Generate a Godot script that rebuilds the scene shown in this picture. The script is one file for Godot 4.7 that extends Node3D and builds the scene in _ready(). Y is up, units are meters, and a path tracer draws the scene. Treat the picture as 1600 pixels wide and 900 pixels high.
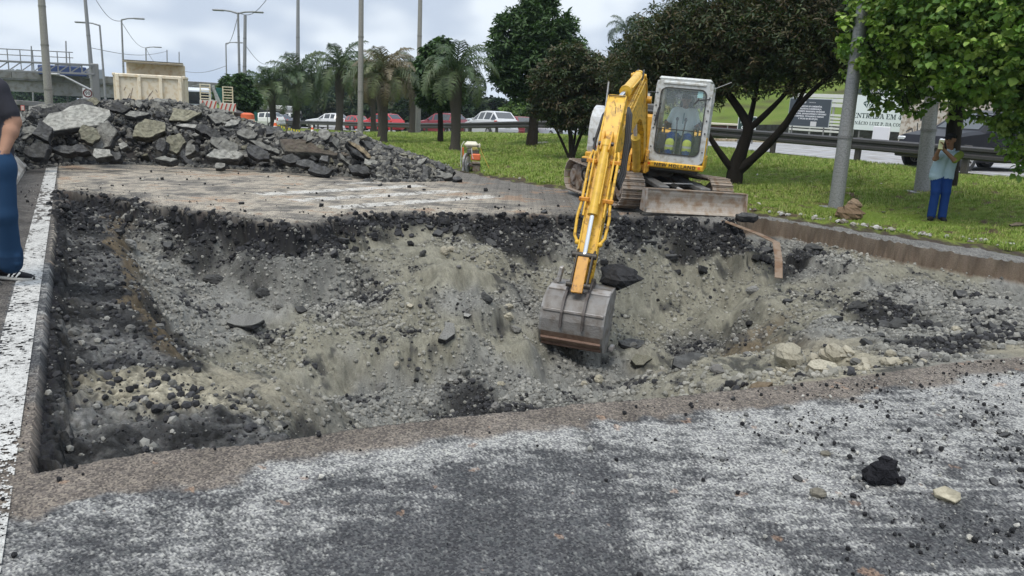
extends Node3D

# A road broken open by a collapse: an excavator digs in the crater, rubble is heaped behind it,
# a grass verge with palms and trees runs to a busy carriageway, and a viaduct crosses far off.

var env: Environment
var M := {}
var rng := RandomNumberGenerator.new()
var taken := {}
var tex := {}

# ---------------------------------------------------------------- mesh builder
class MB:
	var v := PackedVector3Array()
	var n := PackedVector3Array()
	var c := PackedColorArray()
	var ix := PackedInt32Array()
	var col := Color(1, 1, 1)
	var xf := Transform3D()

	func put(p: Vector3, nn: Vector3) -> int:
		v.append(xf * p)
		n.append((xf.basis * nn).normalized())
		c.append(col)
		return v.size() - 1

	func tri(a: Vector3, b: Vector3, d: Vector3, hint: Vector3) -> void:
		var nn := (b - a).cross(d - a)
		if nn.length_squared() < 1e-16:
			return
		nn = nn.normalized()
		if nn.dot(hint) > 0.0:
			var k := put(a, nn); put(d, nn); put(b, nn)
			ix.append(k); ix.append(k + 1); ix.append(k + 2)
		else:
			var k := put(a, -nn); put(b, -nn); put(d, -nn)
			ix.append(k); ix.append(k + 1); ix.append(k + 2)

	func face(p: Array, hint: Vector3) -> void:
		for i in range(1, p.size() - 1):
			tri(p[0], p[i], p[i + 1], hint)

	# box with chamfered edges; t places and turns it
	func box(size: Vector3, t := Transform3D(), bev := 0.0) -> void:
		var keep := xf
		xf = xf * t
		var h := size * 0.5
		var b: float = minf(bev, minf(h.x, minf(h.y, h.z)) * 0.9)
		if b <= 0.0:
			for ax in 3:
				for s in [-1.0, 1.0]:
					var q := []
					for k in [[-1, -1], [1, -1], [1, 1], [-1, 1]]:
						var p := Vector3.ZERO
						p[ax] = s * h[ax]; p[(ax + 1) % 3] = k[0] * h[(ax + 1) % 3]; p[(ax + 2) % 3] = k[1] * h[(ax + 2) % 3]
						q.append(p)
					var hn := Vector3.ZERO
					hn[ax] = s
					face(q, hn)
		else:
			for ax in 3:
				var u := (ax + 1) % 3
				var w := (ax + 2) % 3
				for s in [-1.0, 1.0]:
					var q := []
					for k in [[-1, -1], [1, -1], [1, 1], [-1, 1]]:
						var p := Vector3.ZERO
						p[ax] = s * h[ax]; p[u] = k[0] * (h[u] - b); p[w] = k[1] * (h[w] - b)
						q.append(p)
					var hn := Vector3.ZERO
					hn[ax] = s
					face(q, hn)
					for s2 in [-1.0, 1.0]:
						var e := []
						for k in [[0, -1], [0, 1], [1, 1], [1, -1]]:
							var p := Vector3.ZERO
							p[u] = s * (h[u] if k[0] == 0 else h[u] - b)
							p[w] = s2 * (h[w] - b if k[0] == 0 else h[w])
							p[ax] = k[1] * (h[ax] - b)
							e.append(p)
						var hn2 := Vector3.ZERO
						hn2[u] = s; hn2[w] = s2
						face(e, hn2)
			for sx in [-1.0, 1.0]:
				for sy in [-1.0, 1.0]:
					for sz in [-1.0, 1.0]:
						var sg := Vector3(sx, sy, sz)
						tri(Vector3(sx * h.x, sy * (h.y - b), sz * (h.z - b)), Vector3(sx * (h.x - b), sy * h.y, sz * (h.z - b)), Vector3(sx * (h.x - b), sy * (h.y - b), sz * h.z), sg)
		xf = keep

	func bx(cx: float, cy: float, cz: float, sx: float, sy: float, sz: float, bev := 0.0, rot := Vector3.ZERO) -> void:
		box(Vector3(sx, sy, sz), Transform3D(Basis.from_euler(rot), Vector3(cx, cy, cz)), bev)

	# bar of rectangular section between two points
	func bar(a: Vector3, b: Vector3, w: float, h: float, bev := 0.0, up := Vector3.UP) -> void:
		var z := (b - a)
		var l := z.length()
		z = z / l
		if absf(z.dot(up)) > 0.98:
			up = Vector3.RIGHT
		var x := up.cross(z).normalized()
		box(Vector3(w, h, l), Transform3D(Basis(x, z.cross(x), z), (a + b) * 0.5), bev)

	func ring(p: Vector3, u: Vector3, w: Vector3, r: float, sides: int, tilt := Vector3.ZERO) -> int:
		var first := v.size()
		for i in sides:
			var a := TAU * i / sides
			var d := u * cos(a) + w * sin(a)
			put(p + d * r, d + tilt)
		return first

	func link(a: int, b: int, sides: int) -> void:
		for i in sides:
			var j := (i + 1) % sides
			quad_ix(a + i, a + j, b + j, b + i)

	func quad_ix(a: int, b: int, d: int, e: int) -> void:
		tri_ix(a, b, d)
		tri_ix(a, d, e)

	func tri_ix(a: int, b: int, d: int) -> void:
		var nn := (v[b] - v[a]).cross(v[d] - v[a])
		if nn.dot(n[a] + n[b] + n[d]) > 0.0:
			ix.append(a); ix.append(d); ix.append(b)
		else:
			ix.append(a); ix.append(b); ix.append(d)

	# round tube through points; radii one per point (or one for all)
	func tube(pts: Array, radii: Array, sides := 8, caps := true) -> void:
		var prev := -1
		var u := Vector3.ZERO
		for k in pts.size():
			var p: Vector3 = pts[k]
			var dir: Vector3 = (pts[mini(k + 1, pts.size() - 1)] - pts[maxi(k - 1, 0)])
			if dir.length_squared() < 1e-12:
				dir = Vector3.UP
			dir = dir.normalized()
			if u == Vector3.ZERO:
				u = dir.cross(Vector3.RIGHT if absf(dir.x) < 0.8 else Vector3.UP).normalized()
			else:
				u = (u - dir * u.dot(dir)).normalized()
			var r: float = radii[mini(k, radii.size() - 1)]
			var f := ring(p, u, dir.cross(u), r, sides)
			if prev >= 0:
				link(prev, f, sides)
			prev = f
			if caps and (k == 0 or k == pts.size() - 1):
				var s := -1.0 if k == 0 else 1.0
				var g := []
				for i in sides:
					var a := TAU * i / sides
					g.append(p + (u * cos(a) + dir.cross(u) * sin(a)) * r)
				face(g, dir * s)

	func cyl(a: Vector3, b: Vector3, r: float, sides := 12, r2 := -1.0) -> void:
		tube([a, b], [r, r if r2 < 0.0 else r2], sides)

	# profile of (radius, height) turned about y
	func lathe(prof: Array, sides := 16, smooth := false) -> void:
		for k in range(1, prof.size()):
			var p: Vector2 = prof[k - 1]
			var q: Vector2 = prof[k]
			var sl := Vector2(q.y - p.y, p.x - q.x).normalized()
			var a := v.size()
			for i in sides:
				var t := TAU * i / sides
				put(Vector3(cos(t) * p.x, p.y, sin(t) * p.x), Vector3(cos(t) * sl.x, sl.y, sin(t) * sl.x))
			var b := v.size()
			for i in sides:
				var t := TAU * i / sides
				put(Vector3(cos(t) * q.x, q.y, sin(t) * q.x), Vector3(cos(t) * sl.x, sl.y, sin(t) * sl.x))
			link(a, b, sides)

	# flat polygon in xy pushed along z from z0 to z1
	func prism(poly: PackedVector2Array, z0: float, z1: float) -> void:
		var t := Geometry2D.triangulate_polygon(poly)
		for k in range(0, t.size(), 3):
			var a := poly[t[k]]
			var b := poly[t[k + 1]]
			var d := poly[t[k + 2]]
			tri(Vector3(a.x, a.y, z0), Vector3(b.x, b.y, z0), Vector3(d.x, d.y, z0), Vector3(0, 0, -1))
			tri(Vector3(a.x, a.y, z1), Vector3(b.x, b.y, z1), Vector3(d.x, d.y, z1), Vector3(0, 0, 1))
		var cw := Geometry2D.is_polygon_clockwise(poly)
		for k in poly.size():
			var a := poly[k]
			var b := poly[(k + 1) % poly.size()]
			var d := b - a
			var hn := Vector3(-d.y, d.x, 0) if cw else Vector3(d.y, -d.x, 0)
			face([Vector3(a.x, a.y, z0), Vector3(b.x, b.y, z0), Vector3(b.x, b.y, z1), Vector3(a.x, a.y, z1)], hn)

	func ball(p: Vector3, r: Vector3, sides := 12, rows := 8) -> void:
		var prev := -1
		for j in rows + 1:
			var b := PI * j / rows - PI / 2
			var first := v.size()
			for i in sides:
				var a := TAU * i / sides
				var d := Vector3(cos(b) * cos(a), sin(b), cos(b) * sin(a))
				put(p + d * r, Vector3(d.x / r.x, d.y / r.y, d.z / r.z))
			if prev >= 0:
				link(prev, first, sides)
			prev = first

	# broken lump: a ball pushed in and out and cut flat in places, faceted
	func lump(p: Vector3, r: Vector3, g: RandomNumberGenerator, rough := 0.25, sides := 7, rows := 5) -> void:
		var pts := []
		var planes := []
		for k in 5:
			planes.append([Vector3(g.randfn(), g.randfn(), g.randfn()).normalized(), g.randf_range(0.6, 0.9)])
		for j in rows + 1:
			var b := PI * j / rows - PI / 2
			var row := []
			var pole := 1.0 + g.randf_range(-rough, rough)
			for i in sides:
				var a := TAU * (i + 0.5 * (j % 2)) / sides
				var d := Vector3(cos(b) * cos(a), sin(b), cos(b) * sin(a))
				var s := pole if (j == 0 or j == rows) else 1.0 + g.randf_range(-rough, rough)
				for q in planes:
					var k: float = d.dot(q[0]) * s
					if k > q[1]:
						s *= q[1] / k
				row.append(p + d * s * r)
			pts.append(row)
		for j in rows:
			for i in sides:
				var k := (i + 1) % sides
				var m: Vector3 = (pts[j][i] + pts[j + 1][k]) * 0.5 - p
				tri(pts[j][i], pts[j][k], pts[j + 1][k], m)
				tri(pts[j][i], pts[j + 1][k], pts[j + 1][i], m)

	func mesh() -> ArrayMesh:
		var a := []
		a.resize(Mesh.ARRAY_MAX)
		a[Mesh.ARRAY_VERTEX] = v
		a[Mesh.ARRAY_NORMAL] = n
		a[Mesh.ARRAY_COLOR] = c
		a[Mesh.ARRAY_INDEX] = ix
		var m := ArrayMesh.new()
		if ix.size():
			m.add_surface_from_arrays(Mesh.PRIMITIVE_TRIANGLES, a)
		return m

# ---------------------------------------------------------------- scene helpers
func numbered(called: String) -> String:
	var k: int = taken.get(called, -1) + 1
	taken[called] = k
	return called if k == 0 else "%s_%03d" % [called, k]

func tag(o: Node3D, label := "", category := "", group := "", kind := "") -> Node3D:
	if label: o.set_meta("label", label)
	if category: o.set_meta("category", category)
	if group: o.set_meta("group", group)
	if category and kind == "": kind = "thing"
	if kind: o.set_meta("kind", kind)
	return o

func part(called: String, mb, mat: Material, parent: Node3D) -> MeshInstance3D:
	var o := MeshInstance3D.new()
	var base := called
	var k := 0
	while parent.has_node(NodePath(base)):
		k += 1
		base = "%s_%03d" % [called, k]
	o.name = base
	o.mesh = mb.mesh() if mb is MB else mb
	o.material_override = mat
	parent.add_child(o, true)
	return o

func thing(called: String, label: String, category: String, at := Vector3.ZERO, turn := 0.0, group := "") -> Node3D:
	var o := Node3D.new()
	o.name = numbered(called)
	add_child(o, true)
	o.position = at
	o.rotation.y = turn
	return tag(o, label, category, group)

func single(called: String, mb, mat: Material, label: String, category: String, group := "") -> MeshInstance3D:
	var o := MeshInstance3D.new()
	o.name = numbered(called)
	o.mesh = mb.mesh() if mb is MB else mb
	o.material_override = mat
	add_child(o, true)
	tag(o, label, category, group)
	return o

func struct(called: String, mb, mat: Material) -> MeshInstance3D:
	var o := MeshInstance3D.new()
	o.name = numbered(called)
	o.mesh = mb.mesh() if mb is MB else mb
	o.material_override = mat
	add_child(o, true)
	o.set_meta("kind", "structure")
	return o

func copy(o: Node3D, label := "") -> Node3D:
	var c: Node3D = o.duplicate()
	var re := RegEx.create_from_string("_\\d+$")
	c.name = numbered(re.sub(String(o.name), ""))
	add_child(c, true)
	if label: c.set_meta("label", label)
	return c

func many(called: String, m: Mesh, mat: Material, places: Array, tints: Array, parent: Node3D = null, stuff := true) -> MultiMeshInstance3D:
	var mm := MultiMesh.new()
	mm.transform_format = MultiMesh.TRANSFORM_3D
	mm.use_colors = tints.size() > 0
	mm.mesh = m
	mm.instance_count = places.size()
	for i in places.size():
		mm.set_instance_transform(i, places[i])
		if tints.size():
			mm.set_instance_color(i, tints[i])
	var o := MultiMeshInstance3D.new()
	o.multimesh = mm
	o.material_override = mat
	if parent:
		o.name = called
		parent.add_child(o, true)
	else:
		o.name = numbered(called)
		add_child(o, true)
	if stuff:
		o.set_meta("kind", "stuff")
	return o

func noise(seed_: int, freq: float, oct := 4, type := FastNoiseLite.TYPE_SIMPLEX_SMOOTH) -> FastNoiseLite:
	var f := FastNoiseLite.new()
	f.seed = seed_
	f.noise_type = type
	f.frequency = freq
	f.fractal_octaves = oct
	f.fractal_type = FastNoiseLite.FRACTAL_FBM if oct > 1 else FastNoiseLite.FRACTAL_NONE
	return f

func noise_tex(f: FastNoiseLite, size: int, ramp: Array = [], normal := 0.0) -> Texture2D:
	var t := NoiseTexture2D.new()
	t.width = size
	t.height = size
	t.seamless = true
	t.noise = f
	if normal > 0.0:
		t.as_normal_map = true
		t.bump_strength = normal
	if ramp.size():
		var g := Gradient.new()
		var off := PackedFloat32Array()
		var cs := PackedColorArray()
		for r in ramp:
			off.append(r[0])
			cs.append(r[1])
		g.offsets = off
		g.colors = cs
		t.color_ramp = g
	return t

func lin(r: float, g: float, b: float) -> Color:
	return Color(r, g, b).linear_to_srgb()

# a plain material; colour given as a real-world (linear) base colour
func mat(called: String, c: Color, rough := 0.8, metal := 0.0, opts := {}) -> StandardMaterial3D:
	var m := StandardMaterial3D.new()
	m.resource_name = called
	m.albedo_color = c.linear_to_srgb()
	m.roughness = rough
	m.metallic = metal
	if opts.get("vc", false):
		m.vertex_color_use_as_albedo = true
	if opts.has("tex"):
		m.albedo_texture = opts.tex
	if opts.has("norm"):
		m.normal_enabled = true
		m.normal_texture = opts.norm
		m.normal_scale = opts.get("ns", 1.0)
	if opts.has("rtex"):
		m.roughness_texture = opts.rtex
	if opts.has("tri"):
		m.uv1_triplanar = true
		m.uv1_world_triplanar = opts.get("world", false)
		m.uv1_scale = Vector3.ONE * float(opts.tri)
	if opts.has("back"):
		m.backlight_enabled = true
		m.backlight = opts.back
	if opts.has("coat"):
		m.clearcoat_enabled = true
		m.clearcoat = opts.coat
		m.clearcoat_roughness = 0.1
	if opts.has("spec"):
		m.metallic_specular = opts.spec
	M[called] = m
	return m

func _ready() -> void:
	rng.seed = 7
	setup_view()
	make_materials()
	make_ground_data()
	build_terrain()
	build_far_setting()
	build_excavator()
	build_operator()
	build_bystander()
	build_worker()
	build_rubble()
	build_stones()
	build_verge_things()
	build_trees()
	build_poles()
	build_traffic()
	build_roadside_signs()
	build_viaduct()
	build_left_background()
	build_grass()

func setup_view() -> void:
	var cam := Camera3D.new()
	cam.name = "camera"
	cam.fov = 40.18
	cam.near = 0.05
	cam.far = 3000.0
	add_child(cam)
	# eye height 1.65 m, looking 13.3 degrees down, rolled 3 degrees
	cam.transform = Transform3D(Basis.from_euler(Vector3(deg_to_rad(-13.3), 0, 0)) * Basis(Vector3(0, 0, 1), deg_to_rad(3.0)), Vector3(0, 1.65, 0))
	cam.current = true
	env = Environment.new()
	env.tonemap_mode = Environment.TONE_MAPPER_LINEAR
	env.tonemap_exposure = 1.55
	env.background_mode = Environment.BG_SKY
	env.sdfgi_enabled = true
	env.ssao_enabled = true
	env.ssil_enabled = true
	env.fog_enabled = true
	env.fog_density = 0.0003
	env.fog_light_color = Color(0.80, 0.86, 0.93)
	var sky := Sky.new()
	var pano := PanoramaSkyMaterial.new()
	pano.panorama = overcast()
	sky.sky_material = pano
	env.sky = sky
	env.background_energy_multiplier = 1.0
	var we := WorldEnvironment.new()
	we.name = "world_environment"
	we.environment = env
	add_child(we)
	var sun := DirectionalLight3D.new()
	sun.name = "sun"
	sun.light_energy = 0.5
	sun.light_angular_distance = 24.0
	sun.light_color = Color(1.0, 0.97, 0.92)
	sun.shadow_enabled = true
	sun.rotation_degrees = Vector3(-62, -28, 0)
	add_child(sun)

# grey-blue overcast with pale breaks, the same all the way round
func overcast() -> ImageTexture:
	var w := 1024
	var h := 512
	var a := noise(11, 1.0, 5)
	var b := noise(12, 1.0, 4)
	var im := Image.create(w, h, false, Image.FORMAT_RGBF)
	for j in h:
		var el := PI * (0.5 - (j + 0.5) / h)
		var low: float = clampf(1.0 - sin(maxf(el, 0.0)) * 1.6, 0.0, 1.0)
		for i in w:
			var az := TAU * (i + 0.5) / w
			var d := Vector3(cos(el) * cos(az), sin(el), cos(el) * sin(az))
			# cloud sheet seen in perspective: flat bases drawn out towards the horizon
			var k := 1.0 / (maxf(d.y, 0.0) + 0.16)
			var n1: float = a.get_noise_3d(d.x * k * 0.55, 3.0, d.z * k * 0.9)
			var n2: float = b.get_noise_3d(d.x * k * 1.7, 9.0, d.z * k * 2.3)
			var t: float = clampf(0.53 + n1 * 1.15 + n2 * 0.35, 0.0, 1.0)
			var dark := Color(0.33, 0.39, 0.485)
			var pale := Color(0.59, 0.64, 0.69)
			var c: Color = dark.lerp(pale, smoothstep(0.22, 0.8, t))
			c = c.lerp(Color(0.55, 0.605, 0.67), low * 0.3)
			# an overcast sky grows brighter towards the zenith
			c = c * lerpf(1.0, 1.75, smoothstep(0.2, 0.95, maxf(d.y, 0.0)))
			im.set_pixel(i, j, c)
	return ImageTexture.create_from_image(im)

func make_materials() -> void:
	tex.fine = noise_tex(noise(3, 0.045, 5), 512, [[0.0, Color(0.62, 0.62, 0.62)], [0.45, Color(0.9, 0.9, 0.9)], [1.0, Color(1, 1, 1)]])
	tex.grit_n = noise_tex(noise(4, 0.09, 4), 512, [], 7.0)
	tex.soft_n = noise_tex(noise(5, 0.02, 4), 512, [], 3.0)
	var cell := noise(6, 0.05, 1, FastNoiseLite.TYPE_CELLULAR)
	cell.cellular_return_type = FastNoiseLite.RETURN_DISTANCE
	tex.stone_n = noise_tex(cell, 512, [], 9.0)
	var cell2 := noise(8, 0.05, 1, FastNoiseLite.TYPE_CELLULAR)
	cell2.cellular_return_type = FastNoiseLite.RETURN_CELL_VALUE
	tex.stone_c = noise_tex(cell2, 512, [[0.0, Color(0.52, 0.52, 0.53)], [0.45, Color(0.74, 0.74, 0.75)], [0.75, Color(0.9, 0.9, 0.89)], [1.0, Color(1, 1, 0.98)]])
	tex.worn = noise_tex(noise(9, 0.012, 5), 512, [[0.0, Color(0.55, 0.48, 0.4)], [0.35, Color(0.86, 0.83, 0.8)], [0.6, Color(1, 1, 1)], [1.0, Color(1, 1, 1)]])
	tex.paint = noise_tex(noise(13, 0.02, 5), 512, [[0.0, Color(0.78, 0.74, 0.68)], [0.38, Color(0.93, 0.92, 0.9)], [0.55, Color(1, 1, 1)], [1.0, Color(0.97, 0.97, 0.97)]])
	tex.rust = noise_tex(noise(10, 0.007, 6), 512, [[0.0, Color(0.62, 0.47, 0.36)], [0.36, Color(0.76, 0.67, 0.58)], [0.52, Color(0.84, 0.81, 0.77)], [0.7, Color(0.9, 0.88, 0.86)], [1.0, Color(0.78, 0.70, 0.62)]])
	mat("asphalt", Color(1, 1, 1), 0.88, 0.0, {vc = true, tex = tex.stone_c, norm = tex.stone_n, ns = 0.9, tri = 4.6, world = true, spec = 0.35})
	mat("earth", Color(1, 1, 1), 0.95, 0.0, {vc = true, tex = tex.fine, norm = tex.grit_n, ns = 1.0, tri = 2.3, world = true, spec = 0.25})
	mat("turf", Color(1, 1, 1), 0.95, 0.0, {vc = true, tex = tex.fine, norm = tex.grit_n, ns = 1.0, tri = 1.1, world = true, spec = 0.2})
	mat("stone", Color(1, 1, 1), 0.9, 0.0, {vc = true, tex = tex.fine, norm = tex.grit_n, ns = 0.8, tri = 2.0, spec = 0.3})
	tex.crust = noise_tex(noise(15, 0.03, 6), 512, [[0.0, Color(0.70, 0.70, 0.70)], [0.38, Color(0.84, 0.84, 0.83)], [0.6, Color(0.97, 0.97, 0.96)], [1.0, Color(0.9, 0.9, 0.89)]])
	tex.crust_n = noise_tex(noise(16, 0.022, 6), 512, [], 8.0)
	mat("slab", Color(1, 1, 1), 0.94, 0.0, {vc = true, tex = tex.crust, norm = tex.crust_n, ns = 1.3, tri = 0.55, spec = 0.25})
	mat("far_concrete", Color(1, 1, 1), 0.9, 0.0, {vc = true, tex = tex.paint, tri = 0.11, spec = 0.3})
	mat("paint_white", Color(1, 1, 1), 0.8, 0.0, {vc = true, tex = tex.fine, norm = tex.stone_n, ns = 0.6, tri = 3.2, world = true})
	mat("machine", Color(1, 1, 1), 0.42, 0.0, {vc = true, tex = tex.paint, tri = 0.9})
	tex.stain = noise_tex(noise(14, 0.016, 5), 512, [[0.0, Color(0.90, 0.83, 0.74)], [0.36, Color(0.97, 0.95, 0.91)], [0.55, Color(1, 1, 1)], [1.0, Color(1, 0.98, 0.95)]])
	mat("machine_cream", Color(1, 1, 1), 0.6, 0.0, {vc = true, tex = tex.stain, tri = 0.45})
	tex.scuff = noise_tex(noise(17, 0.022, 6), 512, [[0.0, Color(0.30, 0.24, 0.18)], [0.24, Color(0.46, 0.38, 0.30)], [0.31, Color(0.86, 0.83, 0.78)], [0.42, Color(0.97, 0.96, 0.94)], [1.0, Color(1, 1, 1)]])
	mat("machine_yellow", Color(1, 1, 1), 0.46, 0.0, {vc = true, tex = tex.scuff, tri = 0.8})
	mat("machine_rust", Color(1, 1, 1), 0.7, 0.15, {vc = true, tex = tex.rust, norm = tex.grit_n, ns = 0.35, tri = 1.1})
	mat("steel_worn", Color(1, 1, 1), 0.5, 0.3, {vc = true, tex = tex.paint, tri = 1.1})
	mat("bucket_steel", Color(1, 1, 1), 0.62, 0.1, {vc = true, tex = tex.worn, norm = tex.grit_n, ns = 0.25, tri = 0.8})
	mat("chrome", Color(0.75, 0.75, 0.75), 0.12, 1.0)
	mat("rubber", Color(0.02, 0.02, 0.021), 0.65)
	mat("plain", Color(1, 1, 1), 0.6, 0.0, {vc = true})
	mat("cloth", Color(1, 1, 1), 0.9, 0.0, {vc = true, tex = tex.fine, tri = 9.0, spec = 0.2})
	mat("skin", Color(1, 1, 1), 0.55, 0.0, {vc = true, spec = 0.4})
	mat("car_paint", Color(1, 1, 1), 0.34, 0.0, {vc = true, coat = 0.35})
	mat("car_dark", Color(1, 1, 1), 0.4, 0.0, {vc = true, spec = 0.3})
	mat("concrete", Color(1, 1, 1), 0.9, 0.0, {vc = true, tex = tex.worn, norm = tex.grit_n, ns = 0.4, tri = 0.6, spec = 0.3})
	mat("galvanised", Color(1, 1, 1), 0.5, 0.3, {vc = true, tex = tex.fine, tri = 1.2})
	mat("bark", Color(1, 1, 1), 0.95, 0.0, {vc = true, tex = tex.fine, norm = tex.grit_n, ns = 1.2, tri = 1.6, spec = 0.2})
	mat("leaf", Color(1, 1, 1), 0.5, 0.0, {vc = true, back = Color(0.6, 0.7, 0.3), spec = 0.35})
	mat("blade", Color(1, 1, 1), 0.6, 0.0, {vc = true, back = Color(0.4, 0.5, 0.2), spec = 0.3})
	var glass := mat("glass", Color(0.55, 0.68, 0.66), 0.03)
	glass.transparency = BaseMaterial3D.TRANSPARENCY_ALPHA
	glass.albedo_color.a = 0.05
	var dg := mat("dark_glass", Color(0.02, 0.025, 0.03), 0.06)
	dg.metallic_specular = 0.7

# ---------------------------------------------------------------- the shape of the ground
const GS := 0.1
const GX0 := -9.0
const GZ0 := -15.5
const GNX := 181
const GNZ := 146
var pit_y := PackedFloat32Array()
var pit_d := PackedFloat32Array()
var pit_c := PackedColorArray()
var dust := PackedColorArray()
var n_big: FastNoiseLite
var n_mid: FastNoiseLite
var n_fin: FastNoiseLite
var n_cell: FastNoiseLite
var n_warp: FastNoiseLite
var n_grain: FastNoiseLite
var rim := PackedVector2Array()

# matter found in the crater: linear base colours
const MATTER := {
	"D": Color(0.030, 0.030, 0.030), "S": Color(0.092, 0.091, 0.089), "G": Color(0.232, 0.229, 0.210),
	"O": Color(0.250, 0.238, 0.188), "B": Color(0.150, 0.120, 0.082), "P": Color(0.30, 0.275, 0.21)}

func crater_points() -> Array:
	var p := [
		[-6.12, -10.57, -0.00, "D"], [-5.68, -10.21, -0.16, "S"], [-4.92, -8.75, -0.16, "D"], [-4.11, -7.20, -0.15, "D"], [-3.52, -6.14, -0.15, "S"], [-2.88, -4.87, -0.13, "S"], [-2.46, -4.02, -0.12, "S"], [-2.18, -3.52, -0.10, "S"], [-2.21, -4.15, -0.16, "D"], [-2.19, -4.60, -0.17, "P"], [-1.97, -4.62, -0.25, "P"], [-2.81, -5.44, -0.17, "S"],
		[-3.21, -5.85, -0.16, "D"], [-5.91, -10.98, -0.15, "P"], [-5.24, -9.56, -0.16, "P"], [-2.55, -4.78, -0.17, "S"], [-2.37, -4.33, -0.16, "D"], [-1.92, -4.01, -0.16, "S"], [-1.56, -3.89, -0.16, "S"], [-1.80, -4.14, -0.17, "D"], [-1.40, -3.91, -0.20, "P"], [-5.53, -10.53, -0.20, "B"], [-4.23, -8.08, -0.28, "B"], [-3.62, -7.11, -0.35, "B"],
		[-2.78, -5.70, -0.35, "B"], [-2.48, -5.45, -0.45, "O"], [-5.45, -10.74, -0.45, "G"], [-4.65, -9.50, -0.60, "G"], [-3.75, -7.88, -0.62, "G"], [-3.21, -7.06, -0.75, "D"], [-2.78, -6.54, -0.80, "D"], [-3.84, -9.15, -0.72, "G"], [-3.25, -8.59, -0.78, "G"], [-3.02, -7.62, -0.85, "G"], [-2.59, -7.29, -0.92, "O"], [-2.23, -6.57, -1.02, "G"],
		[-2.14, -5.99, -0.90, "D"], [-2.19, -7.45, -0.95, "O"], [-1.81, -6.52, -1.10, "O"], [-1.48, -6.33, -1.12, "G"], [-5.53, -10.95, -0.08, "D"], [-4.68, -10.43, -0.14, "D"], [-3.98, -10.16, -0.19, "D"], [-4.30, -10.33, -0.45, "D"], [-3.29, -9.87, -0.23, "D"], [-3.00, -9.71, -0.35, "D"], [-3.51, -10.00, -0.56, "G"], [-4.66, -10.33, -0.60, "G"],
		[-2.60, -9.74, -0.13, "D"], [-2.35, -10.03, -0.25, "D"], [-2.52, -10.04, -0.01, "D"], [-2.67, -9.67, -0.53, "G"], [-2.03, -10.12, -0.42, "O"], [-1.60, -10.54, -0.30, "O"], [-1.02, -10.87, -0.22, "O"], [-0.55, -10.52, -0.26, "O"], [-0.80, -9.43, -0.38, "O"], [-1.21, -9.03, -0.55, "O"], [-1.78, -8.88, -0.70, "G"], [-1.89, -8.06, -0.85, "O"],
		[-1.32, -7.93, -0.85, "O"], [-0.79, -8.03, -0.78, "O"], [-0.43, -8.78, -0.60, "G"], [-0.25, -9.74, -0.50, "O"], [-1.08, -7.29, -1.10, "G"], [-1.41, -7.06, -1.10, "G"], [-0.60, -7.55, -1.10, "G"], [-0.82, -6.75, -1.20, "G"], [-0.43, -7.01, -1.22, "D"], [-0.01, -7.77, -1.22, "G"], [0.03, -8.42, -1.00, "O"], [-2.00, -10.81, -0.10, "D"],
		[-1.51, -11.16, -0.08, "D"], [-0.79, -11.29, -0.09, "D"], [-0.05, -11.49, -0.10, "D"], [0.43, -11.67, -0.15, "D"], [0.92, -11.83, -0.10, "D"], [0.15, -11.56, -0.34, "D"], [0.73, -11.64, -0.42, "G"], [-0.21, -10.98, -0.35, "D"], [1.79, -11.87, -0.08, "D"], [2.49, -11.92, -0.11, "D"], [0.51, -10.57, -0.55, "O"], [0.32, -9.41, -0.72, "G"],
		[1.53, -11.87, -0.42, "G"], [2.12, -11.88, -0.44, "G"], [2.71, -11.94, -0.37, "D"], [3.17, -11.76, -0.46, "D"], [3.88, -12.56, -0.42, "G"], [1.88, -11.41, -0.75, "O"], [2.44, -11.33, -0.80, "O"], [1.59, -10.43, -1.00, "O"], [2.22, -10.44, -1.15, "O"], [1.67, -9.65, -1.30, "O"], [2.28, -9.42, -1.32, "S"], [1.03, -8.79, -1.38, "G"],
		[0.62, -8.25, -1.36, "G"], [1.36, -8.47, -1.40, "G"], [1.97, -8.61, -1.38, "O"], [2.41, -8.43, -1.10, "O"], [2.82, -10.49, -0.95, "O"], [3.24, -11.17, -0.72, "O"], [3.42, -10.30, -0.60, "O"], [3.55, -9.23, -0.50, "O"], [3.48, -8.28, -0.42, "O"], [3.12, -8.39, -0.60, "O"], [2.77, -8.51, -0.88, "B"], [2.15, -7.23, -0.90, "B"],
		[2.39, -6.61, -0.42, "P"], [2.07, -5.73, -0.30, "O"], [2.39, -5.80, -0.20, "P"], [2.04, -5.11, -0.10, "P"], [2.69, -5.82, -0.14, "P"], [3.27, -7.16, -0.30, "G"], [2.95, -5.74, -0.10, "G"], [4.08, -8.38, -0.40, "D"], [3.78, -6.98, -0.25, "G"], [3.63, -6.37, -0.16, "D"], [4.12, -6.58, -0.14, "D"], [4.10, -6.12, -0.08, "P"],
		[5.01, -8.20, -0.30, "G"], [5.67, -8.60, -0.30, "G"], [5.00, -9.23, -0.42, "G"], [5.79, -10.01, -0.32, "O"], [6.13, -9.72, -0.36, "G"], [4.04, -12.48, -0.24, "G"], [4.48, -11.97, -0.28, "G"], [4.89, -11.27, -0.32, "O"], [5.27, -10.69, -0.32, "O"], [4.96, -10.93, -0.48, "O"], [4.54, -11.01, -0.52, "G"], [4.16, -11.50, -0.55, "D"],
		[5.30, -10.32, -0.46, "O"], [5.65, -10.23, -0.29, "O"],
		[-1.00, -3.96, -1.1, "G"], [-0.33, -4.25, -1.1, "G"], [0.43, -4.55, -1.1, "G"], [1.07, -4.81, -1.0, "G"], [6.6, -7.9, -0.25, "G"], [6.2, -9.9, -0.26, "G"], [5.6, -11.0, -0.26, "G"], [4.9, -12.2, -0.28, "G"], [5.6, -6.6, -0.1, "P"]]
	return p

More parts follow.
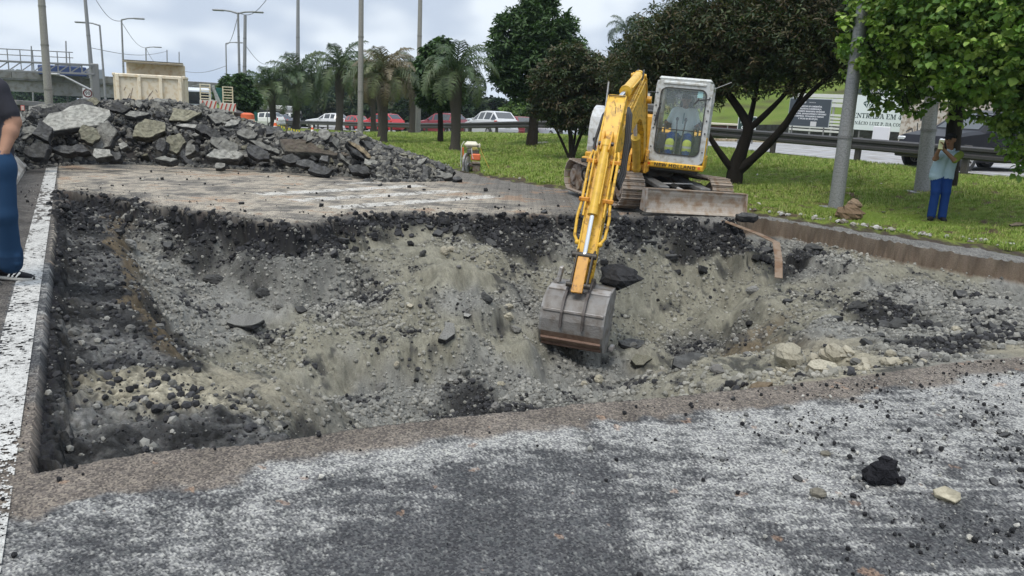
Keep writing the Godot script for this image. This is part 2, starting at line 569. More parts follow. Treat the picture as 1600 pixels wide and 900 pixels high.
func dust_points() -> Array:
	return [
		[-1.73, -2.50, 0.50, 0.0], [-1.89, -2.91, 0.25, 0.8], [-1.47, -2.80, 0.55, 0.0], [-1.52, -2.52, 0.40, 0.0], [-1.12, -2.56, 0.35, 0.0], [-1.22, -2.83, 0.50, 0.0], [-1.98, -3.07, 0.10, 1.0], [-1.65, -3.17, 0.05, 1.0], [-1.33, -3.30, 0.05, 1.0], [-1.21, -2.99, 0.25, 0.6],
		[-1.05, -3.06, 0.60, 0.2], [-1.08, -2.84, 0.75, 0.0], [-0.96, -3.22, 0.85, 0.1], [-0.83, -3.54, 0.10, 1.0], [-0.79, -3.37, 0.70, 0.3], [-0.56, -3.43, 0.85, 0.0], [-0.28, -3.61, 0.80, 0.1], [-0.29, -3.81, 0.10, 1.0], [0.20, -3.75, 0.80, 0.1], [0.21, -4.00, 0.10, 1.0],
		[0.72, -3.94, 0.75, 0.1], [0.76, -4.17, 0.10, 1.0], [1.29, -4.15, 0.80, 0.0], [1.30, -4.47, 0.10, 1.0], [1.82, -4.32, 0.75, 0.0], [1.84, -4.69, 0.10, 1.0], [2.52, -4.85, 0.45, 0.5], [2.62, -4.63, 0.70, 0.0], [3.32, -5.09, 0.90, 0.0], [3.60, -5.41, 0.30, 0.6],
		[-0.50, -3.06, 0.30, 0.0], [-0.23, -3.15, 0.25, 0.0], [0.04, -3.30, 0.30, 0.0], [0.34, -3.34, 0.30, 0.0], [-0.73, -2.88, 0.45, 0.0], [-0.84, -2.59, 0.45, 0.0], [-0.54, -2.61, 0.25, 0.0], [-0.20, -2.74, 0.12, 0.0], [0.05, -2.67, 0.12, 0.0], [0.31, -2.88, 0.15, 0.0],
		[0.41, -2.62, 0.25, 0.0], [0.67, -2.73, 0.60, 0.0], [0.90, -2.66, 0.65, 0.0], [0.89, -3.15, 0.50, 0.0], [1.26, -3.44, 0.65, 0.0], [0.66, -3.51, 0.45, 0.0], [1.43, -3.10, 0.50, 0.0], [1.18, -2.78, 0.45, 0.0], [1.57, -2.81, 0.20, 0.0], [1.83, -3.51, 0.55, 0.0],
		[2.01, -3.16, 0.25, 0.0], [1.98, -2.85, 0.20, 0.0], [2.49, -4.04, 0.50, 0.0], [2.59, -3.73, 0.35, 0.0], [2.98, -4.38, 0.60, 0.0], [2.19, -4.00, 0.60, 0.0], [1.83, -3.87, 0.60, 0.0],
		[3.2, -2.6, 0.3, 0.0], [-2.6, -2.4, 0.3, 0.0], [5.0, -4.5, 0.5, 0.2]]

func rim_points() -> PackedVector2Array:
	var far_side := PackedVector2Array([Vector2(-6.90, -11.78), Vector2(-5.93, -11.39), Vector2(-5.03, -10.74), Vector2(-4.35, -10.48), Vector2(-3.35, -10.07), Vector2(-2.80, -9.72), Vector2(-2.45, -10.11), Vector2(-2.19, -10.86), Vector2(-1.53, -11.30), Vector2(-0.62, -11.45), Vector2(0.92, -12.02), Vector2(1.91, -12.04), Vector2(3.22, -12.17), Vector2(3.89, -12.83), Vector2(4.39, -12.38), Vector2(4.77, -11.81), Vector2(5.30, -10.86), Vector2(5.84, -10.21), Vector2(6.48, -9.63)])
	far_side.append_array(PackedVector2Array([Vector2(7.4, -8.6), Vector2(6.9, -7.2), Vector2(5.6, -6.2)]))
	far_side.append_array(PackedVector2Array([Vector2(4.06, -5.69), Vector2(3.23, -5.40), Vector2(2.63, -5.10), Vector2(2.10, -4.86), Vector2(1.63, -4.67), Vector2(1.19, -4.49), Vector2(0.78, -4.32), Vector2(0.40, -4.20), Vector2(0.04, -4.04), Vector2(-0.30, -3.91), Vector2(-0.77, -3.70), Vector2(-0.99, -3.57), Vector2(-1.21, -3.46), Vector2(-1.51, -3.37), Vector2(-1.75, -3.26), Vector2(-1.91, -3.13), Vector2(-2.02, -3.06)]))
	return far_side

func make_ground_data() -> void:
	n_big = noise(21, 0.55, 3)
	n_mid = noise(22, 2.2, 4)
	n_fin = noise(23, 11.0, 3)
	n_cell = noise(24, 7.0, 1, FastNoiseLite.TYPE_CELLULAR)
	n_cell.cellular_return_type = FastNoiseLite.RETURN_DISTANCE2_SUB
	n_warp = noise(25, 1.3, 3)
	n_grain = noise(26, 42.0, 2)
	rim = rim_points()
	var pts := crater_points()
	var dp := dust_points()
	var px := PackedFloat32Array(); var pz := PackedFloat32Array(); var py := PackedFloat32Array(); var pc := PackedColorArray()
	for q in pts:
		px.append(q[0]); pz.append(q[1]); py.append(q[2]); pc.append(MATTER[q[3]])
	var total := GNX * GNZ
	pit_y.resize(total); pit_d.resize(total); pit_c.resize(total); dust.resize(total)
	for j in GNZ:
		for i in GNX:
			var x := GX0 + i * GS
			var z := GZ0 + j * GS
			var k := j * GNX + i
			var d := 1e9
			var a := rim[rim.size() - 1]
			for b in rim:
				var e := b - a
				var t: float = clampf(((x - a.x) * e.x + (z - a.y) * e.y) / e.length_squared(), 0.0, 1.0)
				var ox := a.x + e.x * t - x
				var oz := a.y + e.y * t - z
				d = minf(d, ox * ox + oz * oz)
				a = b
			d = sqrt(d)
			var inside := Geometry2D.is_point_in_polygon(Vector2(x, z), rim)
			pit_d[k] = d if inside else -d
			if inside or d < 0.5:
				var wx: float = x + n_warp.get_noise_2d(x, z) * 0.35
				var wz: float = z + n_warp.get_noise_2d(x + 50.0, z) * 0.35
				var hs := 0.0
				var hw := 0.0
				var cs := Color(0, 0, 0)
				var cw := 0.0
				for q in px.size():
					var dx := px[q] - x
					var dz := pz[q] - z
					var r := dx * dx + dz * dz + 0.03
					var w := 1.0 / (r * r * sqrt(r))
					hs += py[q] * w
					hw += w
					dx = px[q] - wx
					dz = pz[q] - wz
					r = dx * dx + dz * dz + 0.015
					w = 1.0 / (r * r * r)
					cs += pc[q] * w
					cw += w
				pit_y[k] = hs / hw
				pit_c[k] = cs / cw
			var ds := 0.0
			var bs := 0.0
			var ws := 0.0
			if z > -7.0:
				for q in dp:
					var dx: float = q[0] - x
					var dz: float = (q[1] - z) * 1.4
					var r := dx * dx + dz * dz + 0.004
					var w := 1.0 / (r * r)
					ds += q[2] * w
					bs += q[3] * w
					ws += w
				dust[k] = Color(ds / ws, bs / ws, 0)

func bil(a: PackedFloat32Array, x: float, z: float) -> float:
	var u: float = clampf((x - GX0) / GS, 0.0, GNX - 1.001)
	var w: float = clampf((z - GZ0) / GS, 0.0, GNZ - 1.001)
	var i := int(u)
	var j := int(w)
	u -= i
	w -= j
	var k := j * GNX + i
	return lerpf(lerpf(a[k], a[k + 1], u), lerpf(a[k + GNX], a[k + GNX + 1], u), w)

func bilc(a: PackedColorArray, x: float, z: float) -> Color:
	var u: float = clampf((x - GX0) / GS, 0.0, GNX - 1.001)
	var w: float = clampf((z - GZ0) / GS, 0.0, GNZ - 1.001)
	var i := int(u)
	var j := int(w)
	u -= i
	w -= j
	var k := j * GNX + i
	return a[k].lerp(a[k + 1], u).lerp(a[k + GNX].lerp(a[k + GNX + 1], u), w)

func along(x: float, z: float) -> float:
	return -x * 0.49 - z * 0.872

func across(x: float, z: float) -> float:
	return x * 0.872 - z * 0.49

func from_road(s: float, t: float) -> Vector2:
	return Vector2(-0.49 * s + 0.872 * t, -0.872 * s - 0.49 * t)

# lie of the land without the crater
func land(x: float, z: float) -> float:
	var s := along(x, z)
	var t := across(x, z)
	var y := 0.0
	if s > 38.0:
		y = maxf(-0.356 - 0.0396 * (s - 38.0), -3.6)
	elif s > 20.0:
		y = -0.0011 * (s - 20.0) * (s - 20.0)
	y += 0.36 * smoothstep(13.0, 18.5, t) * (1.0 - smoothstep(24.0, 52.0, s))
	if t > 37.0:
		y += 0.24 * (t - 37.0) * smoothstep(95.0, 62.0, s) * smoothstep(-40.0, 0.0, s) * (1.0 if t < 105.0 else 105.0 / t)
	if t < -1.5:
		y -= 0.5 * smoothstep(-1.5, -5.0, t)
	return y

# where the asphalt ends on the right, as distance across for a distance along
func road_edge(s: float) -> float:
	var k := [[-4.0, 12.2], [5.7, 11.0], [7.3, 10.56], [9.67, 9.95], [12.86, 8.6], [14.55, 8.1], [17.3, 7.85], [22.0, 7.5], [30.0, 6.0], [40.0, 5.0], [200.0, 5.0]]
	for i in range(1, k.size()):
		if s < k[i][0]:
			return lerpf(k[i - 1][1], k[i][1], (s - k[i - 1][0]) / (k[i][0] - k[i - 1][0]))
	return 5.0

# depth below the road surface inside the crater (positive inside); the broken far side is ragged, saw cuts are straight
func inside_rim(x: float, z: float) -> float:
	var d := bil(pit_d, x, z)
	if d < -0.6 or d > 1.0:
		return d
	var ragged: float = smoothstep(-9.0, -10.4, z) * (1.0 - smoothstep(3.4, 3.9, x)) * (1.0 - smoothstep(-6.3, -6.9, x))
	if x > 3.45 and z < -7.0:
		return d
	return d + ragged * (n_mid.get_noise_2d(x * 0.9, z * 0.9) * 0.22 + n_fin.get_noise_2d(x * 0.6, z * 0.6) * 0.05) + n_fin.get_noise_2d(x, z) * 0.012

# how far a point lies beyond the foot of the shelf that the milling left along the edge line (negative: on the shelf)
func off_shelf(x: float, z: float) -> float:
	var k := [[-11.6, -5.95], [-10.36, -5.43], [-8.57, -4.48], [-7.22, -3.68], [-5.72, -2.80], [-5.15, -2.38], [-4.56, -1.87], [-4.02, -1.30], [-3.3, -0.9]]
	for i in range(1, k.size()):
		if z < k[i][0]:
			var xs: float = lerpf(k[i - 1][1], k[i][1], clampf((z - k[i - 1][0]) / (k[i][0] - k[i - 1][0]), 0.0, 1.0))
			return x - xs - 0.16 * n_mid.get_noise_2d(x * 0.8, z * 0.8)
	return 1.0

func crater(x: float, z: float, d: float) -> float:
	var y := bil(pit_y, x, z)
	if z < -9.0 and x < 3.6:
		# crumbs lie at rest below the broken far edge; one stretch is undercut
		var under: float = smoothstep(-4.7, -4.2, x) * smoothstep(-2.3, -2.7, x)
		y = maxf(y, -(0.09 + d * lerpf(0.62, 2.2, under)))
	if x > 3.2 and z < -7.0 and d < 0.7:
		y = maxf(y, -0.21 - d * 0.3)
	if x < -0.8:
		var o := off_shelf(x, z)
		if o < 0.5:
			var sh: float = -0.16 - 0.03 * smoothstep(-0.5, 0.0, o) + n_fin.get_noise_2d(x * 1.4, z * 1.4) * 0.013 + maxf(0.0, n_mid.get_noise_2d(x * 1.6 + 4.0, z * 1.6)) * 0.06
			sh = lerpf(-0.06, sh, smoothstep(0.09, 0.15, across(x, z) + 0.28 + 0.10 * n_fin.get_noise_2d(x * 0.8, z * 0.8)))
			y = lerpf(sh, y, smoothstep(-0.02, 0.38, o))
	var soft: float = smoothstep(1.5, 2.3, x) * smoothstep(-7.5, -6.2, z)
	var c := bilc(pit_c, x, z)
	var lum := c.r
	var rough: float = clampf((0.2 - lum) * 6.0, 0.12, 1.0)
	var edge_w: float = 0.15 if (z < -9.4 and x < 3.5 and x > -6.4) else 0.03
	var f := smoothstep(0.0, lerpf(edge_w, 0.55, soft), d)
	var chunk: float = n_cell.get_noise_2d(x * 0.55, z * 0.55)
	var deep := smoothstep(-0.12, -0.45, y)
	y += n_big.get_noise_2d(x, z) * 0.16 * smoothstep(0.1, 0.6, d) * deep
	y += n_mid.get_noise_2d(x * 1.5 + z * 0.25, z * 0.35) * 0.07 * deep * smoothstep(0.1, 0.6, d)
	y += n_mid.get_noise_2d(x, z) * lerpf(0.03, 0.055, deep)
	y += (chunk + 0.6) * lerpf(0.035, 0.06, deep) * rough
	y += n_fin.get_noise_2d(x, z) * lerpf(0.012, 0.03, rough)
	return minf(y, 0.03) * f

func ground(x: float, z: float) -> float:
	var d := inside_rim(x, z)
	if d > 0.0:
		return crater(x, z, d)
	return land(x, z)

func road_color(x: float, z: float, s: float, t: float) -> Color:
	var g: float = n_grain.get_noise_2d(x * 0.8, z * 0.8)
	var m: float = n_mid.get_noise_2d(x, z)
	var b: float = n_big.get_noise_2d(x, z)
	var wx: float = x + n_warp.get_noise_2d(x * 2.0, z * 2.0) * 0.12
	var wz: float = z + n_warp.get_noise_2d(x * 2.0 + 30.0, z * 2.0) * 0.12
	if z > -7.0 and t > -0.5:
		var dd := bilc(dust, wx, wz)
		var old := Color(0.076, 0.077, 0.080) * (1.0 + 0.25 * m)
		# aggregate: pale stones showing through the binder
		if g > 0.32:
			old = old.lerp(Color(0.15, 0.15, 0.147), smoothstep(0.32, 0.6, g))
		# crushed white dust, dragged out in streaks
		var st: float = n_fin.get_noise_2d((x * 0.97 - z * 0.1) * 0.42, (z + x * 0.12) * 0.85)
		var dens: float = dd.r + st * 0.34 + m * 0.16 + n_big.get_noise_2d(x * 2.0, z * 2.0) * 0.12
		var g2: float = n_grain.get_noise_2d(x * 2.1, z * 2.1)
		dens += smoothstep(0.3, 1.2, x) * 0.9 * maxf(0.0, n_fin.get_noise_2d(x * 0.10 - z * 0.02, z * 1.5 + x * 0.18) - 0.12)
		var k: float = smoothstep(-0.06, 0.40, dens * 1.0 - 0.37 + g * 0.16 + g2 * 0.34)
		var c: Color = old.lerp(Color(0.37, 0.365, 0.35), k * 0.85)
		var mud: float = smoothstep(0.35, 0.65, dd.g + m * 0.25)
		var dim := bil(pit_d, x, z)
		mud = maxf(mud, smoothstep(-0.30, -0.20, dim + m * 0.12) * smoothstep(-1.9, -1.6, x))
		c = c.lerp(Color(0.165, 0.140, 0.118) * (1.0 + 0.3 * m + 0.25 * g), mud * 0.93)
		if n_fin.get_noise_2d(x * 0.35 + 9.0, z * 0.35) > 0.6:
			c = c.lerp(Color(0.38, 0.22, 0.13), 0.35)
		return c
	if t < -0.25:
		# shoulder left of the line: brown-grey and trodden
		return Color(0.105, 0.096, 0.088) * (1.0 + 0.35 * m + 0.3 * g + 0.3 * b)
	if t > road_edge(s) - 1.9 and s < 15.0 and x > 1.0:
		return Color(0.185, 0.18, 0.17) * (1.0 + 0.3 * m + 0.2 * g)
	# the far strip, spread with pale crushed dust and clay
	var st2: float = n_fin.get_noise_2d((x * 0.9 - z * 0.2) * 0.16, (z + x * 0.1) * 0.36)
	var pale: float = smoothstep(-0.35, 0.35, b * 0.7 + m * 0.6 + st2 * 0.45 + 0.14) * smoothstep(1.5, 0.0, x + 0.4 * m) * smoothstep(7.5, 5.8, t + 0.5 * m)
	var c2: Color = (Color(0.165, 0.152, 0.135) * (1.0 + 0.25 * g + 0.3 * st2)).lerp(Color(0.42, 0.37, 0.30), pale * 0.88)
	if b + m * 0.6 + st2 * 0.4 > 0.42:
		c2 = c2.lerp(Color(0.30, 0.19, 0.12), 0.6)
	# scuffed remains of the white hatching
	var u := (x + 2.4) * 0.80 + (z + 13.4) * 0.60
	var w := -(x + 2.4) * 0.60 + (z + 13.4) * 0.80
	if absf(w) < 1.7 and u > -1.5 and u < 1.6:
		var ph := fposmod(u + 0.10 * w, 0.9)
		if ph < 0.34 and m + g * 0.7 > -0.28:
			c2 = c2.lerp(Color(0.58, 0.56, 0.52), 0.85)
	# churned black crumbs close to the broken edge
	var near_rim: float = bil(pit_d, x, z)
	if near_rim > -0.8 and z < -9.0:
		c2 = c2.lerp(Color(0.05, 0.049, 0.048), smoothstep(-0.45, -0.03, near_rim + m * 0.3 + g * 0.12 - 0.08) * 0.85)
	return c2

func turf_color(x: float, z: float) -> Color:
	var m: float = n_mid.get_noise_2d(x * 0.7, z * 0.7)
	var b: float = n_big.get_noise_2d(x * 0.4, z * 0.4)
	var c := Color(0.16, 0.225, 0.04).lerp(Color(0.23, 0.265, 0.07), clampf(0.5 + b, 0.0, 1.0))
	c = c.lerp(Color(0.12, 0.088, 0.055), smoothstep(0.16, 0.42, m + 0.3 * b))
	return c

func build_terrain() -> void:
	var cols := 880
	var rows := 610
	var nv := cols * rows
	var pos := PackedVector3Array(); pos.resize(nv)
	var col := PackedColorArray(); col.resize(nv)
	var zone := PackedByteArray(); zone.resize(nv)
	var a0 := deg_to_rad(-56.0)
	var a1 := deg_to_rad(56.0)
	for j in rows:
		var r: float = 1.7 * pow(12.5, float(j) / (rows - 1))
		for i in cols:
			var a := lerpf(a0, a1, float(i) / (cols - 1))
			var x := r * sin(a)
			var z := -r * cos(a)
			var k := j * cols + i
			var d := -1.0
			if r < 15.5:
				d = inside_rim(x, z)
				# vertices close to the rim are moved onto it, so that the edge runs clean
				if absf(d) < r * 0.0024:
					var e := 0.02
					var gx := inside_rim(x + e, z) - inside_rim(x - e, z)
					var gz := inside_rim(x, z + e) - inside_rim(x, z - e)
					var gl := maxf(gx * gx + gz * gz, 0.0004)
					x -= d * gx * 2.0 * e / gl
					z -= d * gz * 2.0 * e / gl
					d = -0.01
				elif d > 0.0 and d < r * 0.0066 and not (z < -9.0 and x < 3.45) and not (x > 1.5 and z > -7.0):
					# and the next ones on to the foot of the cut
					var e := 0.02
					var gx := inside_rim(x + e, z) - inside_rim(x - e, z)
					var gz := inside_rim(x, z + e) - inside_rim(x, z - e)
					var gl := maxf(gx * gx + gz * gz, 0.0004)
					x += (0.032 - d) * gx * 2.0 * e / gl
					z += (0.032 - d) * gz * 2.0 * e / gl
					d = 0.032
			var s := along(x, z)
			var t := across(x, z)
			var snapped: bool = d == -0.01
			if d > -0.004:
				zone[k] = 1
				var y := crater(x, z, maxf(d, 0.0))
				var c := bilc(pit_c, x, z)
				var g: float = n_grain.get_noise_2d(x * 0.5, z * 0.5)
				var m: float = n_mid.get_noise_2d(x, z)
				if x < -0.8:
					var o := off_shelf(x, z)
					var b: float = n_big.get_noise_2d(x * 1.6, z * 1.6) + 0.6 * m
					if o < 0.45:
						var sc: Color = MATTER.S.lerp(MATTER.D, smoothstep(-0.05, 0.22, b))
						sc = sc.lerp(Color(0.17, 0.168, 0.16), smoothstep(0.0, 0.4, -b) * 0.7)
						var lime: float = smoothstep(0.75, 0.35, Vector2((x + 1.95) * 0.9, (z + 4.55) * 1.5).length() + 0.3 * m)
						sc = sc.lerp(MATTER.P, lime)
						sc = sc * (1.0 + 0.9 * n_fin.get_noise_2d(x * 1.4, z * 1.4))
						sc = sc.lerp(MATTER.B * 0.8, smoothstep(-0.04, 0.05, o + 0.1 * m) * smoothstep(-5.0, -5.5, z))
						c = sc.lerp(c, smoothstep(0.12, 0.32, o))
				# streaks of black crumbs raked down the slope
				var dk: float = n_mid.get_noise_2d(x * 0.75 + 11.0, z * 0.45) + 0.5 * n_fin.get_noise_2d(x * 0.6, z * 0.5)
				c = c.lerp(Color(0.055, 0.055, 0.055), smoothstep(0.22, 0.5, dk) * 0.75)
				c = c * (1.0 + 0.34 * g + 0.35 * m)
				# the cut and broken edge is bare black asphalt, the near-right one loose fill
				if d < 0.3 and y > -0.5 and not (x > 1.5 and z > -8.0):
					var ec := Color(0.026, 0.026, 0.028)
					if x > 3.6:
						ec = Color(0.15, 0.115, 0.085)
						m *= 0.8; g *= 0.8
					c = c.lerp(ec * (1.0 + 0.2 * g + 0.4 * m), smoothstep(0.30 if x < 3.5 and z < -9.4 else 0.14, 0.05, d))
				pos[k] = Vector3(x, y, z)
				col[k] = c
			else:
				var y := land(x, z)
				var e := road_edge(s)
				if t > e + 0.12 * n_mid.get_noise_2d(x, z):
					zone[k] = 2
					y += 0.05 * smoothstep(e, e + 0.6, t) + n_mid.get_noise_2d(x, z) * 0.03 + n_big.get_noise_2d(x, z) * 0.05 * smoothstep(e, e + 2.0, t)
					var c := turf_color(x, z)
					c = c.lerp(Color(0.085, 0.07, 0.055), smoothstep(e + 0.45, e + 0.05, t + 0.4 * n_mid.get_noise_2d(x * 2.0, z)))
					col[k] = c
				else:
					var g: float = n_grain.get_noise_2d(x * 0.8, z * 0.8)
					y += g * 0.0022 + n_mid.get_noise_2d(x, z) * 0.006
					if r < 7.0:
						y += n_grain.get_noise_2d(x * 2.1, z * 2.1) * 0.0035
					if d > -0.9 and z < -9.0:
						y += maxf(0.0, n_fin.get_noise_2d(x * 0.7, z * 0.7)) * 0.05 * smoothstep(-0.7, -0.1, d)
					col[k] = road_color(x, z, s, t) * 1.38
				if snapped and x > 3.45 and z < -7.0:
					col[k] = Color(0.15, 0.122, 0.095) * (1.0 + 0.7 * n_mid.get_noise_2d(x * 1.4, z * 1.4))
				pos[k] = Vector3(x, y, z)
	var nor := PackedVector3Array(); nor.resize(nv)
	for j in rows:
		for i in cols:
			var k := j * cols + i
			var dx := pos[k + 1 if i < cols - 1 else k] - pos[k - 1 if i > 0 else k]
			var dz := pos[k + cols if j < rows - 1 else k] - pos[k - cols if j > 0 else k]
			var n := dx.cross(dz)
			nor[k] = (n if n.y > 0.0 else -n).normalized()
	var names := ["road", "crater", "grass_verge"]
	var mats := [M.asphalt, M.earth, M.turf]
	for zid in 3:
		var mb := MB.new()
		var remap := PackedInt32Array(); remap.resize(nv); remap.fill(-1)
		for j in rows - 1:
			for i in cols - 1:
				var k := j * cols + i
				var zz: int = maxi(maxi(zone[k], zone[k + 1]), maxi(zone[k + cols], zone[k + cols + 1]))
				if zone[k] == 1 or zone[k + 1] == 1 or zone[k + cols] == 1 or zone[k + cols + 1] == 1:
					zz = 1
				if zz != zid:
					continue
				for q in [k, k + 1, k + cols, k + cols + 1]:
					if remap[q] < 0:
						remap[q] = mb.v.size()
						mb.v.append(pos[q]); mb.n.append(nor[q]); mb.c.append(col[q])
				# clockwise seen from above
				mb.ix.append(remap[k]); mb.ix.append(remap[k + cols]); mb.ix.append(remap[k + 1])
				mb.ix.append(remap[k + 1]); mb.ix.append(remap[k + cols]); mb.ix.append(remap[k + cols + 1])
		struct(names[zid], mb, mats[zid])
	# worn white edge line, a skin of paint 4 mm above the asphalt
	var line := MB.new()
	var a := Vector2(-1.53, -2.10)
	var b := Vector2(-9.05, -15.55)
	var dir := (b - a).normalized()
	var side := Vector2(dir.y, -dir.x)
	if side.x > 0.0:
		side = -side
	var len_ := a.distance_to(b)
	var at_ := 0.0
	while at_ < len_:
		var cell := 0.0065 if at_ < 2.6 else 0.013
		for i in int(0.185 / cell):
			var p := a + dir * at_ + side * (0.008 + i * cell)
			var w: float = n_fin.get_noise_2d(p.x * 1.6, p.y * 1.6) + 0.55 * n_mid.get_noise_2d(p.x, p.y) + 0.6 * n_grain.get_noise_2d(p.x * 1.5, p.y * 1.5)
			var edge: float = -0.4 * smoothstep(0.10, 0.185, i * cell)
			var mud: float = smoothstep(0.6, 0.9, at_) * smoothstep(1.75, 1.35, at_)
			if w + edge < -0.52 + mud * 0.62 or inside_rim(p.x, p.y) > -0.01:
				continue
			var q := []
			for o in [Vector2(0, 0), Vector2(cell, 0), Vector2(cell, cell), Vector2(0, cell)]:
				var e: Vector2 = p + dir * o.x + side * o.y
				q.append(Vector3(e.x, land(e.x, e.y) + 0.009 + n_mid.get_noise_2d(e.x, e.y) * 0.006, e.y))
			line.col = Color(0.62, 0.61, 0.58).lerp(Color(0.26, 0.25, 0.235), clampf(0.28 - w * 0.75, 0.0, 0.85))
			line.face(q, Vector3.UP)
		at_ += cell
	struct("edge_line_marking", line, M.paint_white)
	# the land all round, one coarse sheet to the horizon
	var mb2 := MB.new()
	var na := 360
	var nr := 150
	for j in nr:
		var r: float = 21.25 * pow(75.0, float(j) / (nr - 1))
		for i in na + 1:
			var ang := TAU * i / na
			land_vertex(mb2, r * sin(ang), -r * cos(ang))
	for j in nr - 1:
		for i in na:
			var k := j * (na + 1) + i
			mb2.ix.append_array(PackedInt32Array([k, k + na + 1, k + 1, k + 1, k + na + 1, k + na + 2]))
	# beside and behind the photographer
	var base := mb2.v.size()
	var n2 := 120
	for j in 40:
		var r := 21.25 * j / 39.0
		for i in n2 + 1:
			var ang := lerpf(deg_to_rad(56.0), deg_to_rad(304.0), float(i) / n2)
			land_vertex(mb2, r * sin(ang), -r * cos(ang))
	for j in 39:
		for i in n2:
			var k := base + j * (n2 + 1) + i
			mb2.ix.append_array(PackedInt32Array([k, k + n2 + 1, k + 1, k + 1, k + n2 + 1, k + n2 + 2]))
	# the wedge under the photographer's feet
	base = mb2.v.size()
	for j in 6:
		var r := 1.7 * j / 5.0
		for i in 41:
			var ang := lerpf(deg_to_rad(-56.0), deg_to_rad(56.0), i / 40.0)
			land_vertex(mb2, r * sin(ang), -r * cos(ang))
	for j in 5:
		for i in 40:
			var k := base + j * 41 + i
			mb2.ix.append_array(PackedInt32Array([k, k + 41, k + 1, k + 1, k + 41, k + 42]))
	struct("ground", mb2, M.turf)

func land_vertex(mb: MB, x: float, z: float) -> void:
	var e := 0.6
	var n := Vector3(land(x - e, z) - land(x + e, z), 2.0 * e, land(x, z - e) - land(x, z + e)).normalized()
	var s := along(x, z)
	var t := across(x, z)
	var road: bool = t < road_edge(s) and t > -1.6 and s < 24.0
	var c: Color = Color(0.14, 0.136, 0.132) if road else turf_color(x, z)
	if t > 36.0:
		c = c.lerp(Color(0.085, 0.16, 0.032), 0.3)
	mb.v.append(Vector3(x, land(x, z), z))
	mb.n.append(n)
	mb.c.append(c)

# ---------------------------------------------------------------- the excavator
const YEL := Color(0.72, 0.42, 0.03)
const YEL2 := Color(0.66, 0.34, 0.03)
const GREY := Color(0.50, 0.52, 0.525)
const DARK := Color(0.03, 0.03, 0.032)
const RUST := Color(0.55, 0.5, 0.45)

# from (z, y) profiles to the machine: prism x -> machine z, prism z -> machine -x
func side_on() -> Transform3D:
	return Transform3D(Basis(Vector3(0, 0, 1), Vector3(0, 1, 0), Vector3(-1, 0, 0)), Vector3.ZERO)

func slab_of(mb: MB, poly: Array, x0: float, x1: float) -> void:
	var keep := mb.xf
	mb.xf = mb.xf * side_on()
	mb.prism(PackedVector2Array(poly), -x1, -x0)
	mb.xf = keep

func rounded(x0: float, y0: float, x1: float, y1: float, r: float, steps := 5) -> Array:
	var o := []
	for q in [[x1 - r, y1 - r, 0.0], [x0 + r, y1 - r, 90.0], [x0 + r, y0 + r, 180.0], [x1 - r, y0 + r, 270.0]]:
		for k in steps + 1:
			var a: float = deg_to_rad(q[2] + 90.0 * k / steps)
			o.append(Vector2(q[0] + cos(a) * r, q[1] + sin(a) * r))
	return o

# flat frame: outer and inner outlines of equal count, from z0 to z1
func frame_ring(mb: MB, outer: Array, inner: Array, z0: float, z1: float) -> void:
	var m := outer.size()
	for i in m:
		var j := (i + 1) % m
		var a: Vector2 = outer[i]; var b: Vector2 = outer[j]; var c: Vector2 = inner[i]; var d: Vector2 = inner[j]
		mb.face([Vector3(a.x, a.y, z1), Vector3(b.x, b.y, z1), Vector3(d.x, d.y, z1), Vector3(c.x, c.y, z1)], Vector3(0, 0, 1))
		mb.face([Vector3(a.x, a.y, z0), Vector3(b.x, b.y, z0), Vector3(d.x, d.y, z0), Vector3(c.x, c.y, z0)], Vector3(0, 0, -1))
		var o := (a + b - c - d)
		mb.face([Vector3(a.x, a.y, z0), Vector3(b.x, b.y, z0), Vector3(b.x, b.y, z1), Vector3(a.x, a.y, z1)], Vector3(o.x, o.y, 0))
		mb.face([Vector3(c.x, c.y, z0), Vector3(d.x, d.y, z0), Vector3(d.x, d.y, z1), Vector3(c.x, c.y, z1)], Vector3(-o.x, -o.y, 0))

func letters(words: String, height: float, depth := 0.004, bold := true, serif := false) -> TextMesh:
	var t := TextMesh.new()
	var f := SystemFont.new()
	f.font_names = PackedStringArray(["Droid Serif" if serif else "Droid Sans"])
	f.font_weight = 700 if bold else 400
	t.font = f
	t.text = words
	t.font_size = 32
	t.pixel_size = height / 23.0
	t.depth = depth
	t.curve_step = 2.0
	return t

func write_on(words: String, height: float, c: Color, at: Transform3D, parent: Node3D, stretch := 1.0, bold := true, serif := false) -> MeshInstance3D:
	var m := mat("lettering", c, 0.6)
	var o := part("lettering", letters(words, height, 0.004, bold, serif), m, parent)
	o.transform = at * Transform3D(Basis.from_scale(Vector3(stretch, 1, 1)), Vector3.ZERO)
	return o

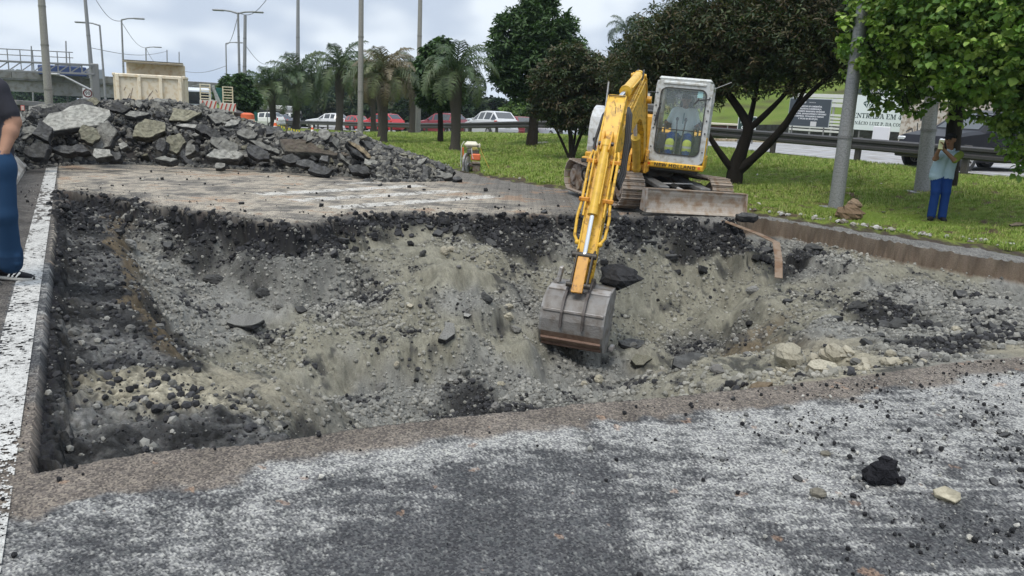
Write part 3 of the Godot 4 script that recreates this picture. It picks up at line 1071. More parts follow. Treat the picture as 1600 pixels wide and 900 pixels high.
func build_excavator() -> void:
	var ex := thing("excavator", "yellow crawler excavator digging in the crater with its bucket lowered", "excavator", Vector3(2.27, 0.03, -14.1))
	var tilt := Basis(Vector3(0, 0, 1), deg_to_rad(-2.3))
	var under := Transform3D(tilt * Basis(Vector3.UP, deg_to_rad(17.5)), Vector3.ZERO)
	var upper := Transform3D(tilt * Basis(Vector3.UP, deg_to_rad(-15.0)), Vector3.ZERO)
	var g := RandomNumberGenerator.new()
	g.seed = 5
	# ---- tracks
	var shoe := MB.new()
	shoe.col = Color(0.42, 0.38, 0.34)
	shoe.bx(0, 0, 0, 0.40, 0.022, 0.136, 0.004)
	shoe.bx(0, 0.02, 0.045, 0.40, 0.03, 0.018, 0.004)
	shoe.bx(0, 0.014, -0.02, 0.40, 0.016, 0.014, 0.003)
	shoe.col = Color(0.2, 0.17, 0.14)
	shoe.bx(-0.07, -0.025, 0, 0.04, 0.04, 0.12, 0.006)
	shoe.bx(0.07, -0.025, 0, 0.04, 0.04, 0.12, 0.006)
	var shoe_mesh := shoe.mesh()
	for s in [-1.0, 1.0]:
		var cx: float = s * 0.82
		var track := Node3D.new()
		track.name = "track" if s < 0 else "track_001"
		ex.add_child(track, true)
		track.transform = under * Transform3D(Basis(), Vector3(0, 0, -0.10))
		var hl := 1.05
		var rr := 0.27
		var per := 4.0 * hl + TAU * rr
		var count := 41
		for i in count:
			var d := per * i / count
			var p := Vector3(cx, 0, 0)
			var an := 0.0
			if d < 2.0 * hl:
				p.z = -hl + d; p.y = rr * 2.0; an = 0.0
				p.y -= 0.035 * sin(PI * d / (2.0 * hl))
			elif d < 2.0 * hl + PI * rr:
				an = (d - 2.0 * hl) / rr
				p.z = hl + sin(an) * rr; p.y = rr + cos(an) * rr
			elif d < 4.0 * hl + PI * rr:
				an = PI
				p.z = hl - (d - 2.0 * hl - PI * rr); p.y = 0.0
			else:
				an = PI + (d - 4.0 * hl - PI * rr) / rr
				p.z = -hl + sin(an) * rr; p.y = rr + cos(an) * rr
			p.y += 0.03
			var o := part("track_shoe", shoe_mesh, M.machine_rust, track)
			o.transform = Transform3D(Basis(Vector3.RIGHT, an), p)
		var fr := MB.new()
		fr.col = Color(0.34, 0.3, 0.27)
		fr.bx(cx, 0.30, 0, 0.20, 0.20, 1.72, 0.03)
		fr.bx(cx + s * 0.11, 0.31, 0.0, 0.03, 0.13, 1.2, 0.01)
		fr.bx(cx, 0.39, 0.1, 0.24, 0.06, 0.7, 0.02)
		fr.bx(cx - s * 0.25, 0.42, 0, 0.4, 0.16, 0.55, 0.03)
		part("track_frame", fr, M.machine_rust, track)
		for z in [-0.75, -0.45, -0.15, 0.15, 0.45, 0.75]:
			var ro := MB.new()
			ro.col = Color(0.3, 0.26, 0.22)
			ro.xf = Transform3D(Basis(Vector3(0, 0, 1), PI / 2), Vector3(cx, 0.15, z))
			ro.lathe([Vector2(0, -0.13), Vector2(0.10, -0.13), Vector2(0.10, -0.09), Vector2(0.08, -0.07), Vector2(0.08, 0.07), Vector2(0.10, 0.09), Vector2(0.10, 0.13), Vector2(0, 0.13)], 14)
			part("roller", ro, M.machine_rust, track)
		for z in [-hl, hl]:
			var wh := MB.new()
			wh.col = Color(0.33, 0.3, 0.28)
			wh.xf = Transform3D(Basis(Vector3(0, 0, 1), PI / 2), Vector3(cx, rr + 0.03, z))
			wh.lathe([Vector2(0, -0.14), Vector2(0.12, -0.14), Vector2(0.13, -0.10), Vector2(0.19, -0.10), Vector2(0.23, -0.05), Vector2(0.23, 0.05), Vector2(0.19, 0.10), Vector2(0.13, 0.10), Vector2(0.12, 0.14), Vector2(0, 0.14)], 22)
			for k in 8:
				var a := TAU * k / 8
				wh.cyl(Vector3(cos(a) * 0.085, -0.145, sin(a) * 0.085), Vector3(cos(a) * 0.085, 0.145, sin(a) * 0.085), 0.012, 6)
			if z < 0:
				for k in 15:
					var a := TAU * k / 15
					wh.bx(cos(a) * 0.24, 0, sin(a) * 0.24, 0.05, 0.05, 0.045, 0.008, Vector3(0, -a, 0))
			part("sprocket" if z < 0 else "idler_wheel", wh, M.machine_rust, track)
	# ---- carbody, slew ring
	var body := MB.new()
	body.xf = under
	body.col = Color(0.16, 0.15, 0.14)
	body.bx(0, 0.40, 0, 1.2, 0.2, 0.9, 0.04)
	body.xf = under * Transform3D(Basis(), Vector3(0, 0.5, 0))
	body.lathe([Vector2(0.46, 0), Vector2(0.46, 0.07), Vector2(0.40, 0.07), Vector2(0.40, 0.14)], 28)
	part("carbody", body, M.machine_rust, ex)
	# ---- blade
	var bl := MB.new()
	bl.xf = under
	bl.col = Color(0.56, 0.53, 0.5)
	var prof := []
	for k in 7:
		var a := lerpf(-0.5, 0.5, k / 6.0)
		prof.append(Vector2(1.545 - 0.10 * cos(a * 2.2) + 0.055 - (0.03 if k == 6 else 0.0), 0.22 + a * 0.36))
	for k in range(6, -1, -1):
		var a := lerpf(-0.5, 0.5, k / 6.0)
		prof.append(Vector2(1.52 - 0.10 * cos(a * 2.2) + 0.05, 0.22 + a * 0.36))
	slab_of(bl, prof, -0.74, 1.06)
	bl.col = Color(0.5, 0.47, 0.44)
	for s in [-0.75, 1.07]:
		slab_of(bl, [Vector2(1.40, 0.05), Vector2(1.575, 0.03), Vector2(1.60, 0.10), Vector2(1.545, 0.40), Vector2(1.42, 0.40)], s - 0.014, s + 0.014)
	bl.col = Color(0.72, 0.69, 0.64)
	bl.bx(0.16, 0.045, 1.575, 1.80, 0.045, 0.022, 0.005, Vector3(-0.3, 0, 0))
	bl.col = Color(0.4, 0.36, 0.32)
	bl.bx(0.16, 0.395, 1.50, 1.80, 0.022, 0.09, 0.005)
	for s in [-0.38, 0.16, 0.7]:
		bl.bx(s, 0.22, 1.40, 0.03, 0.30, 0.1, 0.005)
	part("dozer_blade", bl, M.machine_rust, ex)
	for s in [-0.36, 0.36]:
		var ar := MB.new()
		ar.xf = under
		ar.col = Color(0.2, 0.2, 0.2)
		ar.bar(Vector3(s * 0.9, 0.50, 0.42), Vector3(s * 1.05, 0.40, 1.40), 0.19, 0.07, 0.012)
		ar.bx(s * 1.05, 0.33, 1.40, 0.16, 0.1, 0.08, 0.015)
		part("blade_arm", ar, M.steel_worn, ex)
	var bc := MB.new()
	bc.xf = under
	bc.col = Color(0.05, 0.05, 0.05)
	bc.cyl(Vector3(0, 0.47, 0.5), Vector3(0.02, 0.38, 1.12), 0.055, 12)
	bc.col = Color(0.5, 0.5, 0.5)
	bc.cyl(Vector3(0.02, 0.38, 1.12), Vector3(0.03, 0.35, 1.42), 0.03, 10)
	bc.tube([under.basis.inverse() * Vector3(0.1, 0.42, 0.9), Vector3(0.28, 0.47, 1.1), Vector3(0.36, 0.37, 1.25), Vector3(0.1, 0.36, 1.3)], [0.016], 6)
	part("blade_cylinder", bc, M.steel_worn, ex)
	# ---- house
	var deck := MB.new()
	deck.xf = upper
	deck.col = Color(0.05, 0.05, 0.05)
	deck.bx(-0.08, 0.675, -0.1, 1.95, 0.09, 1.95, 0.02)
	deck.col = YEL2
	deck.bx(-0.62, 0.70, 0.80, 0.85, 0.06, 0.14, 0.01)
	part("deck", deck, M.machine, ex)
	var hood := MB.new()
	hood.xf = upper * side_on()
	hood.col = Color(0.52, 0.54, 0.55)
	var hp := PackedVector2Array([Vector2(-1.05, 0.80), Vector2(0.42, 0.80), Vector2(0.45, 0.90), Vector2(0.44, 1.20), Vector2(0.38, 1.40), Vector2(0.24, 1.54), Vector2(0.02, 1.60), Vector2(-0.80, 1.58), Vector2(-1.05, 1.40)])
	hood.prism(hp, 0.66, 1.04)
	hood.prism(PackedVector2Array([Vector2(-0.98, 0.82), Vector2(0.36, 0.82), Vector2(0.38, 1.18), Vector2(0.32, 1.36), Vector2(0.2, 1.49), Vector2(0.02, 1.55), Vector2(-0.78, 1.53), Vector2(-0.98, 1.38)]), 1.04, 1.065)
	part("side_hood", hood, M.machine, ex)
	var hb := MB.new()
	hb.xf = upper
	hb.col = YEL2
	hb.bx(-0.86, 0.745, -0.3, 0.42, 0.11, 1.54, 0.02)
	part("lower_skirt", hb, M.machine, ex)
	var dots := MB.new()
	dots.xf = upper
	dots.col = Color(0.02, 0.02, 0.02)
	dots.cyl(Vector3(-0.93, 1.02, 0.44), Vector3(-0.93, 1.02, 0.462), 0.035, 14)
	var vent := MB.new()
	vent.xf = upper
	vent.col = Color(0.02, 0.02, 0.02)
	vent.bx(-0.75, 1.62, 0.05, 0.24, 0.10, 0.3, 0.02)
	part("air_intake", vent, M.plain, ex)
	part("fuel_cap", dots, M.plain, ex)
	var red := MB.new()
	red.xf = upper
	red.col = Color(0.6, 0.03, 0.04)
	red.cyl(Vector3(-0.90, 0.90, 0.44), Vector3(-0.90, 0.90, 0.456), 0.018, 10)
	part("red_reflector", red, M.plain, ex)
	var eng := MB.new()
	eng.xf = upper
	eng.col = YEL2
	eng.bx(-0.28, 1.12, -0.35, 0.72, 0.82, 1.0, 0.05)
	eng.col = Color(0.04, 0.04, 0.04)
	eng.bx(-0.28, 1.57, -0.35, 0.66, 0.08, 0.9, 0.03)
	eng.col = Color(0.1, 0.1, 0.1)
	eng.bx(-0.1, 1.65, -0.2, 0.22, 0.12, 0.3, 0.03)
	part("engine_cover", eng, M.machine, ex)
	var cwt := MB.new()
	cwt.xf = upper
	cwt.col = YEL
	cwt.bx(-0.08, 1.0, -1.14, 1.9, 0.62, 0.34, 0.08)
	part("counterweight", cwt, M.machine, ex)
	var pole := MB.new()
	pole.xf = upper
	pole.col = Color(0.55, 0.56, 0.57)
	pole.cyl(Vector3(-0.80, 1.5, 0.46), Vector3(-0.80, 2.0, 0.46), 0.014, 8)
	pole.cyl(Vector3(-0.80, 0.95, 0.46), Vector3(-0.80, 1.5, 0.46), 0.018, 8)
	part("hand_rail", pole, M.steel_worn, ex)
	# ---- cab
	build_cab(ex, upper)
	# ---- boom
	var bm := MB.new()
	bm.xf = upper
	bm.col = YEL
	slab_of(bm, [Vector2(0.95, 0.86), Vector2(1.02, 0.74), Vector2(1.16, 0.76), Vector2(1.66, 1.26), Vector2(2.16, 1.43), Vector2(2.46, 1.45), Vector2(4.22, 0.99), Vector2(4.38, 1.02), Vector2(4.40, 1.16), Vector2(4.3, 1.24), Vector2(3.4, 1.57), Vector2(2.60, 1.91), Vector2(2.36, 1.98), Vector2(2.12, 1.94), Vector2(1.90, 1.79), Vector2(1.45, 1.41)], -0.15, 0.03)
	# flange strips that stand proud of the webs
	for x in [-0.155, 0.035]:
		bm.col = Color(0.74, 0.45, 0.045)
		bm.tube([Vector3(x, 1.00, 1.04), Vector3(x, 1.41, 1.48), Vector3(x, 1.79, 1.93), Vector3(x, 1.94, 2.15), Vector3(x, 1.96, 2.40), Vector3(x, 1.87, 2.63), Vector3(x, 1.56, 3.42), Vector3(x, 1.26, 4.26)], [0.014], 7)
	part("boom", bm, M.machine_yellow, ex)
	var pipes := MB.new()
	pipes.xf = upper
	pipes.col = Color(0.74, 0.46, 0.06)
	for x in [-0.135, -0.11, 0.0, 0.025]:
		pipes.tube([Vector3(x, 1.49, 1.52), Vector3(x, 1.84, 1.95), Vector3(x, 2.03, 2.16), Vector3(x, 2.04, 2.42), Vector3(x, 1.95, 2.65), Vector3(x, 1.64, 3.45), Vector3(x, 1.49, 3.88)], [0.012], 6)
	for z in [2.3, 2.9, 3.5]:
		pipes.bx(-0.055, 1.98 - maxf(0.0, z - 2.35) * 0.38, z, 0.2, 0.04, 0.05, 0.01)
	part("boom_pipes", pipes, M.machine_yellow, ex)
	var hoses := MB.new()
	hoses.xf = upper
	hoses.col = Color(0.025, 0.025, 0.027)
	for x in [-0.10, -0.02]:
		hoses.tube([Vector3(x, 1.99, 2.2), Vector3(x, 2.09, 2.28), Vector3(x + 0.02, 2.13, 2.40), Vector3(x + 0.03, 2.08, 2.52), Vector3(x + 0.03, 1.95, 2.6)], [0.016], 7)
	# loops hanging from the boom end to the arm on its right
	for k in 3:
		var x := 0.06 + 0.022 * k
		hoses.tube([Vector3(0.03, 1.58, 3.8), Vector3(x, 1.50, 4.05), Vector3(x + 0.04, 1.18, 4.25), Vector3(x + 0.05, 0.82 - 0.03 * k, 4.38), Vector3(x + 0.02, 0.66 - 0.03 * k, 4.50), Vector3(x - 0.02, 0.74, 4.66), Vector3(0.06, 0.92, 4.72)], [0.019], 7)
	# hose down the left side with a slack loop
	hoses.tube([Vector3(-0.16, 1.65, 3.7), Vector3(-0.24, 1.46, 4.1), Vector3(-0.27, 1.15, 4.3), Vector3(-0.26, 0.90, 4.42), Vector3(-0.22, 0.78, 4.62)], [0.02], 7)
	var loop := []
	for k in 17:
		var a := TAU * k / 16.0
		loop.append(Vector3(-0.27 + cos(a) * 0.075, 0.74 + sin(a) * 0.09, 4.55 + 0.03 * sin(a)))
	hoses.tube(loop, [0.014], 6)
	# swing post hoses
	for k in 4:
		hoses.tube([Vector3(-0.30 + 0.05 * k, 1.10, 0.78), Vector3(-0.30 + 0.05 * k, 1.20, 0.92), Vector3(-0.28 + 0.05 * k, 0.98, 1.0), Vector3(-0.30 + 0.05 * k, 0.84, 0.9)], [0.015], 6)
	part("hydraulic_hoses", hoses, M.rubber, ex).set_meta("kind", "stuff")
	var post := MB.new()
	post.xf = upper
	post.col = YEL2
	post.bx(-0.06, 0.66, 0.98, 0.34, 0.16, 0.34, 0.03)
	for s in [-0.19, 0.07]:
		slab_of(post, [Vector2(0.86, 0.60), Vector2(1.24, 0.60), Vector2(1.22, 0.86), Vector2(1.06, 0.96), Vector2(0.92, 0.94)], s - 0.018, s + 0.018)
	post.bx(-0.30, 0.92, 0.80, 0.30, 0.34, 0.08, 0.01)
	post.bx(-0.30, 1.10, 0.82, 0.34, 0.03, 0.10, 0.006)
	post.bx(-0.46, 0.90, 0.82, 0.025, 0.40, 0.10, 0.006)
	post.col = Color(0.03, 0.03, 0.03)
	for k in 4:
		post.bx(-0.40 + 0.07 * k, 1.01, 0.86, 0.03, 0.12, 0.05, 0.006)
	part("swing_post", post, M.machine_yellow, ex)
	cylinder(ex, upper, "boom_cylinder", Vector3(-0.06, 0.66, 1.24), Vector3(-0.06, 1.47, 2.30), 0.062, 0.62)
	cylinder(ex, upper, "arm_cylinder", Vector3(-0.06, 2.05, 2.44), Vector3(-0.06, 1.65, 4.24), 0.068, 0.66)
	var ears := MB.new()
	ears.xf = upper
	ears.col = YEL
	for s in [-0.13, 0.01]:
		var ear := MB.new()
		ear.xf = upper
		ear.col = YEL
		slab_of(ear, [Vector2(2.32, 1.89), Vector2(2.58, 1.87), Vector2(2.50, 2.09), Vector2(2.40, 2.09)], s - 0.012, s + 0.012)
		part("cylinder_ear", ear, M.machine, ex)
	ears.cyl(Vector3(-0.17, 2.05, 2.44), Vector3(0.05, 2.05, 2.44), 0.03, 10)
	var knob := MB.new()
	knob.xf = upper
	knob.col = YEL2
	knob.cyl(Vector3(0.06, 1.73, 2.1), Vector3(0.13, 1.73, 2.1), 0.055, 14)
	part("work_light_knob", knob, M.machine, ex)
	part("pivot_pin", ears, M.machine, ex)
	# ---- arm, in (along, out) coordinates of its own
	var top := Vector2(4.20, 1.66)
	var dn := Vector2(0.479, -0.878)
	var ou := Vector2(0.878, 0.479)
	var on := func(u: float, w: float) -> Vector2: return top + dn * u + ou * w
	var on3 := func(x: float, u: float, w: float) -> Vector3:
		var q: Vector2 = top + dn * u + ou * w
		return Vector3(x, q.y, q.x)
	var arm := MB.new()
	arm.xf = upper
	arm.col = YEL
	var ap := []
	for q in [[-0.02, -0.05], [-0.02, 0.09], [0.10, 0.12], [0.55, 0.15], [1.0, 0.115], [2.30, 0.085], [2.40, 0.04], [2.43, -0.02], [2.38, -0.09], [2.28, -0.11], [1.0, -0.17], [0.62, -0.24], [0.46, -0.24], [0.30, -0.14]]:
		ap.append(on.call(q[0], q[1]))
	slab_of(arm, ap, -0.165, 0.045)
	arm.col = Color(0.75, 0.47, 0.05)
	for x in [-0.165, 0.045]:
		arm.tube([on3.call(x, 0.0, 0.10), on3.call(x, 0.55, 0.155), on3.call(x, 1.0, 0.12), on3.call(x, 2.28, 0.09)], [0.012], 6)
	part("arm", arm, M.machine_yellow, ex)
	var wear := MB.new()
	wear.xf = upper
	wear.col = Color(0.05, 0.045, 0.04)
	wear.bar(on3.call(-0.165, 0.005, 0.112), on3.call(0.045, 0.005, 0.112), 0.012, 0.012, 0.003)
	for q in [[-0.05, 0.16, 0.10, 0.01], [-0.075, 0.10, 0.05, 0.015], [0.0, 0.13, 0.05, 0.008]]:
		wear.bar(on3.call(q[0], q[1], 0.125), on3.call(q[0] + q[3], q[1] + q[2], 0.131), 0.006, 0.006, 0.001)
	part("scuffs", wear, M.machine_rust, ex).set_meta("kind", "stuff")
	var apipe := MB.new()
	apipe.xf = upper
	apipe.col = Color(0.74, 0.45, 0.05)
	for s in [-1.0, 1.0]:
		var x: float = -0.06 + s * 0.17
		apipe.tube([on3.call(x - s * 0.02, 0.78, 0.14), on3.call(x, 0.86, 0.15), on3.call(x, 1.45, 0.13), on3.call(x + s * 0.02, 1.62, 0.115), on3.call(x + s * 0.01, 1.86, 0.10), on3.call(x - s * 0.03, 1.93, 0.09)], [0.018], 8)
		apipe.tube([on3.call(x - s * 0.05, 0.80, 0.17), on3.call(x - s * 0.05, 1.62, 0.14)], [0.014], 8)
		apipe.ball(upper.basis.inverse() * Vector3.ZERO + on3.call(x - s * 0.035, 1.94, 0.085), Vector3(0.032, 0.032, 0.032), 8, 6)
		apipe.col = Color(0.62, 0.27, 0.03)
		for u in [0.92, 1.42]:
			apipe.bar(on3.call(x - s * 0.09, u, 0.15), on3.call(x + s * 0.035, u, 0.15), 0.045, 0.05, 0.008)
		apipe.col = Color(0.74, 0.45, 0.05)
	part("arm_pipes", apipe, M.machine_yellow, ex)
	var mount := MB.new()
	mount.xf = upper
	mount.col = YEL2
	for s in [-0.11, -0.01]:
		mount.bar(on3.call(s, 0.56, 0.16), on3.call(s, 0.84, 0.24), 0.022, 0.12, 0.006)
	mount.col = Color(0.05, 0.04, 0.04)
	mount.cyl(on3.call(-0.15, 0.72, 0.23), on3.call(0.03, 0.72, 0.23), 0.026, 10)
	part("cylinder_mount", mount, M.machine, ex)
	cylinder(ex, upper, "bucket_cylinder", on3.call(-0.06, 0.72, 0.23), on3.call(-0.06, 2.12, 0.19), 0.052, 0.64)
	# bucket linkage
	var lk := MB.new()
	lk.xf = upper
	lk.col = Color(0.06, 0.052, 0.045)
	for s in [-0.16, 0.04]:
		lk.bar(on3.call(s, 2.0, 0.02), on3.call(s, 2.14, 0.20), 0.025, 0.07, 0.01)
		lk.bar(on3.call(s * 0.9, 2.13, 0.19), on3.call(s * 0.9, 2.52, 0.22), 0.026, 0.075, 0.01)
	lk.cyl(on3.call(-0.20, 2.13, 0.195), on3.call(0.08, 2.13, 0.195), 0.036, 12)
	lk.cyl(on3.call(-0.20, 2.50, 0.22), on3.call(0.08, 2.50, 0.22), 0.032, 12)
	lk.cyl(on3.call(-0.20, 2.36, -0.02), on3.call(0.08, 2.36, -0.02), 0.036, 12)
	part("bucket_linkage", lk, M.steel_worn, ex)
	var yl := MB.new()
	yl.xf = upper
	yl.col = Color(0.55, 0.27, 0.03)
	yl.bar(on3.call(-0.06, 2.16, 0.225), on3.call(-0.06, 2.60, 0.245), 0.13, 0.03, 0.006)
	yl.col = Color(0.70, 0.45, 0.05)
	for s in [-0.175, 0.055]:
		yl.bar(on3.call(s, 1.98, 0.02), on3.call(s, 2.2, 0.10), 0.012, 0.10, 0.004)
	part("link_plate", yl, M.machine_yellow, ex)
	# ---- bucket: shell seen from its back
	var x0 := -0.41
	var x1 := 0.28
	var outer := [Vector2(5.020, -0.503), Vector2(5.260, -0.512), Vector2(5.500, -0.539), Vector2(5.640, -0.602), Vector2(5.720, -0.701), Vector2(5.755, -0.827), Vector2(5.745, -0.971), Vector2(5.690, -1.088), Vector2(5.580, -1.178), Vector2(5.420, -1.232), Vector2(5.220, -1.250)]
	var bk := MB.new()
	bk.xf = upper
	for k in range(1, outer.size()):
		var a: Vector2 = outer[k - 1]
		var b: Vector2 = outer[k]
		var nn := Vector2(-(b - a).y, (b - a).x).normalized() * 0.022
		bk.col = Color(0.20, 0.196, 0.188) if k < 7 else Color(0.24, 0.17, 0.13)
		slab_of(bk, [a, b, b - nn, a - nn] if nn.x > 0 else [a, b, b + nn, a + nn], x0, x1)
	part("bucket_shell", bk, M.bucket_steel, ex)
	for x in [x0 - 0.012, x1 + 0.012]:
		var sides := MB.new()
		sides.xf = upper
		sides.col = Color(0.23, 0.225, 0.22)
		var sp := outer.duplicate()
		sp.append(Vector2(5.12, -1.18))
		sp.append(Vector2(5.0, -0.75))
		slab_of(sides, sp, x - 0.013, x + 0.013)
		for q in [[5.06, -0.98], [5.02, -0.8], [5.0, -0.62]]:
			sides.bx(x, q[1], q[0] + 0.02, 0.035, 0.10, 0.09, 0.01)
		part("bucket_side", sides, M.bucket_steel, ex)
	var ribs := MB.new()
	ribs.xf = upper
	ribs.col = Color(0.10, 0.09, 0.085)
	for s in [-0.185, 0.065]:
		slab_of(ribs, [Vector2(5.120, -0.485), Vector2(5.260, -0.395), Vector2(5.500, -0.449), Vector2(5.700, -0.575), Vector2(5.790, -0.719), Vector2(5.800, -0.899), Vector2(5.750, -0.899), Vector2(5.680, -0.629), Vector2(5.500, -0.535)], s - 0.014, s + 0.014)
	ribs.col = Color(0.33, 0.32, 0.31)
	ribs.bx(-0.06, -0.521, 5.42, 0.72, 0.03, 0.16, 0.008, Vector3(0.12, 0, 0))
	ribs.bx(-0.06, -0.719, 5.735, 0.70, 0.035, 0.02, 0.006)
	ribs.col = Color(0.19, 0.12, 0.09)
	ribs.bx(-0.06, -1.052, 5.722, 0.70, 0.03, 0.024, 0.006, Vector3(-0.4, 0, 0))
	ribs.bx(-0.06, -1.142, 5.64, 0.70, 0.035, 0.026, 0.006, Vector3(-0.8, 0, 0))
	part("bucket_ribs", ribs, M.bucket_steel, ex)
	for k in 5:
		var tooth := MB.new()
		tooth.xf = upper
		tooth.col = Color(0.3, 0.29, 0.28)
		tooth.bx(x0 + 0.06 + k * 0.175, -1.235, 5.14, 0.06, 0.045, 0.2, 0.012)
		part("bucket_tooth", tooth, M.bucket_steel, ex)
	var lug := MB.new()
	lug.xf = upper
	lug.col = Color(0.4, 0.39, 0.38)
	lug.bx(-0.34, -0.40, 5.28, 0.05, 0.2, 0.1, 0.012, Vector3(0, 0, -0.15))
	part("lifting_lug", lug, M.steel_worn, ex)
	# the lump in the bucket
	var clod := MB.new()
	clod.col = Color(0.05, 0.05, 0.052)
	clod.lump(Vector3.ZERO, Vector3(0.24, 0.17, 0.20), g, 0.28, 11, 8)
	var lo := single("asphalt_chunk", clod, M.slab, "black broken asphalt lump held behind the excavator bucket", "asphalt chunk")
	lo.transform = Transform3D(Basis(), Vector3(2.27, 0.03, -14.1)) * upper * Transform3D(Basis(Vector3.UP, 0.4), Vector3(0.33, -0.40, 4.95))

func cylinder(ex: Node3D, xf: Transform3D, called: String, a: Vector3, b: Vector3, r: float, share: float) -> void:
	var m := a.lerp(b, share)
	var d := (b - a).normalized()
	var c := MB.new()
	c.xf = xf
	c.col = Color(0.70, 0.43, 0.05)
	c.cyl(a, m, r, 16)
	c.cyl(m - d * 0.05, m + d * 0.012, r * 1.18, 16)
	c.cyl(a - d * 0.04, a + d * 0.04, r * 1.1, 16)
	c.tube([a + d * 0.1 + Vector3(r * 0.8, 0.03, 0), a + d * 0.3 + Vector3(r * 1.1, 0.03, 0), m - d * 0.1 + Vector3(r * 1.05, 0.03, 0)], [0.011], 6)
	var o := part(called, c, M.machine, ex)
	var rod := MB.new()
	rod.xf = xf
	rod.cyl(m, b, r * 0.52, 14)
	rod.ball(b, Vector3.ONE * r * 0.8, 10, 8)
	part("piston_rod", rod, M.chrome, o)

func build_cab(ex: Node3D, upper: Transform3D) -> void:
	var x0 := 0.06
	var x1 := 0.96
	var zf := 0.955
	var zb := -0.42
	var cab := Node3D.new()
	cab.name = "cab"
	ex.add_child(cab, true)
	cab.transform = upper
	var fr := MB.new()
	fr.col = GREY
	frame_ring(fr, rounded(x0, 0.79, x1, 2.10, 0.10), rounded(x0 + 0.085, 0.92, x1 - 0.085, 1.975, 0.10), zf - 0.05, zf)
	# raised surround of the opening
	fr.col = Color(0.05, 0.05, 0.05)
	frame_ring(fr, rounded(x0 + 0.08, 0.915, x1 - 0.08, 1.98, 0.105), rounded(x0 + 0.098, 0.933, x1 - 0.098, 1.962, 0.09), zf - 0.02, zf + 0.012)
	fr.bx((x0 + x1) * 0.5, 1.32, zf - 0.005, x1 - x0 - 0.19, 0.016, 0.02, 0.003)
	fr.col = GREY
	# posts, side sills and rear
	for x in [x0 + 0.03, x1 - 0.03]:
		fr.bx(x, 1.43, zb + 0.03, 0.06, 1.26, 0.06, 0.015)
		fr.bx(x, 1.45, 0.32, 0.05, 1.24, 0.06, 0.01)
		fr.bx(x, 2.04, (zf + zb) * 0.5 - 0.02, 0.06, 0.09, zf - zb - 0.12, 0.02)
		fr.bx(x, 0.93, (zf + zb) * 0.5 - 0.02, 0.06, 0.28, zf - zb - 0.1, 0.015)
	fr.bx((x0 + x1) * 0.5, 1.0, zb + 0.03, x1 - x0 - 0.14, 0.42, 0.05, 0.01)
	fr.bx((x0 + x1) * 0.5, 2.03, zb + 0.03, x1 - x0 - 0.14, 0.10, 0.05, 0.01)
	part("cab_frame", fr, M.machine, cab)
	var roof := MB.new()
	roof.col = Color(0.58, 0.60, 0.605)
	roof.bx((x0 + x1) * 0.5, 2.115, (zf + zb) * 0.5, x1 - x0 - 0.06, 0.06, zf - zb - 0.02, 0.028)
	roof.bx((x0 + x1) * 0.5, 2.05, zf + 0.006, x1 - x0 - 0.22, 0.05, 0.03, 0.013)
	part("cab_roof", roof, M.machine, cab)
	var inside := MB.new()
	inside.col = Color(0.05, 0.052, 0.055)
	inside.bx((x0 + x1) * 0.5, 0.80, (zf + zb) * 0.5, x1 - x0 - 0.1, 0.03, zf - zb - 0.12, 0.004)
	inside.bx((x0 + x1) * 0.5, 1.02, zb + 0.14, x1 - x0 - 0.2, 0.40, 0.14, 0.03)
	inside.bx(x0 + 0.15, 1.10, 0.15, 0.16, 0.28, 0.5, 0.03)
	inside.bx(x1 - 0.15, 1.10, 0.15, 0.16, 0.28, 0.5, 0.03)
	for x in [-0.05, 0.05]:
		inside.tube([Vector3(0.51 + x, 0.82, 0.78), Vector3(0.51 + x * 0.9, 1.15, 0.70), Vector3(0.51 + x * 1.4, 1.46, 0.64)], [0.014, 0.012, 0.012], 7)
		inside.ball(Vector3(0.51 + x * 1.4, 1.49, 0.635), Vector3(0.026, 0.035, 0.026), 8, 6)
		inside.bx(0.51 + x * 1.2, 0.85, 0.76, 0.07, 0.04, 0.16, 0.01)
	for x in [x0 + 0.17, x1 - 0.17]:
		inside.tube([Vector3(x, 1.24, 0.36), Vector3(x, 1.40, 0.36)], [0.014], 7)
		inside.ball(Vector3(x, 1.43, 0.36), Vector3(0.026, 0.04, 0.026), 8, 6)
	part("controls", inside, M.plain, cab)
	var seat := MB.new()
	seat.col = Color(0.035, 0.036, 0.04)
	seat.bx(0.51, 1.08, 0.14, 0.42, 0.13, 0.44, 0.05)
	seat.bx(0.51, 1.40, -0.12, 0.40, 0.60, 0.12, 0.05, Vector3(-0.15, 0, 0))
	seat.bx(0.51, 1.74, -0.20, 0.24, 0.18, 0.09, 0.04, Vector3(-0.15, 0, 0))
	part("seat", seat, M.cloth, cab)
	var panes := MB.new()
	panes.bx((x0 + x1) * 0.5, 1.645, zf - 0.012, x1 - x0 - 0.195, 0.63, 0.005)
	part("windscreen", panes, M.glass, cab)
	var p2 := MB.new()
	p2.bx((x0 + x1) * 0.5, 1.12, zf - 0.015, x1 - x0 - 0.195, 0.38, 0.005)
	part("lower_pane", p2, M.glass, cab)
	for x in [x0 + 0.02, x1 - 0.02]:
		for z in [[zb + 0.06, 0.29], [0.35, zf - 0.05]]:
			var p3 := MB.new()
			p3.bx(x, 1.53, (z[0] + z[1]) * 0.5, 0.005, 0.92, z[1] - z[0])
			part("side_pane", p3, M.glass, cab)
	var p4 := MB.new()
	p4.bx((x0 + x1) * 0.5, 1.59, zb + 0.03, x1 - x0 - 0.12, 0.78, 0.005)
	part("rear_pane", p4, M.glass, cab)
	var strip := MB.new()
	strip.col = YEL
	strip.bx((x0 + x1) * 0.5 + 0.01, 0.74, zf - 0.02, x1 - x0 + 0.02, 0.10, 0.10, 0.02)
	strip.bx(x1 + 0.005, 0.80, 0.25, 0.035, 0.22, 1.36, 0.012)
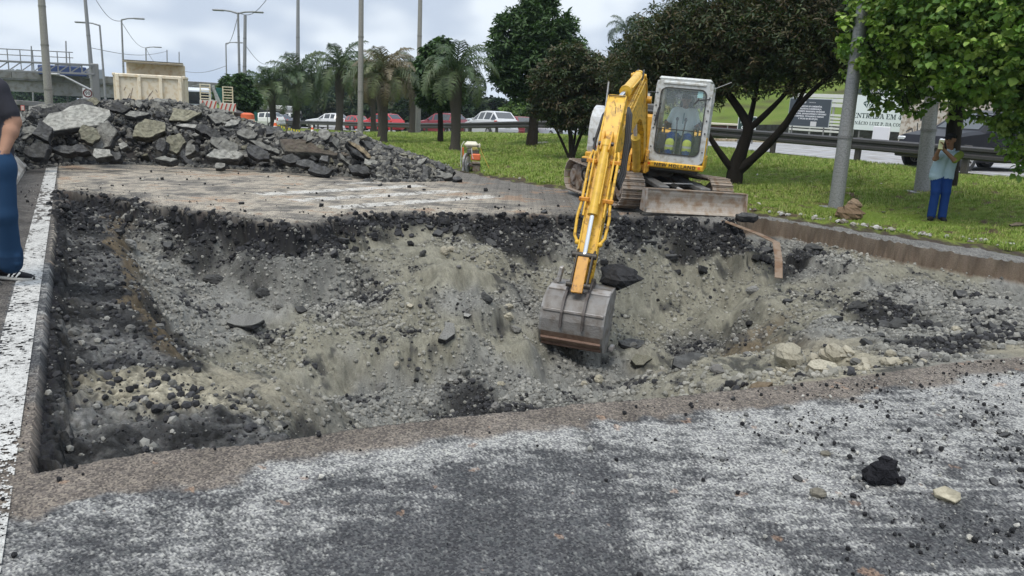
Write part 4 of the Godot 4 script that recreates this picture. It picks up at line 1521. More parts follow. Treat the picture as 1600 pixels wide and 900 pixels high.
	strip.bx(x1 + 0.004, 1.06, zf - 0.09, 0.03, 0.36, 0.10, 0.01)
	part("front_bumper", strip, M.machine, cab)
	for x in [x0 + 0.04, x1 - 0.05]:
		var refl := MB.new()
		refl.col = Color(0.75, 0.12, 0.02)
		refl.cyl(Vector3(x, 0.745, zf + 0.028), Vector3(x, 0.745, zf + 0.038), 0.022, 12)
		part("reflector", refl, M.plain, cab)
	write_on("NEW HOLLAND", 0.052, Color(0.012, 0.012, 0.012), Transform3D(Basis(), Vector3(0.52, 0.742, zf + 0.034)), cab, 1.3)
	var wip := MB.new()
	wip.col = DARK
	wip.tube([Vector3(x0 + 0.045, 1.42, zf + 0.02), Vector3(x0 + 0.075, 1.62, zf + 0.03), Vector3(x0 + 0.11, 1.72, zf + 0.03)], [0.008], 6)
	wip.bar(Vector3(x0 + 0.05, 1.36, zf + 0.02), Vector3(x0 + 0.105, 1.66, zf + 0.022), 0.012, 0.02)
	part("wiper", wip, M.plain, cab)
	var bolts := MB.new()
	bolts.col = DARK
	for y in [1.0, 1.30, 1.50, 1.66, 1.86]:
		bolts.cyl(Vector3(x1 - 0.035, y, zf - 0.002), Vector3(x1 - 0.035, y, zf + 0.012), 0.013, 8)
		bolts.cyl(Vector3(x0 + 0.035, y + 0.02, zf - 0.002), Vector3(x0 + 0.035, y + 0.02, zf + 0.012), 0.013, 8)
	part("bolts", bolts, M.plain, cab).set_meta("kind", "stuff")
	var mirror := MB.new()
	mirror.col = Color(0.04, 0.04, 0.04)
	mirror.tube([Vector3(x1 - 0.02, 1.84, zf - 0.02), Vector3(x1 - 0.10, 1.83, zf + 0.06), Vector3(x1 - 0.22, 1.80, zf + 0.07)], [0.009], 6)
	mirror.bar(Vector3(x1 - 0.20, 1.83, zf + 0.07), Vector3(x1 - 0.26, 1.74, zf + 0.07), 0.012, 0.018)
	mirror.col = Color(0.4, 0.4, 0.4)
	mirror.tube([Vector3(x1, 2.0, zf - 0.02), Vector3(x1 + 0.26, 2.13, zf - 0.02)], [0.005], 5)
	mirror.tube([Vector3(x1 + 0.01, 1.94, zf - 0.02), Vector3(x1 + 0.035, 1.80, zf - 0.03), Vector3(x1 + 0.01, 1.76, zf - 0.03)], [0.01], 6)
	part("mirror_bracket", mirror, M.plain, cab)
	var lamp := MB.new()
	lamp.col = Color(0.05, 0.05, 0.05)
	lamp.bx(-0.08, 1.80, zf + 0.10, 0.17, 0.12, 0.07, 0.02)
	lamp.tube([Vector3(-0.08, 1.86, zf + 0.08), Vector3(0.0, 1.88, zf + 0.02), Vector3(x0 + 0.02, 1.88, zf - 0.01)], [0.01], 6)
	lamp.tube([Vector3(-0.08, 1.76, zf + 0.06), Vector3(-0.06, 1.5, zf), Vector3(-0.06, 1.2, zf - 0.03)], [0.012], 6)
	var lp := part("work_lamp", lamp, M.plain, cab)
	var lens := MB.new()
	lens.col = Color(0.55, 0.54, 0.5)
	lens.bx(-0.08, 1.80, zf + 0.136, 0.14, 0.09, 0.006, 0.002)
	part("lamp_lens", lens, M.plain, lp)
	var st := MB.new()
	st.col = Color(0.35, 0.62, 0.62)
	st.bx(x1 - 0.19, 1.90, zf - 0.018, 0.085, 0.10, 0.002)
	part("sticker", st, M.plain, cab)

# ---------------------------------------------------------------- broken asphalt
const TONE := {
	"L": [Color(0.29, 0.285, 0.265), Color(0.06, 0.06, 0.06)], "G": [Color(0.20, 0.196, 0.182), Color(0.055, 0.055, 0.056)],
	"O": [Color(0.205, 0.195, 0.150), Color(0.06, 0.058, 0.05)], "D": [Color(0.085, 0.085, 0.086), Color(0.040, 0.040, 0.042)],
	"E": [Color(0.115, 0.098, 0.080), Color(0.085, 0.083, 0.078)], "T": [Color(0.24, 0.195, 0.135), Color(0.05, 0.05, 0.05)],
	"M": [Color(0.16, 0.16, 0.16), Color(0.10, 0.10, 0.10)], "P": [Color(0.42, 0.385, 0.30), Color(0.30, 0.27, 0.20)],
	"B": [Color(0.20, 0.155, 0.105), Color(0.16, 0.12, 0.08)], "S": [Color(0.10, 0.10, 0.10), Color(0.05, 0.05, 0.05)]}

# a torn plate of road: uneven top, ragged dark sides where the aggregate shows
func plate(l: float, w: float, th: float, tone: String, g: RandomNumberGenerator, corners := 0) -> MB:
	var mb := MB.new()
	var nc := corners if corners else g.randi_range(4, 7)
	var base := []
	var a0 := g.randf() * TAU
	for k in nc:
		var a := a0 + TAU * (k + g.randf_range(-0.28, 0.28)) / nc
		var c := cos(a)
		var s := sin(a)
		var q := pow(pow(absf(c), 3.2) + pow(absf(s), 3.2), -1.0 / 3.2) * g.randf_range(0.74, 1.10)
		base.append(Vector2(c * q * l * 0.5, s * q * w * 0.5))
	var out := []
	var step := maxf(0.07, maxf(l, w) / 9.0)
	for k in nc:
		var p: Vector2 = base[k]
		var q: Vector2 = base[(k + 1) % nc]
		var m := maxi(1, int(p.distance_to(q) / step))
		for i in m:
			var r := p.lerp(q, float(i) / m)
			if i > 0:
				r += Vector2(g.randf_range(-1, 1), g.randf_range(-1, 1)) * minf(0.035, step * 0.28)
			out.append(r)
	var n := out.size()
	var rings := []
	var heights := [0.5, 0.38, 0.0, -0.36, -0.5]
	var grow := [0.97, 1.0, 1.0, 0.97, 0.9]
	for j in 5:
		var ring := []
		for k in n:
			var o: Vector2 = out[k]
			var f: float = grow[j] * (1.0 + g.randf_range(-0.045, 0.045) * (1.0 if j in [1, 2, 3] else 0.3))
			ring.append(Vector3(o.x * f, heights[j] * th + g.randf_range(-0.06, 0.06) * th * (1.0 if j else 0.7), o.y * f))
		rings.append(ring)
	var tc: Color = TONE[tone][0]
	var sc: Color = TONE[tone][1]
	tc = tc * g.randf_range(1.0, 1.35)
	# uneven top, triangulated over scattered points
	var flat := PackedVector2Array()
	var high := PackedFloat32Array()
	for k in n:
		flat.append(Vector2(rings[0][k].x, rings[0][k].z))
		high.append(rings[0][k].y)
	var outline := flat.duplicate()
	for k in clampi(int(l * w * 60.0), 3, 46):
		var q := Vector2(g.randf_range(-0.5, 0.5) * l, g.randf_range(-0.5, 0.5) * w)
		if Geometry2D.is_point_in_polygon(q * 1.08, outline):
			flat.append(q)
			high.append(th * 0.5 + g.randf_range(-0.16, 0.14) * minf(th, 0.13))
	var tt := Geometry2D.triangulate_delaunay(flat)
	for k in range(0, tt.size(), 3):
		var q0 := flat[tt[k]]; var q1 := flat[tt[k + 1]]; var q2 := flat[tt[k + 2]]
		if not Geometry2D.is_point_in_polygon((q0 + q1 + q2) / 3.0, outline):
			continue
		mb.col = tc * g.randf_range(0.86, 1.1)
		mb.tri(Vector3(q0.x, high[tt[k]], q0.y), Vector3(q1.x, high[tt[k + 1]], q1.y), Vector3(q2.x, high[tt[k + 2]], q2.y), Vector3.UP)
	for k in n:
		var i := (k + 1) % n
		for j in 4:
			mb.col = sc * g.randf_range(0.75, 1.5)
			if j == 0:
				mb.col = tc.lerp(sc, 0.55)
			var h := Vector3(out[k].x, 0, out[k].y)
			mb.tri(rings[j][k], rings[j][i], rings[j + 1][k], h)
			mb.tri(rings[j][i], rings[j + 1][k], rings[j + 1][i], h)
		mb.col = sc
		mb.tri(Vector3(0, -th * 0.5, 0), rings[4][k], rings[4][i], Vector3.DOWN)
	return mb

# lay a plate so that its top faces (azimuth, elevation) and its length runs rot degrees up to the right
func lay(az: float, el: float, rot: float) -> Basis:
	var a := deg_to_rad(az)
	var e := deg_to_rad(el)
	var n := Vector3(sin(a) * cos(e), sin(e), cos(a) * cos(e))
	var x := Vector3.UP.cross(n)
	x = Vector3(cos(a), 0, -sin(a)) if x.length() < 0.01 else x.normalized()
	var z := x.cross(n)
	var r := deg_to_rad(rot)
	var lx := x * cos(r) - z * sin(r)
	return Basis(lx, n, lx.cross(n))

func heap_profile() -> Array:
	return [
		[-9.47, 0.86, -14.72, -9.00, -13.86], [-9.54, 0.96, -15.85, -8.96, -14.73], [-9.34, 1.10, -17.12, -8.79, -15.96], [-8.79, 1.20, -17.97, -8.11, -16.43], [-7.95, 1.23, -18.35, -7.27, -16.65], [-6.89, 1.05, -18.24, -6.31, -16.60], [-5.89, 0.84, -17.85, -5.51, -16.62], [-5.09, 0.72, -17.06, -4.89, -16.37], [-4.20, 0.75, -16.78, -4.07, -16.26], [-3.40, 0.79, -16.86, -3.26, -16.15], [-2.84, 0.56, -16.76, -2.65, -15.67], [-2.15, 0.41, -16.66, -2.04, -15.86], [-1.41, 0.15, -16.74, -1.37, -16.36]]

func heap_height(hp: Array, u: float, f: float) -> Vector3:
	var k := clampi(int(u), 0, hp.size() - 2)
	var t := clampf(u - k, 0.0, 1.0)
	var a: Array = hp[k]
	var b: Array = hp[k + 1]
	var c := Vector3(lerpf(a[0], b[0], t), lerpf(a[1], b[1], t), lerpf(a[2], b[2], t))
	var toe := Vector3(lerpf(a[3], b[3], t), 0, lerpf(a[4], b[4], t))
	if f <= 1.0:
		var p := toe.lerp(c, f)
		p.y = c.y * sin(f * PI * 0.5) ** 0.8
		return p
	var back := c + (c - toe) * Vector3(1, 0, 1) * (f - 1.0) * 1.3
	back.y = c.y * (1.0 - 0.55 * (f - 1.0) - 0.5 * maxf(0.0, f - 1.6))
	return back

func build_rubble() -> void:
	var g := RandomNumberGenerator.new()
	g.seed = 77
	var hp := heap_profile()
	# the packed heart of the heap
	var core := MB.new()
	var nu := 150
	var nf := 44
	for j in nf + 1:
		for i in nu + 1:
			var u := float(i) / nu * (hp.size() - 1)
			var f := 2.2 * j / nf
			var p := heap_height(hp, u, f)
			var ends: float = smoothstep(0.0, 0.8, u) * smoothstep(hp.size() - 1.0, hp.size() - 1.8, u)
			p.y = p.y * (0.82 if u > 7.0 else 0.9) * (0.4 + 0.6 * ends) + n_mid.get_noise_2d(p.x, p.z) * 0.12 + (n_cell.get_noise_2d(p.x * 0.5, p.z * 0.5) + 0.5) * 0.12 - (0.05 if f < 0.1 or f > 2.0 else 0.0)
			var t: float = n_big.get_noise_2d(p.x * 1.3, p.z * 1.3) + 0.6 * n_mid.get_noise_2d(p.x, p.z)
			core.v.append(p)
			core.n.append(Vector3.UP)
			core.c.append(Color(0.075, 0.074, 0.072).lerp(Color(0.20, 0.192, 0.165), smoothstep(-0.1, 0.35, t)))
	for j in nf + 1:
		for i in nu + 1:
			var k := j * (nu + 1) + i
			var dx := core.v[k + 1 if i < nu else k] - core.v[k - 1 if i > 0 else k]
			var dz := core.v[k + nu + 1 if j < nf else k] - core.v[k - nu - 1 if j > 0 else k]
			var nn := dx.cross(dz)
			core.n[k] = (nn if nn.y > 0.0 else -nn).normalized()
	for j in nf:
		for i in nu:
			var k := j * (nu + 1) + i
			core.tri_ix(k, k + nu + 1, k + 1)
			core.tri_ix(k + 1, k + nu + 1, k + nu + 2)
	var heart := single("rubble", core, M.earth, "", "")
	heart.set_meta("kind", "stuff")
	# slabs that can be told apart
	var slabs := [
		[-8.65, 0.84, -15.55, 1.75, 0.75, 0.17, 8, 48, 17, "L"], [-9.09, 1.03, -16.23, 1.50, 0.50, 0.14, 0, 40, 8, "D"], [-8.09, 0.57, -15.40, 0.85, 0.80, 0.16, -12, 28, -25, "G"], [-8.17, 0.61, -15.13, 0.45, 0.60, 0.14, 35, 35, 60, "O"], [-8.00, 0.96, -16.68, 0.70, 0.35, 0.12, 5, 60, 5, "G"], [-7.51, 0.69, -16.25, 0.95, 0.70, 0.20, 15, 38, 20, "O"],
		[-7.52, 0.44, -15.13, 0.30, 0.26, 0.12, -10, 40, 0, "L"], [-8.37, 1.09, -16.83, 0.80, 0.40, 0.15, -5, 30, 6, "D"], [-8.13, 1.19, -17.06, 0.20, 0.20, 0.08, 30, 25, 60, "L"], [-6.85, 0.48, -15.78, 0.62, 0.62, 0.12, 18, 36, -35, "O"], [-6.46, 0.38, -15.72, 0.32, 0.40, 0.16, -15, 30, 20, "G"], [-5.86, 0.27, -15.85, 1.00, 0.42, 0.17, 6, 52, -6, "L"],
		[-6.03, 0.45, -16.32, 0.95, 0.40, 0.12, 14, 40, -22, "G"], [-6.80, 0.80, -16.45, 0.66, 0.22, 0.07, 0, 66, -6, "L"], [-5.70, 0.68, -16.65, 0.55, 0.42, 0.12, 20, 50, -20, "G"], [-6.38, 0.70, -16.51, 1.00, 0.30, 0.20, 20, 30, -28, "D"], [-6.61, 0.93, -17.49, 0.80, 0.50, 0.14, 18, 50, -12, "G"], [-7.29, 0.96, -17.44, 0.90, 0.60, 0.16, 0, 45, 0, "O"],
		[-8.32, 0.34, -14.71, 1.15, 0.30, 0.20, 5, 35, 0, "D"], [-6.72, 0.20, -15.18, 0.66, 0.24, 0.14, 0, 62, -2, "G"], [-7.70, 0.29, -14.70, 0.55, 0.36, 0.16, 0, 45, 0, "L"], [-5.81, 0.11, -15.44, 0.30, 0.20, 0.10, 0, 50, 0, "G"], [-8.66, 0.64, -14.51, 0.50, 0.60, 0.20, 20, 30, 30, "D"], [-8.51, 0.33, -14.02, 0.60, 0.40, 0.20, 10, 35, 0, "D"],
		[-6.99, 0.43, -15.61, 0.35, 0.50, 0.12, -30, 30, 60, "D"], [-7.54, 0.24, -14.79, 0.40, 0.25, 0.14, 0, 40, 10, "D"], [-5.28, 0.37, -15.95, 0.70, 0.35, 0.14, 25, 40, -30, "D"], [-5.16, 0.47, -16.20, 0.80, 0.20, 0.10, 30, 45, -32, "G"], [-5.89, 0.79, -17.64, 0.60, 0.35, 0.12, 10, 60, -5, "D"], [-4.14, 0.44, -16.39, 1.95, 0.75, 0.16, 12, 62, -12, "E"],
		[-3.16, 0.47, -16.19, 0.85, 0.22, 0.12, 40, 42, -42, "T"], [-3.29, 0.46, -16.07, 0.80, 0.18, 0.14, 35, 25, -40, "D"], [-3.02, 0.57, -16.42, 0.80, 0.30, 0.12, 45, 40, -40, "D"], [-3.51, 0.34, -15.92, 0.60, 0.16, 0.10, 45, 25, -50, "G"], [-2.03, 0.33, -16.27, 0.62, 0.13, 0.09, 15, 40, 42, "L"], [-1.88, 0.14, -15.99, 0.15, 0.40, 0.10, 10, 18, 0, "M"],
		[-2.36, 0.04, -15.83, 0.55, 0.25, 0.14, -5, 50, -2, "D"], [-1.51, 0.07, -16.23, 0.45, 0.30, 0.12, 5, 60, -12, "G"], [-2.48, 0.27, -16.21, 0.60, 0.30, 0.15, -20, 40, 22, "D"], [-2.23, 0.23, -16.25, 0.40, 0.30, 0.08, 25, 50, -20, "T"], [-4.55, 0.27, -15.86, 0.55, 0.34, 0.16, 5, 42, -5, "D"], [-3.88, 0.31, -15.93, 0.28, 0.22, 0.16, 0, 30, 0, "M"],
		[-3.91, 0.12, -15.62, 0.60, 0.30, 0.14, 0, 45, -4, "D"], [-3.18, 0.14, -15.78, 0.60, 0.30, 0.16, 0, 40, -6, "D"], [-2.70, 0.22, -15.97, 0.50, 0.20, 0.16, -20, 35, 30, "D"], [-4.71, 0.42, -16.44, 0.50, 0.30, 0.05, 0, 50, 0, "L"], [-4.20, 0.22, -15.75, 0.50, 0.30, 0.10, 10, 45, -10, "D"], [-2.92, -0.02, -15.43, 0.30, 0.15, 0.10, 0, 50, 0, "D"],
		[-1.22, 0.04, -16.05, 0.30, 0.20, 0.10, 0, 60, 0, "D"], [-3.30, -0.03, -15.45, 0.25, 0.14, 0.10, 0, 50, 0, "D"],]
	var words := {"L": "light grey", "G": "grey", "O": "olive grey", "D": "black", "E": "earth-covered", "T": "tan-topped", "M": "mottled"}
	for i in slabs.size():
		var q: Array = slabs[i]
		var k_ := 0.95 if i in [0, 29, 30, 34, 35] else 0.78
		var mb := plate(q[3] * k_, q[4] * k_, q[5], q[9], g, 4 if q[9] in ["E", "M", "T"] or q[4] < 0.2 else 0)
		var lab: String
		match i:
			0: lab = "largest light grey slab, tilted, at the left of the rubble heap"
			11: lab = "broad light grey slab at the front foot of the rubble heap"
			9: lab = "olive triangular slab standing in the front of the rubble heap"
			15: lab = "flat sawn slab lying on the road before the rubble heap"
			17: lab = "small grey lump on the road before the rubble heap"
			29: lab = "longest slab, a thick beam covered with earth on the low heap"
			30: lab = "steep plate with a tan top leaning on the low heap"
			34: lab = "pale bar of kerb propped up at the right end of the low heap"
			35: lab = "short upright mottled block holding up the pale bar"
			37: lab = "last slab at the right tip of the low heap"
			_: lab = "%s slab %s" % [words[q[9]], where_in_heap(q[0], q[1])]
		var o := single("asphalt_slab", mb, M.slab, lab, "asphalt slab", "slabs heaped behind the crater")
		o.transform = Transform3D(lay(q[6], q[7], q[8]), Vector3(q[0], q[1], q[2]))
	# fill between them
	for i in 250:
		var u := g.randf() * (hp.size() - 1.02) + 0.01
		var f := g.randf_range(0.02, 1.12)
		var p := heap_height(hp, u, f)
		var low: bool = u > 6.6
		var l: float = g.randf_range(0.16, 0.38) if g.randf() < 0.8 else g.randf_range(0.4, 0.7)
		if low:
			l *= 0.8
		var w := l * g.randf_range(0.4, 0.8)
		var th := minf(w, g.randf_range(0.07, 0.18))
		var tone: String = ["D", "D", "D", "G", "G", "G", "O", "L"][g.randi() % 8] if f < 0.45 or low else ["D", "G", "G", "G", "O", "L", "D"][g.randi() % 7]
		var mb := plate(l, w, th, tone, g)
		var o := single("rubble_block", mb, M.slab, "%s broken block %s" % [words[tone], where_in_heap(p.x, p.y)], "asphalt block", "blocks heaped behind the crater")
		o.transform = Transform3D(lay(g.randf_range(-70, 70), g.randf_range(10, 80), g.randf_range(-45, 45)), p + Vector3(0, g.randf_range(-0.08, 0.06) * (0.6 if low else 1.0), 0.02))
	# crumbs at the foot and in the gaps
	var shapes := []
	for k in 4:
		var mb := MB.new()
		mb.lump(Vector3.ZERO, Vector3(1, 0.75, 0.9), g, 0.3, 6, 4)
		shapes.append(mb.mesh())
	for k in 4:
		var tr := []
		var tint := []
		for i in 2600:
			var u := g.randf() * (hp.size() - 1.02)
			var f := g.randf_range(-0.25, 1.15)
			var p := heap_height(hp, u, maxf(f, 0.0))
			if f < 0.0:
				p += (p - heap_height(hp, u, 0.4)) * Vector3(1, 0, 1) * -f * 2.0
			var s: float = 0.012 + 0.075 * pow(g.randf(), 2.2)
			tr.append(Transform3D(Basis.from_euler(Vector3(g.randf() * 6, g.randf() * 6, g.randf() * 6)).scaled(Vector3.ONE * s), p + Vector3(0, 0.03 * (0.0 if f < 0.0 else 1.0), 0)))
			tint.append([Color(0.06, 0.06, 0.06), Color(0.11, 0.11, 0.108), Color(0.18, 0.175, 0.16), Color(0.26, 0.25, 0.22)][g.randi() % 4])
		many("rubble_crumbs", shapes[k], M.stone, tr, tint)

func where_in_heap(x: float, y: float) -> String:
	var along_: String = "at the left end of the rubble heap"
	for q in [[-8.6, "under the largest slab"], [-7.9, "under the truck's left corner"], [-7.2, "under the middle of the truck"], [-6.5, "under the truck's right corner"], [-5.8, "before the lattice ramps"], [-5.0, "between high and low heap"], [-4.3, "by the earth-covered beam"], [-3.6, "at the beam's right end"], [-2.9, "beside the tan-topped plate"], [-2.2, "left of the propped pale bar"], [-1.6, "right of the propped pale bar"]]:
		if x > q[0]:
			along_ = q[1]
	return "%s, %s" % ["at the foot" if y < 0.25 else ("low down" if y < 0.5 else ("half way up" if y < 0.8 else "near the top")), along_]

func stone_shape(g: RandomNumberGenerator, tone: String, sides := 8, rows := 6) -> MB:
	var mb := MB.new()
	var c: Color = TONE[tone][0]
	mb.col = c * g.randf_range(0.85, 1.15)
	mb.lump(Vector3.ZERO, Vector3.ONE, g, 0.16, sides, rows)
	return mb

func build_stones() -> void:
	var g := RandomNumberGenerator.new()
	g.seed = 41
	var known := [
		[-0.66, -7.93, 0.32, 0.14, 60, "G", "long grey slab of stone lying in the middle of the crater slope"],
		[2.20, -5.94, 0.25, 0.23, 0, "P", "large pale yellow boulder at the right lip of the crater"],
		[1.69, -4.97, 0.21, 0.15, 20, "B", "brown boulder half buried below the pale boulder"],
		[2.53, -5.90, 0.23, 0.16, -30, "P", "cream rock with a slanted top among the pale stones"],
		[2.19, -5.22, 0.23, 0.08, 5, "P", "flat cream slab in front of the pale stones"],
		[1.55, -9.50, 0.36, 0.11, -5, "D", "black asphalt plate sticking out of the crater floor"],
		[1.51, -6.23, 0.36, 0.16, 5, "S", "dark cracked asphalt plate flat on the crater floor"],
		[1.59, -9.03, 0.30, 0.16, 40, "O", "thin olive plate leaning on the crater floor"],
		[1.03, -8.37, 0.12, 0.11, 0, "P", "cream stone beside the bucket at the crater bottom"],
		[0.79, -5.42, 0.05, 0.08, 0, "P", "pale upright stone at the crater bottom"],
		[0.85, -8.21, 0.09, 0.07, 0, "P", "pale olive stone left of the cream stone"],
		[1.15, -4.99, 0.08, 0.06, 0, "G", "grey round stone below the cracked plate"],
		[1.38, -5.10, 0.08, 0.04, 20, "B", "brown flat stone at the foot of the right slope"],
		[3.83, -8.51, 0.20, 0.12, 10, "D", "pointed dark asphalt chunk on the right bank"],
		[3.74, -7.34, 0.20, 0.13, 0, "D", "rounded black asphalt lump on the right bank"],
		[3.93, -8.04, 0.17, 0.07, 0, "D", "small black plate beside the rounded black lump"],
		[5.46, -9.40, 0.27, 0.12, 12, "D", "black wedge on the sandy bank under the kerb"],
		[4.46, -11.64, 0.32, 0.16, 0, "S", "dark stone in the crumbs below the kerb"],
		[3.19, -10.21, 0.19, 0.12, 15, "L", "light grey stone alone on the sandy slope"],
		[4.14, -7.08, 0.12, 0.11, 20, "P", "olive stone in the black crumbs on the right"],
		[4.12, -6.23, 0.10, 0.06, 0, "L", "white stone at the right end of the crater"],
		[3.90, -6.02, 0.07, 0.05, 0, "L", "small white stone at the right end of the crater"],
		[1.63, -4.30, 0.05, 0.03, 0, "G", "small grey stone in front of the right lip"],
		[2.60, -8.68, 0.07, 0.10, 0, "L", "pale pointed stone on the right slope"],
		[-2.84, -8.13, 0.42, 0.11, -4, "G", "broken grey plate with a dark underside left of the middle"],
		[-2.95, -7.77, 0.24, 0.09, 0, "G", "grey plate edge below the broken plate"],
		[-3.59, -9.22, 0.32, 0.14, 0, "D", "black lump of asphalt on the left slope"],
		[-2.88, -8.85, 0.24, 0.12, 0, "D", "black crumbling lump beside the grey stones"],
		[-2.35, -8.51, 0.17, 0.09, -30, "D", "dark wedge on the left sandy slope"],
		[-4.83, -9.72, 0.12, 0.18, 50, "L", "pale grey stone against the brown scarp"],
		[-4.71, -10.37, 0.20, 0.13, 0, "G", "grey stone in the left hollow"],
		[-4.07, -9.65, 0.19, 0.12, 0, "S", "round grey stone under the left overhang"],
		[-0.90, -10.07, 0.12, 0.13, 30, "P", "cream pebble on top of the middle mound"],
		[-0.83, -10.19, 0.12, 0.08, 0, "P", "upper cream pebble on the middle mound"],
		[-1.17, -9.92, 0.08, 0.13, -30, "S", "dark pebble on the middle mound"],
		[-0.33, -10.11, 0.08, 0.08, 20, "P", "cream pebble right of the mound top"],
		[-0.48, -8.42, 0.11, 0.05, 0, "L", "pale flat stone right of the long grey slab"],
		[-0.03, -9.00, 0.15, 0.09, 15, "P", "cream stone on the right flank of the mound"],
		[-0.02, -8.85, 0.13, 0.12, 0, "P", "olive stone below the cream one on the mound flank"],
		[0.07, -8.76, 0.13, 0.11, 0, "G", "grey stone low on the mound flank"],
		[-0.26, -8.17, 0.07, 0.05, 0, "L", "white pebble on the middle slope"],
		[-1.13, -7.62, 0.06, 0.08, 0, "P", "pinkish cream pebble on the middle slope"],
		[-1.71, -8.29, 0.15, 0.10, -20, "G", "grey block on the left of the middle slope"],
		[-1.12, -8.46, 0.08, 0.06, -30, "P", "pale pebble left of the long slab"],
		[-0.11, -7.93, 0.06, 0.08, 0, "L", "white stone in the gravel near the front edge"],
		[-0.06, -7.66, 0.09, 0.06, 0, "P", "cream stone in the gravel near the front edge"],
		[-0.87, -4.29, 0.06, 0.05, 0, "P", "cream stone at the front edge of the gravel"],
		[-0.64, -4.35, 0.06, 0.04, 0, "G", "grey stone at the front edge of the gravel"],
		[-1.10, -4.20, 0.15, 0.06, -10, "D", "black broken plate under the front edge"],
		[-1.34, -4.39, 0.10, 0.04, -35, "D", "dark plate on the lower left slope"],
		[-0.28, -8.67, 0.11, 0.18, 40, "S", "dark stick of asphalt right of the mound"],
		[0.17, -9.39, 0.14, 0.08, 0, "G", "grey stone left of the bucket"],
		[0.36, -8.90, 0.10, 0.07, 0, "G", "grey stone beside the bucket"],]
	for q in known:
		var flat: bool = q[6].contains("plate") or q[6].contains("slab") or q[6].contains("wedge") or q[6].contains("flat")
		var mb: MB
		var w: float = q[2]
		var h: float = q[3]
		if flat:
			mb = plate(w, maxf(w * 0.6, h), minf(h * 0.5, 0.06) + 0.015, q[5], g)
		else:
			mb = MB.new()
			mb.col = TONE[q[5]][0] * g.randf_range(0.9, 1.1)
			mb.lump(Vector3.ZERO, Vector3(w * 0.5, h * 0.5, minf(w, h) * 0.55), g, 0.15 if w < 0.3 else 0.2, 9 if w < 0.3 else 13, 7 if w < 0.3 else 9)
		var name_: String = "boulder" if w > 0.22 and not flat else ("asphalt_chunk" if q[5] in ["D", "S"] else "stone")
		var o := single(name_, mb, M.slab if q[5] in ["D", "S"] else M.stone, q[6], name_.replace("_", " "))
		var y := ground(q[0], q[1])
		if flat:
			o.transform = Transform3D(lay(g.randf_range(-20, 20), 58.0 if h > w * 0.35 else 74.0, q[4] * (0.4 if q[4] < 50 else 1.0)), Vector3(q[0], y + 0.02, q[1]))
		else:
			o.transform = Transform3D(Basis(Vector3(0, 0, 1), deg_to_rad(q[4])), Vector3(q[0], y + h * 0.25, q[1]))
	# alike stones and chunks, strewn
	var kinds := [["pale stone of fill at the crater lip", "stone", "stones at the right lip of the crater", "P", 44],
		["black asphalt chunk in the crumbs", "asphalt chunk", "chunks on the right bank of the crater", "D", 46],
		["grey stone in the crater gravel", "stone", "grey stones in the crater", "G", 60],
		["black chunk below the broken far edge", "asphalt chunk", "chunks below the far edge", "D", 44],
		["black crumb of asphalt lying on the dusty road right of the crater", "asphalt chunk", "crumbs on the near road", "D", 48],
		["dark clod on the pale road between crater and rubble", "asphalt chunk", "clods on the far road", "D", 16]]
	for kd in kinds:
		var proto := []
		for k in 6:
			proto.append((plate(2.0, g.randf_range(1.2, 1.8), g.randf_range(0.8, 1.3), "D", g, 6) if kd[3] == "D" else stone_shape(g, kd[3])).mesh())
		var made := 0
		var tries := 0
		while made < kd[4] and tries < 4000:
			tries += 1
			var x := 0.0
			var z := 0.0
			var r := 0.0
			match kd[2]:
				"stones at the right lip of the crater":
					x = 2.45 + g.randfn() * 0.30; z = -5.55 + g.randfn() * 0.24; r = g.randf_range(0.018, 0.06)
				"chunks on the right bank of the crater":
					x = g.randf_range(2.9, 5.2); z = -g.randf_range(5.6, 9.4); r = g.randf_range(0.025, 0.075)
				"grey stones in the crater":
					x = g.randf_range(-4.4, 3.5); z = -g.randf_range(5.2, 10.5); r = g.randf_range(0.025, 0.07)
				"chunks below the far edge":
					x = g.randf_range(-6.0, 4.2); z = -g.randf_range(9.4, 12.0); r = g.randf_range(0.04, 0.11)
				"crumbs on the near road":
					x = g.randf_range(1.3, 4.2); z = -g.randf_range(3.0, 5.6); r = 0.007 + 0.026 * pow(g.randf(), 2.6)
				_:
					x = g.randf_range(-7.0, 1.0); z = -g.randf_range(11.2, 15.0); r = g.randf_range(0.02, 0.07)
			var d := inside_rim(x, z)
			var pit: bool = not kd[2] in ["crumbs on the near road", "clods on the far road"]
			if pit != (d > 0.06) or (kd[2] == "chunks below the far edge" and d > 0.9) or (not pit and d > -0.12) or Vector2(x - 0.7, z + 8.7).length() < 0.7:
				continue
			var spot := ""
			if pit:
				spot = ", " + ("far left" if x < -4.0 else ("left of the mound" if x < -1.6 else ("on the mound" if x < 0.2 else ("near the bucket" if x < 1.8 else ("right of the bucket" if x < 3.2 else "far right"))))) + (" towards the far edge" if z < -9.0 else (" half way down" if z < -7.0 else " towards the near edge"))
			var o := single(kd[1].replace(" ", "_"), proto[g.randi() % 6], M.slab if kd[3] == "D" else M.stone, kd[0] + spot, kd[1], kd[2])
			o.transform = Transform3D(Basis.from_euler(Vector3(g.randf_range(-0.5, 0.5), g.randf() * 6, g.randf_range(-0.5, 0.5))) * Basis.from_scale(Vector3(r, r * g.randf_range(0.5, 0.85), r * g.randf_range(0.7, 1.0))), Vector3(x, ground(x, z) + r * 0.35, z))
			made += 1
	# the big black lump on the near road, with its crumbs and a two-tone flake
	var big := MB.new()
	big.col = Color(0.022, 0.022, 0.024)
	big.lump(Vector3(0, 0.045, 0), Vector3(0.085, 0.075, 0.07), g, 0.22, 14, 10)
	big.lump(Vector3(0.01, 0.11, 0), Vector3(0.03, 0.03, 0.03), g, 0.3, 8, 6)
	big.lump(Vector3(0.085, 0.015, 0.01), Vector3(0.025, 0.022, 0.025), g, 0.3, 8, 6)
